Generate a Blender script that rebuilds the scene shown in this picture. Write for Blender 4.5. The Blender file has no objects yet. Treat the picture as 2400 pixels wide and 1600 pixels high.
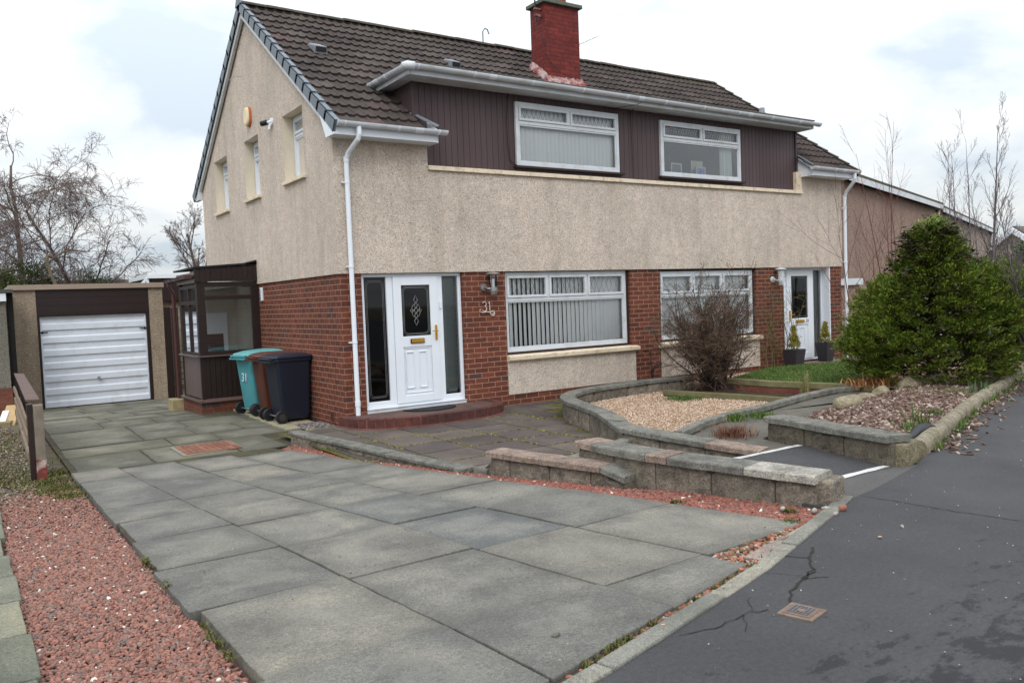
import bpy, bmesh, math, random
import numpy as np
from mathutils import Vector, Matrix
R=math.radians
random.seed(7); rng=np.random.default_rng(7)
scene=bpy.context.scene; col=scene.collection
# ---------------------------------------------------------------- camera
CAM=np.array([-4.16376,-10.19658,1.57979]); YAW,PITCH,ROLL,FPX=0.592011,-0.050707,-0.038171,1911.985
def cam_axes():
    cy,sy,cp,sp=math.cos(YAW),math.sin(YAW),math.cos(PITCH),math.sin(PITCH)
    f=np.array([sy*cp,cy*cp,sp]); r=np.array([cy,-sy,0.]); u=np.cross(r,f)
    cr,sr=math.cos(ROLL),math.sin(ROLL)
    return r*cr+u*sr,u*cr-r*sr,f
CR,CU,CF=cam_axes()
cam=bpy.data.cameras.new('camera'); co=bpy.data.objects.new('camera',cam); col.objects.link(co)
cam.sensor_width=36; cam.lens=FPX/2400*36; cam.clip_start=.05; cam.clip_end=3000
m=Matrix([[CR[i],CU[i],-CF[i],CAM[i]] for i in range(3)]+[[0,0,0,1]]); co.matrix_world=m
scene.camera=co
# ---------------------------------------------------------------- sky and sun
SUN_EL,SUN_AZ=R(42),R(215)      # azimuth clockwise from +Y
w=bpy.data.worlds.new('World'); scene.world=w; w.use_nodes=True
nt=w.node_tree; N=nt.nodes; L=nt.links; N.clear()
def nd(t,**k):
    n=N.new(t)
    for a,b in k.items(): setattr(n,a,b)
    return n
out=nd('ShaderNodeOutputWorld'); bg=nd('ShaderNodeBackground'); L.new(bg.outputs[0],out.inputs[0])
sky=nd('ShaderNodeTexSky',sky_type='NISHITA'); sky.sun_disc=False; sky.sun_elevation=SUN_EL; sky.sun_rotation=SUN_AZ
sky.air_density=1.2; sky.dust_density=2
sk=nd('ShaderNodeVectorMath',operation='SCALE'); sk.inputs['Scale'].default_value=.10; L.new(sky.outputs[0],sk.inputs[0])
tc=nd('ShaderNodeTexCoord'); sep=nd('ShaderNodeSeparateXYZ'); L.new(tc.outputs['Generated'],sep.inputs[0])
zz=nd('ShaderNodeMath',operation='MAXIMUM'); L.new(sep.outputs[2],zz.inputs[0]); zz.inputs[1].default_value=0
zd=nd('ShaderNodeMath',operation='ADD'); L.new(zz.outputs[0],zd.inputs[0]); zd.inputs[1].default_value=.28
dx=nd('ShaderNodeMath',operation='DIVIDE'); L.new(sep.outputs[0],dx.inputs[0]); L.new(zd.outputs[0],dx.inputs[1])
dy=nd('ShaderNodeMath',operation='DIVIDE'); L.new(sep.outputs[1],dy.inputs[0]); L.new(zd.outputs[0],dy.inputs[1])
cmb=nd('ShaderNodeCombineXYZ'); L.new(dx.outputs[0],cmb.inputs[0]); L.new(dy.outputs[0],cmb.inputs[1]); cmb.inputs[2].default_value=3.1
n1=nd('ShaderNodeTexNoise'); n1.inputs['Scale'].default_value=1.9; n1.inputs['Detail'].default_value=6; n1.inputs['Roughness'].default_value=.52; n1.inputs['Distortion'].default_value=.35
L.new(cmb.outputs[0],n1.inputs['Vector'])
cr=nd('ShaderNodeValToRGB'); L.new(n1.outputs[0],cr.inputs[0])
e=cr.color_ramp.elements; e[0].position=.39; e[0].color=(.70,.785,.88,1); e[1].position=.585; e[1].color=(1.05,1.06,1.06,1)
x=cr.color_ramp.elements.new(.46); x.color=(.87,.93,.985,1)
# CIE overcast law: the zenith is about three times as bright as the horizon
g1=nd('ShaderNodeMath',operation='MULTIPLY_ADD'); L.new(zz.outputs[0],g1.inputs[0]); g1.inputs[1].default_value=1.45; g1.inputs[2].default_value=.68
cl=nd('ShaderNodeVectorMath',operation='SCALE'); L.new(cr.outputs[0],cl.inputs[0]); L.new(g1.outputs[0],cl.inputs['Scale'])
mx=nd('ShaderNodeMix',data_type='RGBA'); mx.inputs[0].default_value=.86; L.new(sk.outputs[0],mx.inputs[6]); L.new(cl.outputs[0],mx.inputs[7])
L.new(mx.outputs[2],bg.inputs[0]); bg.inputs[1].default_value=1.0
sl=bpy.data.lights.new('sun','SUN'); sl.energy=.8; sl.angle=R(22); sl.color=(1,.96,.9)
so=bpy.data.objects.new('sun',sl); col.objects.link(so)
sd=Vector((math.sin(SUN_AZ)*math.cos(SUN_EL),math.cos(SUN_AZ)*math.cos(SUN_EL),math.sin(SUN_EL)))
so.rotation_euler=(-sd).to_track_quat('-Z','Y').to_euler(); so.location=(0,-20,30)
vs=scene.view_settings; vs.view_transform='Standard'; vs.look='None'; vs.gamma=1; vs.exposure=.25
scene.cycles.max_bounces=6; scene.cycles.transparent_max_bounces=12
# ---------------------------------------------------------------- pixel -> real ground/wall positions
def ray(u,v): return CF+CR*(u-1200)/FPX+CU*(800-v)/FPX
def at(u,v,ax,val):
    d=ray(u,v); t=(val-CAM[ax])/d[ax]; return CAM+t*d
def G(u,v,z=0.): return at(u,v,2,z)
def F(u,v,y=0.): return at(u,v,1,y)
def S(u,v,x=0.): return at(u,v,0,x)
YY=[-9,-7.8,-6.5,-5.5,-4,-2.5,-.85,3.55,10.3,14]; ZZ=[.2,.2,.15,.12,.05,-.01,-.06,-.06,-.42,-.45]
def zf(x,y): return float(np.interp(y,YY,ZZ))
def D(u,v):
    z=0
    for _ in range(40):
        P=G(u,v,z); z=z*.5+.5*zf(P[0],P[1])
    return P
# ---------------------------------------------------------------- mesh helpers
def c(r,g,b):
    f=lambda v:(v/255/12.92 if v/255<=.04045 else ((v/255+.055)/1.055)**2.4)
    return (f(r),f(g),f(b),1)
WORLD={}
def wl(o):
    return WORLD.get(o.name,Vector((0,0,0)))
def props(o,label=None,cat=None,group=None,kind=None):
    if label: o['label']=label
    if cat: o['category']=cat
    if group: o['group']=group
    if kind: o['kind']=kind
    return o
def empty(name,loc,label,cat,group=None,rz=0):
    o=bpy.data.objects.new(name,None); col.objects.link(o); o.location=loc; o.rotation_euler=(0,0,rz); o.empty_display_size=.2
    WORLD[o.name]=Vector(loc); return props(o,label,cat,group)
class MB:
    def __init__(s): s.v=[]; s.f=[]; s.uv=None; s.sm=False
    def quad(s,*p):
        i=len(s.v); s.v+= [tuple(q) for q in p]; s.f.append(tuple(range(i,i+len(p)))); return s
    def box(s,x0,x1,y0,y1,z0,z1):
        i=len(s.v)
        s.v+=[(x0,y0,z0),(x1,y0,z0),(x1,y1,z0),(x0,y1,z0),(x0,y0,z1),(x1,y0,z1),(x1,y1,z1),(x0,y1,z1)]
        s.f+=[(i,i+3,i+2,i+1),(i+4,i+5,i+6,i+7),(i,i+1,i+5,i+4),(i+1,i+2,i+6,i+5),(i+2,i+3,i+7,i+6),(i+3,i,i+4,i+7)]; return s
    def prism(s,poly,z0,z1):
        """poly: list of (x,y); z0,z1 numbers or functions of (x,y)"""
        f0=z0 if callable(z0) else (lambda x,y:z0); f1=z1 if callable(z1) else (lambda x,y:z1)
        a=sum(poly[k][0]*poly[(k+1)%len(poly)][1]-poly[(k+1)%len(poly)][0]*poly[k][1] for k in range(len(poly)))
        if a<0: poly=poly[::-1]
        n=len(poly); i=len(s.v)
        s.v+=[(x,y,f0(x,y)) for x,y in poly]+[(x,y,f1(x,y)) for x,y in poly]
        s.f.append(tuple(range(i+n-1,i-1,-1))); s.f.append(tuple(range(i+n,i+2*n)))
        for k in range(n): s.f.append((i+k,i+(k+1)%n,i+n+(k+1)%n,i+n+k))
        return s
    def extr(s,pts,off):
        """any planar polygon pts (3d) extruded by vector off"""
        n=len(pts); i=len(s.v); off=Vector(off)
        s.v+=[tuple(p) for p in pts]+[tuple(Vector(p)+off) for p in pts]
        s.f.append(tuple(range(i,i+n))); s.f.append(tuple(range(i+2*n-1,i+n-1,-1)))
        for k in range(n): s.f.append((i+(k+1)%n,i+k,i+n+k,i+n+(k+1)%n))
        return s
    def tube(s,path,r,n=8,cap=True,half=None,flat=1.0):
        """path of points, r number or list"""
        P=[Vector(p) for p in path]; m=len(P); rr=r if isinstance(r,(list,tuple)) else [r]*m
        i=len(s.v); prev=None
        for k in range(m):
            t=(P[min(k+1,m-1)]-P[max(k-1,0)]); t.normalize()
            if prev is None:
                a=Vector((0,0,1)) if abs(t.z)<.9 else Vector((1,0,0)); a=(a-t*a.dot(t)).normalized()
            else:
                a=prev-t*prev.dot(t)
                a=a.normalized() if a.length>1e-6 else t.orthogonal().normalized()
            prev=a; b=t.cross(a)
            for j in range(n):
                th=2*math.pi*j/n; q=P[k]+(a*math.cos(th)+b*math.sin(th)*flat)*rr[k]; s.v.append((q.x,q.y,q.z))
        for k in range(m-1):
            for j in range(n): s.f.append((i+k*n+j,i+k*n+(j+1)%n,i+(k+1)*n+(j+1)%n,i+(k+1)*n+j))
        if cap: s.f.append(tuple(range(i+n-1,i-1,-1))); s.f.append(tuple(i+(m-1)*n+j for j in range(n)))
        return s
    def gutter(s,p0,p1,r,th=.004,n=10):
        """half round channel open at the top between p0 and p1"""
        P=[Vector(p0),Vector(p1)]; t=(P[1]-P[0]).normalized(); b=t.cross(Vector((0,0,1))).normalized(); up=Vector((0,0,1))
        i=len(s.v); prof=[(math.cos(math.pi+math.pi*j/n)*r,math.sin(math.pi+math.pi*j/n)*r) for j in range(n+1)]
        prof+= [(-(math.cos(math.pi+math.pi*j/n))*(r-th),math.sin(math.pi+math.pi*j/n)*(r-th)) for j in range(n+1)]
        q=len(prof)
        for p in P:
            for a,z in prof: w_=p+b*a+up*z; s.v.append((w_.x,w_.y,w_.z))
        for j in range(q): s.f.append((i+j,i+(j+1)%q,i+q+(j+1)%q,i+q+j))
        s.f.append(tuple(i+j for j in range(n+1))); s.f.append(tuple(i+q+j for j in range(n,-1,-1)))
        return s
    def loft(s,secs,cap=True):
        """secs: list of equal-length loops of 3d points"""
        n=len(secs[0]); i=len(s.v)
        for q in secs: s.v+=[tuple(p) for p in q]
        for k in range(len(secs)-1):
            for j in range(n): s.f.append((i+k*n+j,i+k*n+(j+1)%n,i+(k+1)*n+(j+1)%n,i+(k+1)*n+j))
        if cap: s.f.append(tuple(range(i+n-1,i-1,-1))); s.f.append(tuple(i+(len(secs)-1)*n+j for j in range(n)))
        return s
    def build(s,name,mat,parent=None,local=False,bevel=0,smooth=False,seg=2,**pr):
        off=Vector((0,0,0)) if (local or parent is None) else wl(parent)
        me=bpy.data.meshes.new(name); vv=np.array(s.v,dtype=np.float32).reshape(-1,3)-np.array(off,dtype=np.float32)
        me.from_pydata(vv.tolist(),[],s.f); me.materials.append(mat)
        if s.uv:
            l=me.uv_layers.new(name='uv'); 
            idx=np.zeros(len(me.loops),dtype=np.int32); me.loops.foreach_get('vertex_index',idx)
            l.data.foreach_set('uv',np.array(s.uv,dtype=np.float32)[idx].ravel())
        if smooth: me.shade_smooth()
        me.update()
        o=bpy.data.objects.new(name,me); col.objects.link(o)
        if parent is not None: o.parent=parent; WORLD[o.name]=wl(parent) if not local else Vector((0,0,0))
        if bevel:
            b=o.modifiers.new('bevel','BEVEL'); b.width=bevel; b.segments=seg; b.limit_method='ANGLE'; b.angle_limit=R(40)
        return props(o,**pr)
def npmesh(name,V,Fc,mat,parent=None,smooth=False,**pr):
    """V (n,3) float, Fc (m,k) int with constant k"""
    me=bpy.data.meshes.new(name); k=Fc.shape[1]
    if parent is not None: V=V-np.array(wl(parent))
    me.vertices.add(len(V)); me.vertices.foreach_set('co',V.astype(np.float32).ravel())
    me.loops.add(Fc.size); me.loops.foreach_set('vertex_index',Fc.astype(np.int32).ravel())
    me.polygons.add(len(Fc)); me.polygons.foreach_set('loop_start',np.arange(0,Fc.size,k,dtype=np.int32)); 
    me.polygons.foreach_set('loop_total',np.full(len(Fc),k,dtype=np.int32))
    me.update(calc_edges=True); me.materials.append(mat)
    if smooth: me.shade_smooth()
    o=bpy.data.objects.new(name,me); col.objects.link(o)
    if parent is not None: o.parent=parent
    return props(o,**pr)
# ---------------------------------------------------------------- materials
class M:
    def __init__(s,name):
        s.m=bpy.data.materials.new(name); s.m.use_nodes=True; s.t=s.m.node_tree; s.n=s.t.nodes; s.l=s.t.links
        s.b=s.n['Principled BSDF']; s.b.inputs['Specular IOR Level'].default_value=.35
        s.tc=s.n.new('ShaderNodeTexCoord'); s.vec=s.tc.outputs['Object']
    def node(s,t,**k):
        n=s.n.new(t)
        for a,b in k.items(): setattr(n,a,b)
        return n
    def noise(s,scale,detail=3,rough=.55,vec=None,dist=0,stretch=None):
        v=vec or s.vec
        if stretch:
            mp=s.node('ShaderNodeMapping'); mp.inputs['Scale'].default_value=stretch; s.l.new(v,mp.inputs[0]); v=mp.outputs[0]
        n=s.node('ShaderNodeTexNoise'); n.inputs['Scale'].default_value=scale; n.inputs['Detail'].default_value=detail
        n.inputs['Roughness'].default_value=rough; n.inputs['Distortion'].default_value=dist; s.l.new(v,n.inputs['Vector']); return n.outputs[0]
    def vor(s,scale,feature='F1',out='Distance',vec=None):
        n=s.node('ShaderNodeTexVoronoi',feature=feature); n.inputs['Scale'].default_value=scale; s.l.new(vec or s.vec,n.inputs['Vector']); return n.outputs[out]
    def ramp(s,fac,stops):
        r=s.node('ShaderNodeValToRGB'); s.l.new(fac,r.inputs[0]); e=r.color_ramp.elements
        e[0].position,e[0].color=stops[0]; e[1].position,e[1].color=stops[-1]
        for p,cc in stops[1:-1]:
            x=e.new(p); x.color=cc
        return r.outputs[0]
    def mix(s,fac,a,b,blend='MIX'):
        n=s.node('ShaderNodeMix',data_type='RGBA',blend_type=blend)
        for i,x in ((0,fac),(6,a),(7,b)):
            if isinstance(x,(int,float,tuple)): n.inputs[i].default_value=x
            else: s.l.new(x,n.inputs[i])
        return n.outputs[2]
    def math(s,op,a,b=0.,c_=None):
        n=s.node('ShaderNodeMath',operation=op)
        for i,x in enumerate((a,b,c_)):
            if x is None: continue
            if isinstance(x,(int,float)): n.inputs[i].default_value=x
            else: s.l.new(x,n.inputs[i])
        return n.outputs[0]
    def island(s): return s.node('ShaderNodeNewGeometry').outputs['Random Per Island']
    def color(s,x):
        if isinstance(x,tuple): s.b.inputs['Base Color'].default_value=x
        else: s.l.new(x,s.b.inputs['Base Color'])
        return s
    def rough(s,x):
        if isinstance(x,(int,float)): s.b.inputs['Roughness'].default_value=x
        else: s.l.new(x,s.b.inputs['Roughness'])
        return s
    def bump(s,h,dist=.01,st=.6):
        b=s.node('ShaderNodeBump'); b.inputs['Distance'].default_value=dist; b.inputs['Strength'].default_value=st
        s.l.new(h,b.inputs['Height'])
        if s.b.inputs['Normal'].is_linked: s.l.new(s.b.inputs['Normal'].links[0].from_socket,b.inputs['Normal'])
        s.l.new(b.outputs[0],s.b.inputs['Normal']); return s
def plain(name,colr,rough=.5,var=.12,scale=3,bump=0,bs=40,dirt=None,metal=0):
    m=M(name); n=m.noise(scale,4,.6)
    k=lambda f:tuple(min(1,x*f) for x in colr[:3])+(1,)
    cc=m.ramp(n,[(.3,k(1-var)),(.7,k(1+var))])
    if dirt: cc=m.mix(m.ramp(m.noise(dirt[1],5,.65),[(.5,(0,0,0,1)),(.72,(1,1,1,1))]),cc,dirt[0])
    m.color(cc).rough(rough)
    if bump: m.bump(m.noise(bs,4,.6),bump,.7)
    m.b.inputs['Metallic'].default_value=metal
    return m.m
def boxuv(m,ygain=1.25):
    """coordinates running along a vertical wall: (horizontal, z)"""
    g=m.node('ShaderNodeNewGeometry'); sp=m.node('ShaderNodeSeparateXYZ'); m.l.new(g.outputs['Normal'],sp.inputs[0])
    so_=m.node('ShaderNodeSeparateXYZ'); m.l.new(m.vec,so_.inputs[0])
    ax=m.math('ABSOLUTE',sp.outputs[0]); ay=m.math('ABSOLUTE',sp.outputs[1]); f=m.math('GREATER_THAN',ax,ay)
    yy=m.math('MULTIPLY',so_.outputs[1],ygain)
    mixn=m.node('ShaderNodeMix',data_type='FLOAT'); m.l.new(f,mixn.inputs[0]); m.l.new(so_.outputs[0],mixn.inputs[2]); m.l.new(yy,mixn.inputs[3])
    cb=m.node('ShaderNodeCombineXYZ'); m.l.new(mixn.outputs[0],cb.inputs[0]); m.l.new(so_.outputs[2],cb.inputs[1])
    return cb.outputs[0]
def brickmat(name,c1,c2,mortar,ygain=1.25,msize=.0055,row=.075,bw=.225,dark=(.05,.045,.06,1),darkamt=.9,dirtz=None):
    m=M(name); uv=boxuv(m,ygain)
    def bt(a,b,mo,sz=msize):
        t=m.node('ShaderNodeTexBrick'); t.inputs['Scale'].default_value=1; t.inputs['Brick Width'].default_value=bw; t.inputs['Row Height'].default_value=row
        t.inputs['Mortar Size'].default_value=sz; t.inputs['Mortar Smooth'].default_value=.15; t.inputs['Color1'].default_value=a; t.inputs['Color2'].default_value=b; t.inputs['Mortar'].default_value=mo
        m.l.new(uv,t.inputs['Vector']); return t
    t=bt(c1,c2,mortar)
    # a second sheet of the same bond picks out the odd dark burnt brick
    t2=bt((0,0,0,1),(1,1,1,1),(0,0,0,1)); d=m.ramp(t2.outputs[0],[(darkamt-.05,(0,0,0,1)),(darkamt+.02,(1,1,1,1))])
    cc=m.mix(d,t.outputs[0],dark)
    n=m.ramp(m.noise(14,4,.65),[(.3,(.72,.72,.72,1)),(.7,(1.2,1.2,1.2,1))]); cc=m.mix(1.0,cc,n,'MULTIPLY')
    n2=m.ramp(m.noise(.9,4,.6),[(.3,(.8,.8,.8,1)),(.7,(1.12,1.12,1.12,1))]); cc=m.mix(1.0,cc,n2,'MULTIPLY')
    if dirtz is not None:
        so_=m.node('ShaderNodeSeparateXYZ'); m.l.new(m.vec,so_.inputs[0])
        h=m.math('ADD',so_.outputs[2],m.math('MULTIPLY',m.noise(2.5,4,.6),.35))
        dd=m.ramp(h,[(dirtz,(1,1,1,1)),(dirtz+.25,(0,0,0,1))]); dd=m.mix(1.0,dd,(.6,.6,.6,1),'MULTIPLY'); cc=m.mix(dd,cc,c(66,56,42))
    m.color(cc).rough(.85)
    m.bump(t.outputs['Fac'],-.006,.8); m.bump(m.noise(90,3,.6),.003,.5)
    return m.m
def roughcast(name,light,mid,dark,warm,stain=.8,scale=1.0):
    m=M(name)
    v=m.vor(95*scale,out='Color'); sp=m.node('ShaderNodeSeparateColor'); m.l.new(v,sp.inputs[0])
    cc=m.ramp(sp.outputs[0],[(.0,dark),(.25,mid),(.55,light),(.8,mid),(1,warm)])
    cc=m.mix(m.ramp(m.noise(38*scale,3,.7),[(.35,(0,0,0,1)),(.65,(.6,.6,.6,1))]),cc,mid)
    s2=m.ramp(m.noise(1.1,5,.65,stretch=(1,1,.5)),[(.3,(stain,stain,stain*.98,1)),(.65,(1.08,1.06,1.04,1))]); cc=m.mix(1.0,cc,s2,'MULTIPLY')
    s4=m.ramp(m.noise(5,4,.7,stretch=(1,1,.07)),[(.32,(.84,.83,.80,1)),(.5,(1,1,1,1))]); cc=m.mix(.8,cc,s4,'MULTIPLY')
    s3=m.ramp(m.noise(7,4,.7),[(.35,(.9,.9,.9,1)),(.65,(1.06,1.05,1.03,1))]); cc=m.mix(1.0,cc,s3,'MULTIPLY')
    m.color(cc).rough(.95)
    m.bump(m.vor(95*scale),-.012,1.0); m.bump(m.noise(30*scale,2,.6),.01,.5)
    return m.m
MAT={}
MAT['brick']=brickmat('red_brick',c(118,64,49),c(88,47,39),c(162,128,104),dirtz=-.05,dark=c(80,58,58),darkamt=.93)
MAT['plinth_brick']=brickmat('plinth_brick',c(112,62,48),c(90,50,40),c(112,84,68),ygain=1)
MAT['retain_brick']=brickmat('garden_brick',c(126,76,62),c(108,64,52),c(110,84,70),ygain=1)
MAT['chim_brick']=brickmat('painted_brick',c(126,50,44),c(104,42,40),c(88,38,38),ygain=1,msize=.005,dark=c(104,38,36),darkamt=.96)
MAT['cast']=roughcast('roughcast',c(244,236,228),c(216,203,192),c(140,124,113),c(210,178,152),stain=.86)
MAT['cast_grey']=roughcast('garage_roughcast',c(206,194,178),c(160,146,130),c(96,84,74),c(176,146,116))
MAT['cast_left']=roughcast('grey_roughcast',c(170,168,160),c(128,126,118),c(70,68,64),c(140,130,116))
MAT['cast_brown']=roughcast('brown_roughcast',c(176,152,140),c(148,126,116),c(106,88,80),c(160,130,114),stain=.86,scale=.5)
MAT['cream']=plain('cream_paint',c(224,208,184),.7,.05,6,.002,60,dirt=(c(176,160,136),9))
MAT['stone_paint']=plain('cream_reveal',c(208,198,180),.75,.06,5,.002,60)
MAT['upvc']=plain('white_upvc',c(226,232,240),.32,.03,2)
MAT['upvc_old']=plain('weathered_upvc',c(206,211,217),.42,.05,3,dirt=(c(188,188,184),4))
MAT['white_paint']=plain('white_paint',c(216,223,234),.45,.03,3,dirt=(c(204,210,218),5))
MAT['gable_win']=plain('window_white',c(214,220,228),.35,.03,3)
MAT['brown_upvc']=None
m=M('brown_cladding'); cc=m.ramp(m.noise(2,4,.6,stretch=(1,1,.15)),[(.3,c(68,52,55)),(.7,c(84,68,70))]); m.color(cc).rough(.5); MAT['clad']=m.m
MAT['brown']=plain('dark_brown_timber',c(40,29,27),.45,.18,6,.001,80)
MAT['brown_lo']=plain('porch_side_panel',c(92,76,72),.35,.08,4)
MAT['brown_garage']=plain('garage_cladding',c(44,32,32),.4,.1,4)
MAT['reveal_brown']=plain('brown_reveal',c(50,38,36),.6,.1,5)
MAT['rust']=plain('rust_red_paint',c(112,52,44),.6,.15,12,.001,60,dirt=(c(190,180,170),9))
MAT['grey_cap']=plain('grey_verge',c(104,114,124),.5,.08,8,.001,60)
MAT['lead']=plain('lead',c(120,124,132),.45,.15,14,.001,40)
MAT['black']=plain('black_plastic',c(30,30,34),.45,.1,8)
MAT['dark']=plain('dark_gap',c(22,20,20),.8,.1,8)
MAT['brass']=plain('brass',c(200,150,50),.3,.1,10,metal=.7)
MAT['chrome']=plain('steel',c(170,172,172),.3,.1,10,metal=.8)
MAT['cap']=plain('garage_capping',c(150,134,120),.6,.08,4,.001,60)
MAT['metal_white']=plain('white_wire',c(210,200,190),.5,.1,10)
def glass(name,tint=(.92,.96,.97,1),refl=1.0,rough=.01):  # thin pane
    m=M(name); t=m.t; o=m.n['Material Output']; m.n.remove(m.b)
    tr=m.node('ShaderNodeBsdfTransparent'); tr.inputs[0].default_value=tint
    gl=m.node('ShaderNodeBsdfGlossy'); gl.inputs['Roughness'].default_value=rough; gl.inputs[0].default_value=(.95,.97,1,1)
    fr=m.node('ShaderNodeFresnel'); fr.inputs[0].default_value=1.5
    k=m.math('MULTIPLY',fr.outputs[0],1.25*refl)
    mxs=m.node('ShaderNodeMixShader'); m.l.new(k,mxs.inputs[0]); m.l.new(tr.outputs[0],mxs.inputs[1]); m.l.new(gl.outputs[0],mxs.inputs[2]); m.l.new(mxs.outputs[0],o.inputs[0])
    return m.m
MAT['glass']=glass('window_glass',(1,1,1,1),.8); MAT['glass_bed']=glass('bedroom_glass',refl=2.2)
MAT['glass_dark']=glass('smoked_glass',(.25,.24,.22,1),.8,.03)
MAT['blind']=plain('blind_fabric',c(246,250,250),.8,.02,2)
MAT['room']=plain('room_wall',c(120,124,128),.9,.05,2)
MAT['room_light']=plain('pale_room_wall',c(206,214,220),.9,.04,2)
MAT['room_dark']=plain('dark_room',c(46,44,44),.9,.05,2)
MAT['curtain']=plain('curtain_fabric',c(232,238,232),.9,.04,3)
def roofmat(name,a,b,moss=None,mosspos=None):
    m=M(name); uvn=m.node('ShaderNodeUVMap'); fl=m.node('ShaderNodeVectorMath',operation='FLOOR'); m.l.new(uvn.outputs[0],fl.inputs[0])
    wn=m.node('ShaderNodeTexWhiteNoise',noise_dimensions='2D'); m.l.new(fl.outputs[0],wn.inputs['Vector'])
    cc=m.ramp(wn.outputs['Value'],[(0,a),(.6,b),(.9,c(76,70,68)),(1,c(84,68,69))])
    n=m.ramp(m.noise(9,5,.7),[(.3,(.7,.7,.7,1)),(.7,(1.3,1.28,1.25,1))]); cc=m.mix(1.0,cc,n,'MULTIPLY')
    n=m.ramp(m.noise(1.2,4,.6),[(.35,(.85,.85,.85,1)),(.65,(1.12,1.1,1.08,1))]); cc=m.mix(1.0,cc,n,'MULTIPLY')
    cc=m.mix(m.ramp(m.noise(26,3,.7),[(.66,(0,0,0,1)),(.74,(.8,.8,.8,1))]),cc,c(110,108,96))
    if moss:
        sp=m.node('ShaderNodeSeparateXYZ'); m.l.new(m.vec,sp.inputs[0])
        h=m.math('ADD',m.math('MULTIPLY',sp.outputs[2],1.0),m.math('MULTIPLY',m.noise(3.2,5,.7),1.1))
        cc=m.mix(m.ramp(h,[(mosspos/10,(0,0,0,1)),((mosspos+.5)/10,(1,1,1,1))]) if False else m.ramp(m.math('SUBTRACT',h,mosspos),[(.0,(0,0,0,1)),(.35,(1,1,1,1))]),cc,moss)
    m.color(cc).rough(.9); m.bump(m.noise(60,4,.7),.004,.7); return m.m
MAT['tile']=roofmat('roof_tile',c(58,51,49),c(68,60,57),c(72,70,44),7.0)
MAT['ridge']=roofmat('mossy_ridge',c(92,86,72),c(108,102,80))
# ================================================================ HOUSE
LEN,DEP,RY,BT=10.94,6.82,3.42,2.025
EZ=3.95; SL=.707                      # tile surface height at y=-.3 and slope
def rz_(y): return EZ+SL*(y+.3)
house=empty('semi_detached_house',(0,0,0),'semi-detached pair in cream roughcast over red brick with long brown boarded dormer','house')
def strips(mb,to3,u0,u1,zlo,ztop,holes,depth,brk=()):
    """wall surface in (u,z) with rectangular holes [(ua,ub,za,zb)]; reveals go in by depth. to3(u,z,d)"""
    us=sorted(set([u0,u1]+[h[0] for h in holes]+[h[1] for h in holes]+list(brk)))
    us=[u for u in us if u0<=u<=u1]
    for a,b in zip(us,us[1:]):
        mid=(a+b)/2; hs=sorted([(h[2],h[3]) for h in holes if h[0]<=mid<=h[1]]); z=zlo
        for za,zb in hs:
            if za>z: mb.quad(to3(a,z,0),to3(b,z,0),to3(b,za,0),to3(a,za,0))
            z=zb
        ta,tb=ztop(a),ztop(b)
        if ta>z+1e-4 or tb>z+1e-4: mb.quad(to3(a,z,0),to3(b,z,0),to3(b,tb,0),to3(a,ta,0))
def reveal(mb,to3,h,depth,sides='lrtb'):
    a,b,za,zb=h
    if 'l' in sides: mb.quad(to3(a,za,0),to3(a,za,depth),to3(a,zb,depth),to3(a,zb,0))
    if 'r' in sides: mb.quad(to3(b,za,0),to3(b,zb,0),to3(b,zb,depth),to3(b,za,depth))
    if 't' in sides: mb.quad(to3(a,zb,0),to3(a,zb,depth),to3(b,zb,depth),to3(b,zb,0))
    if 'b' in sides: mb.quad(to3(a,za,0),to3(b,za,0),to3(b,za,depth),to3(a,za,depth))
fr=lambda u,z,d:(u,d,z)               # front wall  (u=x)
gb=lambda u,z,d:(d,u,z)               # left gable (u=y)
TH=.025                               # roughcast stands proud of brick
# ---- brick ground floor
b=MB(); brF=lambda u,z,d:(u,d,z)
holes=[(.30,1.87,.10,3),(2.61,5.11,.155,3),(5.80,8.29,.155,3),(9.09,10.56,.10,3)]
strips(b,brF,0,LEN,-.4,lambda u:BT,holes,.1)
for h in holes:
    reveal(b,brF,(h[0],h[1],h[2],BT),.25,'lrb')
strips(b,gb,0,DEP,-.6,lambda u:BT,[],0)
b.quad((LEN,0,-.4),(LEN,DEP,-.6),(LEN,DEP,BT),(LEN,0,BT)); b.quad((0,DEP,-.6),(LEN,DEP,-.6),(LEN,DEP,BT),(0,DEP,BT))
b.build('brick_wall',MAT['brick'],house)
# ---- roughcast upper floor
b=MB(); f2=lambda u,z,d:(u,d-TH,z)
top=lambda u: 3.80 if (u<1.3701 or u>9.6499) else 3.435
strips(b,f2,-TH,LEN+TH,BT-.015,lambda u:3.80 if u<=1.37 else 3.435,[],0,brk=())
b.v=[];b.f=[]
for a,bb,zt in ((-TH,1.37,3.80),(1.37,9.65,3.435),(9.65,LEN+TH,3.80)):
    b.quad(f2(a,BT-.015,0),f2(bb,BT-.015,0),f2(bb,zt,0),f2(a,zt,0))
b.quad((1.37,-TH,3.435),(1.37,.2,3.435),(1.37,.2,3.80),(1.37,-TH,3.80))
b.quad((9.65,-TH,3.435),(9.65,-TH,3.80),(9.65,.2,3.80),(9.65,.2,3.435))
b.quad((-TH,-TH,BT-.015),(-TH,0,BT-.015),(LEN,0,BT-.015),(LEN+TH,-TH,BT-.015))   # drip under the render
b.quad((1.37,-TH,3.435),(9.65,-TH,3.435),(9.65,.2,3.435),(1.37,.2,3.435))
g2=lambda u,z,d:(d-TH,u,z)
GW=[(1.02,1.87,3.45,4.43),(3.08,3.86,3.43,4.41),(4.95,5.82,3.41,4.38)]
tz=lambda y: rz_(y)-.09 if y<=RY else rz_(2*RY-y)-.09
strips(b,g2,-TH,DEP,BT-.015,tz,GW,.16,brk=(RY,))
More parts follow.
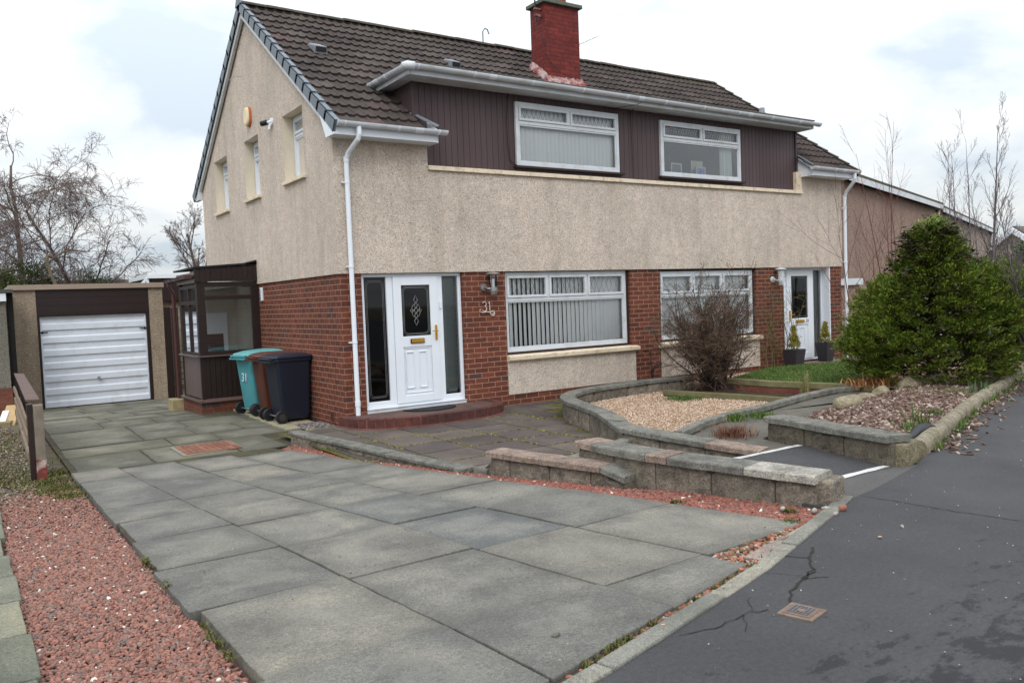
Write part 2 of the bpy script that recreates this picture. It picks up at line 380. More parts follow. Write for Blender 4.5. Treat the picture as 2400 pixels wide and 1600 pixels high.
b.quad((-TH,-TH,BT-.015),(0,0,BT-.015),(0,DEP,BT-.015),(-TH,DEP,BT-.015))
b.quad((LEN,-TH,BT-.015),(LEN,DEP,BT-.015),(LEN,DEP,3.8),(LEN,RY,rz_(RY)-.09),(LEN,-TH,3.8))
b.quad((-TH,DEP,BT-.015),(LEN,DEP,BT-.015),(LEN,DEP,3.85),(-TH,DEP,3.85))
b.build('roughcast_wall',MAT['cast'],house)
for h in GW:
    b=MB(); y0,y1,z0,z1=h
    b.v=[(-TH,y0,z0),(-TH,y0,z1),(-TH,y1,z1),(-TH,y1,z0),(.16,y0,z0),(.16,y0,z1),(.16,y1,z1),(.16,y1,z0)]; b.f=[(0,4,5,1),(1,5,6,2),(2,6,7,3)]
    b.build('painted_reveal',MAT['stone_paint'],house)
# panels of roughcast under the two ground floor windows
b=MB(); b.box(2.60,5.18,-.016,.06,.155,.66); b.build('roughcast_panel',MAT['cast'],house,bevel=.004)
b=MB(); b.box(5.77,8.34,-.016,.06,.155,.66); b.build('roughcast_panel',MAT['cast'],house,bevel=.004)
def rough_sill(x0,x1,z0,z1,name='window_sill'):
    b=MB(); n=16
    secs=[]
    for k in range(n+1):
        x=x0+(x1-x0)*k/n; j=lambda s:random.uniform(-s,s)
        secs.append([(x,-.085+j(.003),z0+.02),(x,-.09+j(.003),z1-.022+j(.002)),(x,.05,z1),(x,.05,z0+.005+j(.003)),(x,-.05,z0+j(.004))])
    b.loft(secs); return b.build(name,MAT['cream'],house,bevel=.004)
rough_sill(2.59,5.22,.655,.752); rough_sill(5.72,8.36,.655,.752)
# cream coping under the dormer boarding, in several lengths, plus the upright margin at the right
b=MB(); xs=[1.36,3.1,4.55,4.9,6.6,8.2,9.66]
for a,bb in zip(xs,xs[1:]): b.box(a+.003,bb-.003,-.065,.06,3.437+random.uniform(-.004,.002),3.50)
b.build('coping_strip',MAT['cream'],house,bevel=.006)
b=MB(); b.box(9.49,9.652,-.045,.06,3.503,3.86); b.build('upright_margin',MAT['cream'],house,bevel=.005)
# dark rooms behind the glass
def room(x0,x1,z0,z1,y0,dep,mat,open_='front'):
    b=MB()
    b.quad((x0,y0+dep,z0),(x1,y0+dep,z0),(x1,y0+dep,z1),(x0,y0+dep,z1)); b.quad((x0,y0,z0),(x0,y0+dep,z0),(x0,y0+dep,z1),(x0,y0,z1))
    b.quad((x1,y0,z0),(x1,y0,z1),(x1,y0+dep,z1),(x1,y0+dep,z0)); b.quad((x0,y0,z0),(x1,y0,z0),(x1,y0+dep,z0),(x0,y0+dep,z0)); b.quad((x0,y0,z1),(x0,y0+dep,z1),(x1,y0+dep,z1),(x1,y0,z1))
    return b.build('room',mat,house)
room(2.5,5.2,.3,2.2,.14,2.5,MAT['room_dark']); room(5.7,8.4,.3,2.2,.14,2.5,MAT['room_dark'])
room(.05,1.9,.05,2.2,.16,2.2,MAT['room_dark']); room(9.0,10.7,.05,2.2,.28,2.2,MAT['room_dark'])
room(2.7,5.1,3.2,4.64,.12,2.4,MAT['room']); room(5.5,8.4,3.2,4.64,.12,2.0,MAT['room_light'])
for h in GW:
    b=MB(); x0,x1=.2,1.6
    y0,y1,z0,z1=h
    b.quad((x1,y0-.1,z0-.1),(x1,y1+.1,z0-.1),(x1,y1+.1,z1+.1),(x1,y0-.1,z1+.1)); b.quad((x0,y0-.1,z0-.1),(x1,y0-.1,z0-.1),(x1,y0-.1,z1+.1),(x0,y0-.1,z1+.1)); b.quad((x0,y1+.1,z0-.1),(x0,y1+.1,z1+.1),(x1,y1+.1,z1+.1),(x1,y1+.1,z0-.1))
    b.quad((x0,y0-.1,z0-.1),(x0,y1+.1,z0-.1),(x1,y1+.1,z0-.1),(x1,y0-.1,z0-.1)); b.quad((x0,y0-.1,z1+.1),(x1,y0-.1,z1+.1),(x1,y1+.1,z1+.1),(x0,y1+.1,z1+.1))
    b.build('room',MAT['room'],house)
# ---- windows
def frame_rect(b,T,u0,u1,z0,z1,w,d0,d1):
    """four bars butted end to end; T maps (u,z,d)"""
    def bar(a,bb,c0,c1):
        p=[T(a,c0,d0),T(bb,c0,d0),T(bb,c1,d0),T(a,c1,d0)]; q=Vector(T(a,c0,d1))-Vector(T(a,c0,d0)); b.extr(p,q)
    bar(u0,u1,z0,z0+w); bar(u0,u1,z1-w,z1); bar(u0,u0+w,z0+w,z1-w); bar(u1-w,u1,z0+w,z1-w)
def bar(b,T,a,bb,c0,c1,d0,d1):
    p=[T(a,c0,d0),T(bb,c0,d0),T(bb,c1,d0),T(a,c1,d0)]; b.extr(p,Vector(T(a,c0,d1))-Vector(T(a,c0,d0)))
def lattice(b,T,u0,u1,z0,z1,d,sp,zr,wd=.006):
    """diamond leading: strips clipped to the pane"""
    k=zr/ (sp)   # slope: rises zr over sp
    H=z1-z0; run=H/k
    n0=int((u0-run)/sp)-2; 
    for s in (1,-1):
        for n in range(n0,int((u1+run)/sp)+3):
            a=n*sp+ (u0%sp); p0=[a,z0]; p1=[a+s*run,z1]
            # clip in u
            def cl(p,q):
                if q[0]==p[0]: return p
                if p[0]<u0: t=(u0-p[0])/(q[0]-p[0]); return [u0,p[1]+(q[1]-p[1])*t]
                if p[0]>u1: t=(u1-p[0])/(q[0]-p[0]); return [u1,p[1]+(q[1]-p[1])*t]
                return p
            if max(p0[0],p1[0])<=u0 or min(p0[0],p1[0])>=u1: continue
            q0,q1=cl(p0,p1),cl(p1,p0)
            if abs(q1[1]-q0[1])<.01: continue
            b.quad(T(q0[0]-wd/2,q0[1],d),T(q0[0]+wd/2,q0[1],d),T(q1[0]+wd/2,q1[1],d),T(q1[0]-wd/2,q1[1],d))
MAT['leading']=plain('window_leading',c(96,100,106),.5,.08,10)
def window(T,u0,u1,z0,z1,trans,tops,name='window',fm='upvc_old',w=.055,leads=(.1,.2),blind=None,d0=0.,glassm='glass',label=None,curtain=False,bottoms=1):
    """frame with a row of opening top lights over fixed panes"""
    b=MB(); frame_rect(b,T,u0,u1,z0,z1,w,d0,d0+.06)
    bar(b,T,u0+w,u1-w,trans-w/2,trans+w/2,d0,d0+.06)
    iu0,iu1=u0+w,u1-w; tz0,tz1=trans+w/2,z1-w
    wid=(iu1-iu0)/tops; panes=MB(); leadl=[]
    for k in range(tops):
        a=iu0+wid*k; bb=a+wid
        if k: bar(b,T,a-.018,a+.018,tz0,tz1,d0+.001,d0+.06)
        a2=a+(.018 if k else 0); b2=bb-(.018 if k<tops-1 else 0)
        frame_rect(b,T,a2,b2,tz0,tz1,.038,d0-.016,d0+.04)
        x0,x1,y0,y1=a2+.038,b2-.038,tz0+.038,tz1-.038
        panes.quad(T(x0,y0,d0+.02),T(x1,y0,d0+.02),T(x1,y1,d0+.02),T(x0,y1,d0+.02))
        if leads: q_=MB(); lattice(q_,T,x0,x1,y0,y1,d0+.016,leads[0],leads[1]); leadl.append(q_)
    bw=(iu1-iu0)/bottoms
    for k in range(bottoms):
        a=iu0+bw*k+(.018 if k else 0); bb=iu0+bw*(k+1)-(.018 if k<bottoms-1 else 0)
        if k: bar(b,T,iu0+bw*k-.018,iu0+bw*k+.018,z0+w,trans-w/2,d0+.001,d0+.06)
        frame_rect(b,T,a,bb,z0+w,trans-w/2,.022,d0+.008,d0+.05)
        panes.quad(T(a+.022,z0+w+.022,d0+.03),T(bb-.022,z0+w+.022,d0+.03),T(bb-.022,trans-w/2-.022,d0+.03),T(a+.022,trans-w/2-.022,d0+.03))
    o=b.build(name,MAT[fm],house,bevel=.004,label=label)
    panes.build('pane',MAT[glassm],o)
    for q_ in leadl: q_.build('leading',MAT['leading'],o)
    if blind:
        sp,ang0,ang1=blind; bl=MB(); u=iu0+.03
        n=int((iu1-iu0)/sp); sp=(iu1-iu0)/n
        for k in range(-1,n+1):
            t=k/max(1,n-1); an=ang0+(ang1-ang0)*t+random.uniform(-.07,.07); cx=iu0+sp*(k+.5); hw=.043
            du,dd=math.cos(an)*hw,math.sin(an)*hw; zb=z0+w+.02+random.uniform(-.006,.006)
            for (za,zb_) in ((zb,z1-w-.02),):
                p=[]
                for q in (-1,-.5,0,.5,1):
                    bow=.006*(1-q*q)
                    p.append((cx+du*q+bow*math.sin(an),d0+.11+dd*q-bow*math.cos(an)))
                for A,B in zip(p,p[1:]): bl.quad(T(A[0],za,A[1]),T(B[0],za,B[1]),T(B[0],zb_,B[1]),T(A[0],zb_,A[1]))
        bl.build('blind',MAT['blind'],o,smooth=False)
    return o
Wf=lambda u,z,d:(u,d,z)
# ground floor: own window and next door's
w1=window(lambda u,z,d:(u,d+.055,z),2.615,5.06,.79,2.0,1.585,3,leads=(.105,.26),blind=(.085,.46,-.08),label='wide ground floor window with part open vertical blinds')
b=MB(); b.box(5.062,5.108,.05,.12,.76,2.02); b.box(2.612,5.06,.052,.12,.752,.789); b.box(2.612,5.108,.05,.12,2.002,2.024); b.build('timber_packing',MAT['reveal_brown'],house)
w2=window(lambda u,z,d:(u,d+.055,z),5.805,8.24,.79,1.97,1.56,3,leads=None,blind=(.089,-.05,-.02),label='wide ground floor window behind the bare shrub with closed blinds')
b=MB(); b.box(8.243,8.288,.05,.12,.76,2.02); b.box(5.802,8.24,.052,.12,.752,.789); b.box(5.802,8.288,.05,.12,1.972,2.024); b.build('timber_packing',MAT['reveal_brown'],house)
w3=window(lambda u,z,d:(u,d-.012,z),2.905,4.95,3.60,4.55,4.245,2,leads=(.085,.2),blind=(.0775,-.34,-.30),glassm='glass',label='dormer window with closed white vertical blinds')
w4=window(lambda u,z,d:(u,d-.012,z),5.90,7.925,3.60,4.545,4.235,2,leads=(.06,.15),blind=None,glassm='glass_bed',label='dormer window with no blinds and pictures on the sill')
b=MB(); b.box(2.86,5.03,-.055,.028,3.562,3.592); b.build('timber_sill',MAT['reveal_brown'],house); b=MB(); b.box(5.86,8.0,-.055,.028,3.562,3.592); b.build('timber_sill',MAT['reveal_brown'],house)
# things in the right bedroom window
cu=MB(); n=18
for k in range(n):
    a=7.50+.30*k/n; bb=7.50+.30*(k+1)/n; da=.12+.025*math.sin(k*1.7); db=.12+.025*math.sin((k+1)*1.7)
    cu.quad((a,da,3.64),(bb,db,3.64),(bb,db,4.53),(a,da,4.53))
cu.build('curtain',MAT['curtain'],w4)
cu=MB(); cu.quad((5.955,.13,3.64),(6.0,.15,3.64),(6.0,.15,4.5),(5.955,.13,4.5)); cu.build('curtain',MAT['curtain'],w4)
def pic(x0,x1,z1,y,fm,im,name,label,cat='picture frame'):
    o=empty(name,((x0+x1)/2,y,3.62),label,cat)
    b=MB(); b.v=[]; t=.022
    T=lambda u,z,d:(u,d,z)
    frame_rect(b,T,x0,x1,3.62,z1,t,y,y+.02); b.build('frame',fm,o)
    b=MB(); b.box(x0+t,x1-t,y+.004,y+.016,3.62+t,z1-t); b.build('picture',im,o)
pic(6.24,6.50,3.86,.10,MAT['white_paint'],MAT['room'],'framed_picture','empty looking white frame standing in the bedroom window')
m=M('blue_picture'); m.color(m.ramp(m.noise(12,2),[(.4,c(84,110,190)),(.6,c(150,165,214))])).rough(.5)
pic(6.86,7.10,3.83,.10,MAT['white_paint'],m.m,'framed_picture','white frame with a blue picture in the bedroom window')
b=MB(); b.box(6.84,7.14,.2,.215,3.62,3.95); props(b.build('picture_board',plain('board',c(206,204,184),.8)),'pale board leaning behind the blue picture in the bedroom window','board')
pend=empty('pendant_lamp',(6.85,1.1,4.6),'cluster of small white glass pendants hanging in the right bedroom','lamp')
b=MB(); b.tube([(6.85,1.1,4.64),(6.85,1.1,4.60)],.05,10); b.build('ceiling_rose',MAT['white_paint'],pend)
for x,z,yy in ((6.62,4.33,1.0),(6.9,4.22,1.05),(7.06,4.42,1.15),(7.2,4.19,1.1),(7.05,4.27,1.3)):
    b=MB(); b.tube([(x,yy,z-.06),(x,yy,z-.045),(x,yy,z),(x,yy,z+.05)],[.012,.024,.018,.006],10); b.build('glass_shade',MAT['upvc'],pend,smooth=True)
    b=MB(); b.tube([(x,yy,z+.05),(6.85,1.1,4.60)],.002,4); b.build('cord',MAT['chrome'],pend)
# gable windows
for k,h in enumerate(GW):
    y0,y1,z0,z1=h
    T=lambda u,z,d:(d+.135,u,z)
    window(T,y0+.005,y1-.005,z0+.03,z1-.005,z0+(z1-z0)*(.70 if k==0 else .71),1,fm='gable_win',w=.05,leads=(.085,.2) if k==0 else None,label=['tall gable window nearest the front corner with leaded top light','middle gable window','gable window nearest the rear'][k])
    b=MB(); yy=y1-.06
    for q in range(8):
        a=y0+.06+(y1-y0-.12)*(.0 if k==0 else .0)+(y1-y0-.12)*(.62 if k==0 else 1)*q/8; a2=y0+.06+(y1-y0-.12)*(.62 if k==0 else 1)*(q+1)/8
        b.quad((.30+.02*(q%2),a,z0+.06),(.30+.02*((q+1)%2),a2,z0+.06),(.30+.02*((q+1)%2),a2,z1-.05),(.30+.02*(q%2),a,z1-.05))
    b.build('net_or_reflection_panel',MAT['curtain'] if k==0 else MAT['room'],house)
    b=MB(); b.box(-.075,.18,y0-.03,y1+.03,z0-.04,z0+.012); b.build('window_sill',MAT['cream'],house,bevel=.005)
# ---- doors
def doorset(T,U0,U1,Z0,Z1,name,label,lefthand,glassm):
    """T maps; frame, side lights and a half glazed leaf"""
    f=MB(); bar(f,T,U0,U1,Z1-.075,Z1,0,.07); bar(f,T,U0,U1,Z0,Z0+.09,0,.07)
    return f
TD=lambda u,z,d:(u,d+.05,z)
door=MB()
frame_rect(door,TD,.305,1.865,.165,2.01,.05,0,.07)
bar(door,TD,.68,.775,.215,1.96,0,.07); bar(door,TD,1.47,1.555,.215,1.96,0,.07)
bar(door,TD,.355,.68,.215,.262,0.004,.07); bar(door,TD,1.555,1.815,.215,.262,0.004,.07)
dset=door.build('door_frame',MAT['upvc'],house,bevel=.005,label='white plastic door frame with dark side lights')
b=MB(); bar(b,TD,.295,1.875,.10,.163,-.035,.09); bar(b,TD,.295,1.875,.163,.168,-.05,.05); b.build('door_sill',MAT['upvc_old'],house,bevel=.004)
leaf=MB(); l0,l1,lz0,lz1=.775,1.47,.205,1.96
bar(leaf,TD,l0+.003,l0+.125,lz0,lz1,-.018,.05); bar(leaf,TD,l1-.125,l1-.003,lz0,lz1,-.018,.05)
bar(leaf,TD,l0+.125,l1-.125,lz1-.12,lz1,-.018,.05); bar(leaf,TD,l0+.125,l1-.125,lz0,lz0+.10,-.018,.05); bar(leaf,TD,l0+.125,l1-.125,.98,1.13,-.018,.05)
bar(leaf,TD,l0+.125,l1-.125,lz0+.10,.98,.0,.04)
for a in (0,1):
    x0=.935+.2*a; x1=x0+.125
    for (p,q,r,s_) in ((x0,x1,.40,.415),(x0,x1,.90,.915),(x0,x0+.012,.415,.90),(x1-.012,x1,.415,.90)): bar(leaf,TD,p,q,r,s_,-.014,.0)
frame_rect(leaf,TD,.915,1.33,.335,.965,.01,-.012,.0)
lf=leaf.build('door',MAT['upvc'],house,bevel=.004,label='white half glazed front door with bevelled diamond motif')
b=MB(); b.quad(*[TD(u,z,.0) for u,z in ((l0+.125,1.13),(l1-.125,1.13),(l1-.125,1.84),(l0+.125,1.84))]); b.build('pane',MAT['glass_dark'],lf)
for (u0,u1) in ((.355,.68),(1.555,1.815)):
    b=MB(); b.quad(*[TD(u,z,.03) for u,z in ((u0,.262),(u1,.262),(u1,1.96),(u0,1.96))]); b.build('side_pane',MAT['glass_dark'] if u0<1 else MAT['glass'],dset)
b=MB(); b.quad((1.56,.16,.27),(1.81,.16,.27),(1.81,.16,1.95),(1.56,.16,1.95)); b.build('net_or_reflection_panel',plain('hall_reflection_grey',c(112,122,120),.9,.1,3),dset)  # grey panel added behind the side pane to stand in for its reflection
MAT['bevel_line']=plain('bevelled_glass_line',c(140,140,140),.2,.05,5)
def lines(paths,T,d,r,parent,name='bevel_lines',mat='bevel_line'):
    b=MB()
    for P in paths: b.tube([T(u,z,d) for u,z in P],r,5)
    return b.build(name,MAT[mat],parent)
def notch(u0,u1,z0,z1,k):
    return [(u0+2*k,z0),(u1-2*k,z0),(u1-k,z0+k),(u1-k,z0+k),(u1,z0+2*k),(u1,z1-2*k),(u1-k,z1-k),(u1-2*k,z1),(u0+2*k,z1),(u0+k,z1-k),(u0,z1-2*k),(u0,z0+2*k),(u0+k,z0+k),(u0+2*k,z0)]
P=[]
for g in (.022,.038): P.append(notch(l0+.125+g,l1-.125-g,1.13+g,1.84-g,.018))
cx,cz=1.122,1.485
def dia(x,z,w_,h_): return [(x-w_,z),(x,z+h_),(x+w_,z),(x,z-h_),(x-w_,z)]
P2=[dia(cx,cz+.15,.03,.06),dia(cx,cz-.15,.03,.06),dia(cx,cz,.028,.045),dia(cx-.035,cz+.04,.028,.05),dia(cx+.035,cz+.04,.028,.05),dia(cx-.035,cz-.04,.028,.05),dia(cx+.035,cz-.04,.028,.05),dia(cx,cz+.075,.026,.045),dia(cx,cz-.075,.026,.045),dia(cx-.068,cz,.02,.022),dia(cx+.068,cz,.02,.022)]
lines(P,TD,-.004,.0022,lf); lines(P2,TD,-.005,.0042,lf,'diamond_motif')
for u0,u1 in ((.355,.68),(1.555,1.815)):
    lines([notch(u0+.03,u1-.03,.31,1.91,.018),notch(u0+.048,u1-.048,.328,1.892,.018)],TD,.026,.0018 if u0<1 else .0012,dset)
b=MB(); b.box(1.01,1.225,.015,.033,1.028,1.094); b.build('letterbox',MAT['black'],lf,bevel=.003); b=MB(); b.box(1.022,1.218,.008,.016,1.036,1.088); b.build('letter_flap',MAT['brass'],lf,bevel=.003)
b=MB(); b.box(1.405,1.432,.012,.031,1.06,1.27); b.tube([(1.418,.01,1.19),(1.418,-.035,1.19),(1.33,-.04,1.188)],[.008,.008,.007],8); b.build('door_handle',MAT['brass'],lf,bevel=.002)
b=MB(); b.box(1.497,1.527,.03,.05,1.50,1.60); b.build('doorbell',MAT['upvc'],dset,bevel=.004)
# right hand door, set back in a white lined recess
TR=lambda u,z,d:(u,d+.16,z)
b=MB(); b.box(10.535,10.562,-.004,.16,.10,BT-.012); b.box(9.088,9.11,-.004,.16,.10,BT-.012); b.box(9.11,10.535,0.0,.16,BT-.03,BT-.012)
b.build('recess_lining',MAT['upvc'],house,label='white boards lining the recess of the right front door')
b=MB(); frame_rect(b,TR,9.11,10.535,.14,1.99,.04,0,.07); bar(b,TR,10.17,10.235,.18,1.95,0,.07); bar(b,TR,9.31,9.37,.18,1.95,0,.07)
ds2=b.build('door_frame',MAT['upvc'],house,bevel=.005,label='white recessed door frame of the right hand house')
b=MB(); b.quad(*[TR(u,z,.03) for u,z in ((9.15,.18),(9.31,.18),(9.31,1.95),(9.15,1.95))]); b.build('side_pane',MAT['glass_dark'],ds2)
b=MB(); b.quad(*[TR(u,z,.03) for u,z in ((10.235,.18),(10.495,.18),(10.495,1.95),(10.235,1.95))]); b.build('side_pane',MAT['glass'],ds2)
b=MB()
for k in range(6): b.quad((10.22+.05*k,.25+.015*(k%2),.18),(10.27+.05*k,.25+.015*((k+1)%2),.18),(10.27+.05*k,.25+.015*((k+1)%2),1.95),(10.22+.05*k,.25+.015*(k%2),1.95))
b.build('net_or_reflection_panel',plain('grey_net',c(120,124,122),.9,.06,3),ds2)
leaf=MB(); l0,l1,lz0,lz1=9.37,10.17,.18,1.95
bar(leaf,TR,l0+.003,l0+.14,lz0,lz1,-.018,.05); bar(leaf,TR,l1-.14,l1-.003,lz0,lz1,-.018,.05)
bar(leaf,TR,l0+.14,l1-.14,lz1-.11,lz1,-.018,.05); bar(leaf,TR,l0+.14,l1-.14,lz0,lz0+.12,-.018,.05); bar(leaf,TR,l0+.14,l1-.14,.87,1.0,-.018,.05); bar(leaf,TR,l0+.14,l1-.14,lz0+.12,.87,.0,.04)
for a in (0,1):
    x0=9.55+.23*a; x1=x0+.15
    for (p,q,r,s_) in ((x0,x1,.38,.395),(x0,x1,.80,.815),(x0,x0+.012,.395,.80),(x1-.012,x1,.395,.80)): bar(leaf,TR,p,q,r,s_,-.014,.0)
lf2=leaf.build('door',MAT['upvc'],house,bevel=.004,label='white half glazed front door set back in its recess')
b=MB(); b.quad(*[TR(u,z,.0) for u,z in ((l0+.14,1.0),(l1-.14,1.0),(l1-.14,1.84),(l0+.14,1.84))]); b.build('pane',MAT['glass_dark'],lf2)
lines([notch(l0+.17,l1-.17,1.03,1.81,.02)],TR,-.004,.0025,lf2)
b=MB(); b.box(9.63,9.89,.125,.14,.905,.965); b.build('letterbox',MAT['brass'],lf2,bevel=.003)
b=MB(); b.box(9.425,9.455,.122,.14,.96,1.16); b.tube([(9.44,.125,1.08),(9.44,.08,1.08),(9.52,.075,1.078)],[.008,.008,.007],8); b.build('door_handle',MAT['brass'],lf2,bevel=.002)
def text(s_,size,loc,rot,mat,parent=None,name='number',ext=.002,**pr):
    cu=bpy.data.curves.new(name,'FONT'); cu.body=s_; cu.size=size; cu.extrude=ext; cu.align_x='CENTER'; cu.align_y='CENTER'
    t=bpy.data.objects.new(name+'_tmp',cu); col.objects.link(t); bpy.context.view_layer.update()
    me=bpy.data.meshes.new_from_object(t.evaluated_get(bpy.context.evaluated_depsgraph_get())); bpy.data.objects.remove(t)
    me.materials.clear(); me.materials.append(mat); o=bpy.data.objects.new(name,me); col.objects.link(o); o.location=loc; o.rotation_euler=rot
    if parent: o.parent=parent; o.location=Vector(loc)-(wl(parent) if parent.name in WORLD else Vector((0,0,0)))
    return props(o,**pr)
text('33',.085,(9.995,.139,.935),(R(90),0,0),MAT['black'],lf2)
# ---- dormer
dorm=MB()
def boards(b,x0,x1,z0,z1,y=.03,p=.1):
    x=x0
    k0=math.floor(x0/p)
    while x<x1-1e-4:
        nx=min((math.floor(x/p+1e-6)+1)*p,x1); g=.006
        b.box(x+g/2,nx-g/2,y,y+.02,z0,z1); x=nx
W3=(2.905,4.95,3.60,4.55); W4=(5.90,7.925,3.60,4.545)
for a,bb,c0,c1 in ((1.2,2.905,3.44,4.68),(2.905,4.95,3.44,3.60),(2.905,4.95,4.55,4.68),(4.95,5.90,3.44,4.68),(5.90,7.925,3.44,3.60),(5.90,7.925,4.545,4.68),(7.925,9.58,3.44,4.68)): boards(dorm,a,bb,c0,c1)
dm=dorm.build('dormer',MAT['clad'],house,label='dark brown vertical boarding of the dormer')
b=MB()
for a,bb,c0,c1 in ((1.2,2.905,3.44,4.68),(2.905,4.95,3.44,3.60),(2.905,4.95,4.55,4.68),(4.95,5.90,3.44,4.68),(5.90,7.925,3.44,3.60),(5.90,7.925,4.545,4.68),(7.925,9.58,3.44,4.68)): b.box(a,bb,.046,.06,c0,c1)
b.build('backing',MAT['dark'],dm)
b=MB()
for xx,dirn in ((1.2,-1),(9.58,1)):
    k=0; y=.05
    while y<.95:
        y2=min(y+.1,.95); z0=rz_(y)-.1; b.extr([(xx,y+.003,z0),(xx,y2-.003,z0+.07),(xx,y2-.003,4.68),(xx,y+.003,4.68)],(dirn*-.02,0,0)); y=y2
    b.extr([(xx-dirn*.021,.03,3.44),(xx-dirn*.021,1.0,3.9),(xx-dirn*.021,1.0,4.68),(xx-dirn*.021,.03,4.68)],(-dirn*.01,0,0))
    b.build('dormer_cheek',MAT['clad'],dm); b=MB()
b=MB(); b.box(1.185,1.22,.012,.045,3.95,4.68); b.build('corner_board',MAT['clad'],dm); b=MB(); b.box(9.56,9.6,.012,.03,3.5,4.68); b.build('corner_board',MAT['clad'],dm)
def box_eave(x0,x1,yf,zb,zt,yb,name,parent,th=.018,dim='upvc_old'):
    b=MB(); b.box(x0,x1,yf,yf+th,zb,zt); b.box(x0,x1,yf+th,yb,zb+.004,zb+.016)
    return b.build(name,MAT[dim],parent,bevel=.003)
box_eave(1.0,9.72,-.29,4.655,4.80,.03,'fascia',dm)
b=MB(); b.box(1.0,1.018,-.27,.88,4.655,4.80); b.box(1.018,1.2,.03,.88,4.659,4.671); b.build('return_fascia',MAT['upvc_old'],dm,bevel=.003)
b=MB(); b.box(9.702,9.72,-.27,.88,4.655,4.80); b.box(9.56,9.702,.03,.88,4.659,4.671); b.build('return_fascia',MAT['upvc_old'],dm,bevel=.003)
b=MB(); b.extr([(.985,-.31,4.80),(9.74,-.31,4.80),(9.74,1.6,4.85),(.985,1.6,4.85)],(0,0,.02)); b.build('dormer_roof',plain('roof_felt',c(84,84,80),.9,.15,4,.003,80),dm)
GR=.056
def gutter_run(p0,p1,name,parent,joints,mat='upvc_old',caps=(True,True),r=GR):
    b=MB(); b.gutter(p0,p1,r); P0,P1=Vector(p0),Vector(p1); t=(P1-P0); Ln=t.length; t.normalize()
    g=b.build(name,MAT[mat],parent,smooth=False)
    br=MB()
    for s_ in joints:
        q=P0+t*s_; br.gutter(tuple(q-t*.012),tuple(q+t*.012),r+.007,th=.006); side=t.cross(Vector((0,0,1)))
    for s_ in joints[1::3]:
        q=P0+t*(s_+.3); br.gutter(tuple(q-t*.06),tuple(q+t*.06),r+.004,th=.006)
    br.build('gutter_bracket',MAT['upvc'] if mat!='brown_up' else MAT[mat],g)
    for ok,q,d in ((caps[0],P0,-1),(caps[1],P1,1)):
        if ok:
            cb=MB(); a=q+t*d*.006; cb.gutter(tuple(q-t*.04),tuple(q+t*.04) ,r+.006,th=.005)
            n=12; side=t.cross(Vector((0,0,1)))
            pts=[q+t*d*.036+side*math.cos(math.pi+math.pi*j/n)*(r+.005)+Vector((0,0,1))*math.sin(math.pi+math.pi*j/n)*(r+.005) for j in range(n+1)]
            cb.extr([tuple(p_) for p_ in pts],tuple(t*d*.005)); cb.build('end_cap',MAT[mat],g)
    return g
dg=gutter_run((.985,-.352,4.775),(9.78,-.352,4.755),'gutter',dm,[.12,1.0,2.0,2.95,3.85,4.7,5.6,6.5,7.4,8.2],caps=(False,True))
gutter_run((.97,-.345,4.775),(.945,.78,4.77),'return_gutter',dm,[.12,.62],caps=(False,True))
b=MB(); b.tube([(.925,-.30,4.745),(.94,-.36,4.745),(1.04,-.375,4.745)],.058,10); b.build('gutter_corner',MAT['upvc_old'],dm,smooth=True)
# ---- eaves left and right
def eave(x0,x1,nm,lab):
    b=MB(); b.box(x0,x1,-.30,-.282,3.77,3.945); b.box(x0,x1,-.282,-TH,3.774,3.788)
    e_=b.build('fascia',MAT['upvc'],house,bevel=.003,label=lab); return e_
eL=eave(-.10,1.385,'l','white boxed eaves board at the left corner')
b=MB(); b.extr([(-.118,-.302,3.765),(-.118,-.302,3.93),(-.118,.12,4.215),(-.118,.12,4.06),(-.118,-.04,3.765)],(.018,0,0)); b.build('end_board',MAT['upvc'],eL,bevel=.002); b=MB(); b.extr([(1.386,-.302,3.765),(1.386,-.302,3.945),(1.386,-.02,4.10),(1.386,-.02,3.765)],(.016,0,0)); b.build('end_board',MAT['upvc'],eL,bevel=.002)
eR=eave(9.655,LEN+.1,'r','white boxed eaves board at the right corner')
b=MB(); b.extr([(9.636,-.302,3.765),(9.636,-.302,3.97),(9.636,.03,4.16),(9.636,.03,3.86),(9.636,-.03,3.765)],(.018,0,0)); b.build('end_board',MAT['upvc'],eR,bevel=.002)
b=MB(); b.extr([(9.632,-.305,3.985),(9.632,.03,4.21),(9.632,.03,4.165),(9.632,-.305,3.94)],(.03,0,0)); b.build('lead_trim',MAT['lead'],eR)
gutter_run((-.05,-.36,3.925),(1.46,-.36,3.92),'gutter',house,[.06,.82,1.42])
gutter_run((9.60,-.36,3.925),(11.04,-.36,3.915),'gutter',house,[.08,.66,1.36])
def downpipe(x,y,pts,name,zb,lab,shoe=False):
    b=MB(); b.tube(pts,.033,10,); b.tube([(x,y,zb+.0),(x,y,pts[-1][2]+.02)],.0325,10)
    for z in (pts[-1][2],zb+.16): b.tube([(x,y,z-.035),(x,y,z+.035)],.038,10)
    o=b.build(name,MAT['upvc'],house,smooth=False,label=lab)
    k=MB()
    for z in (3.2,2.1,1.1):
        k.tube([(x,y,z-.012),(x,y,z+.012)],.039,10); k.box(x-.075,x-.03,y+.0,y+.035,z-.008,z+.008)
    k.build('pipe_clip',MAT['upvc'],o); return o
downpipe(.135,-.075,[(.21,-.36,3.90),(.21,-.36,3.78),(.20,-.34,3.72),(.15,-.12,3.58),(.135,-.075,3.50)],'downpipe',.125,'white downpipe at the left corner of the front')
downpipe(11.0,-.075,[(10.93,-.36,3.9),(10.93,-.36,3.76),(10.94,-.33,3.70),(10.99,-.12,3.52),(11.0,-.075,3.42)],'downpipe',.05,'weathered white downpipe at the right corner of the front')
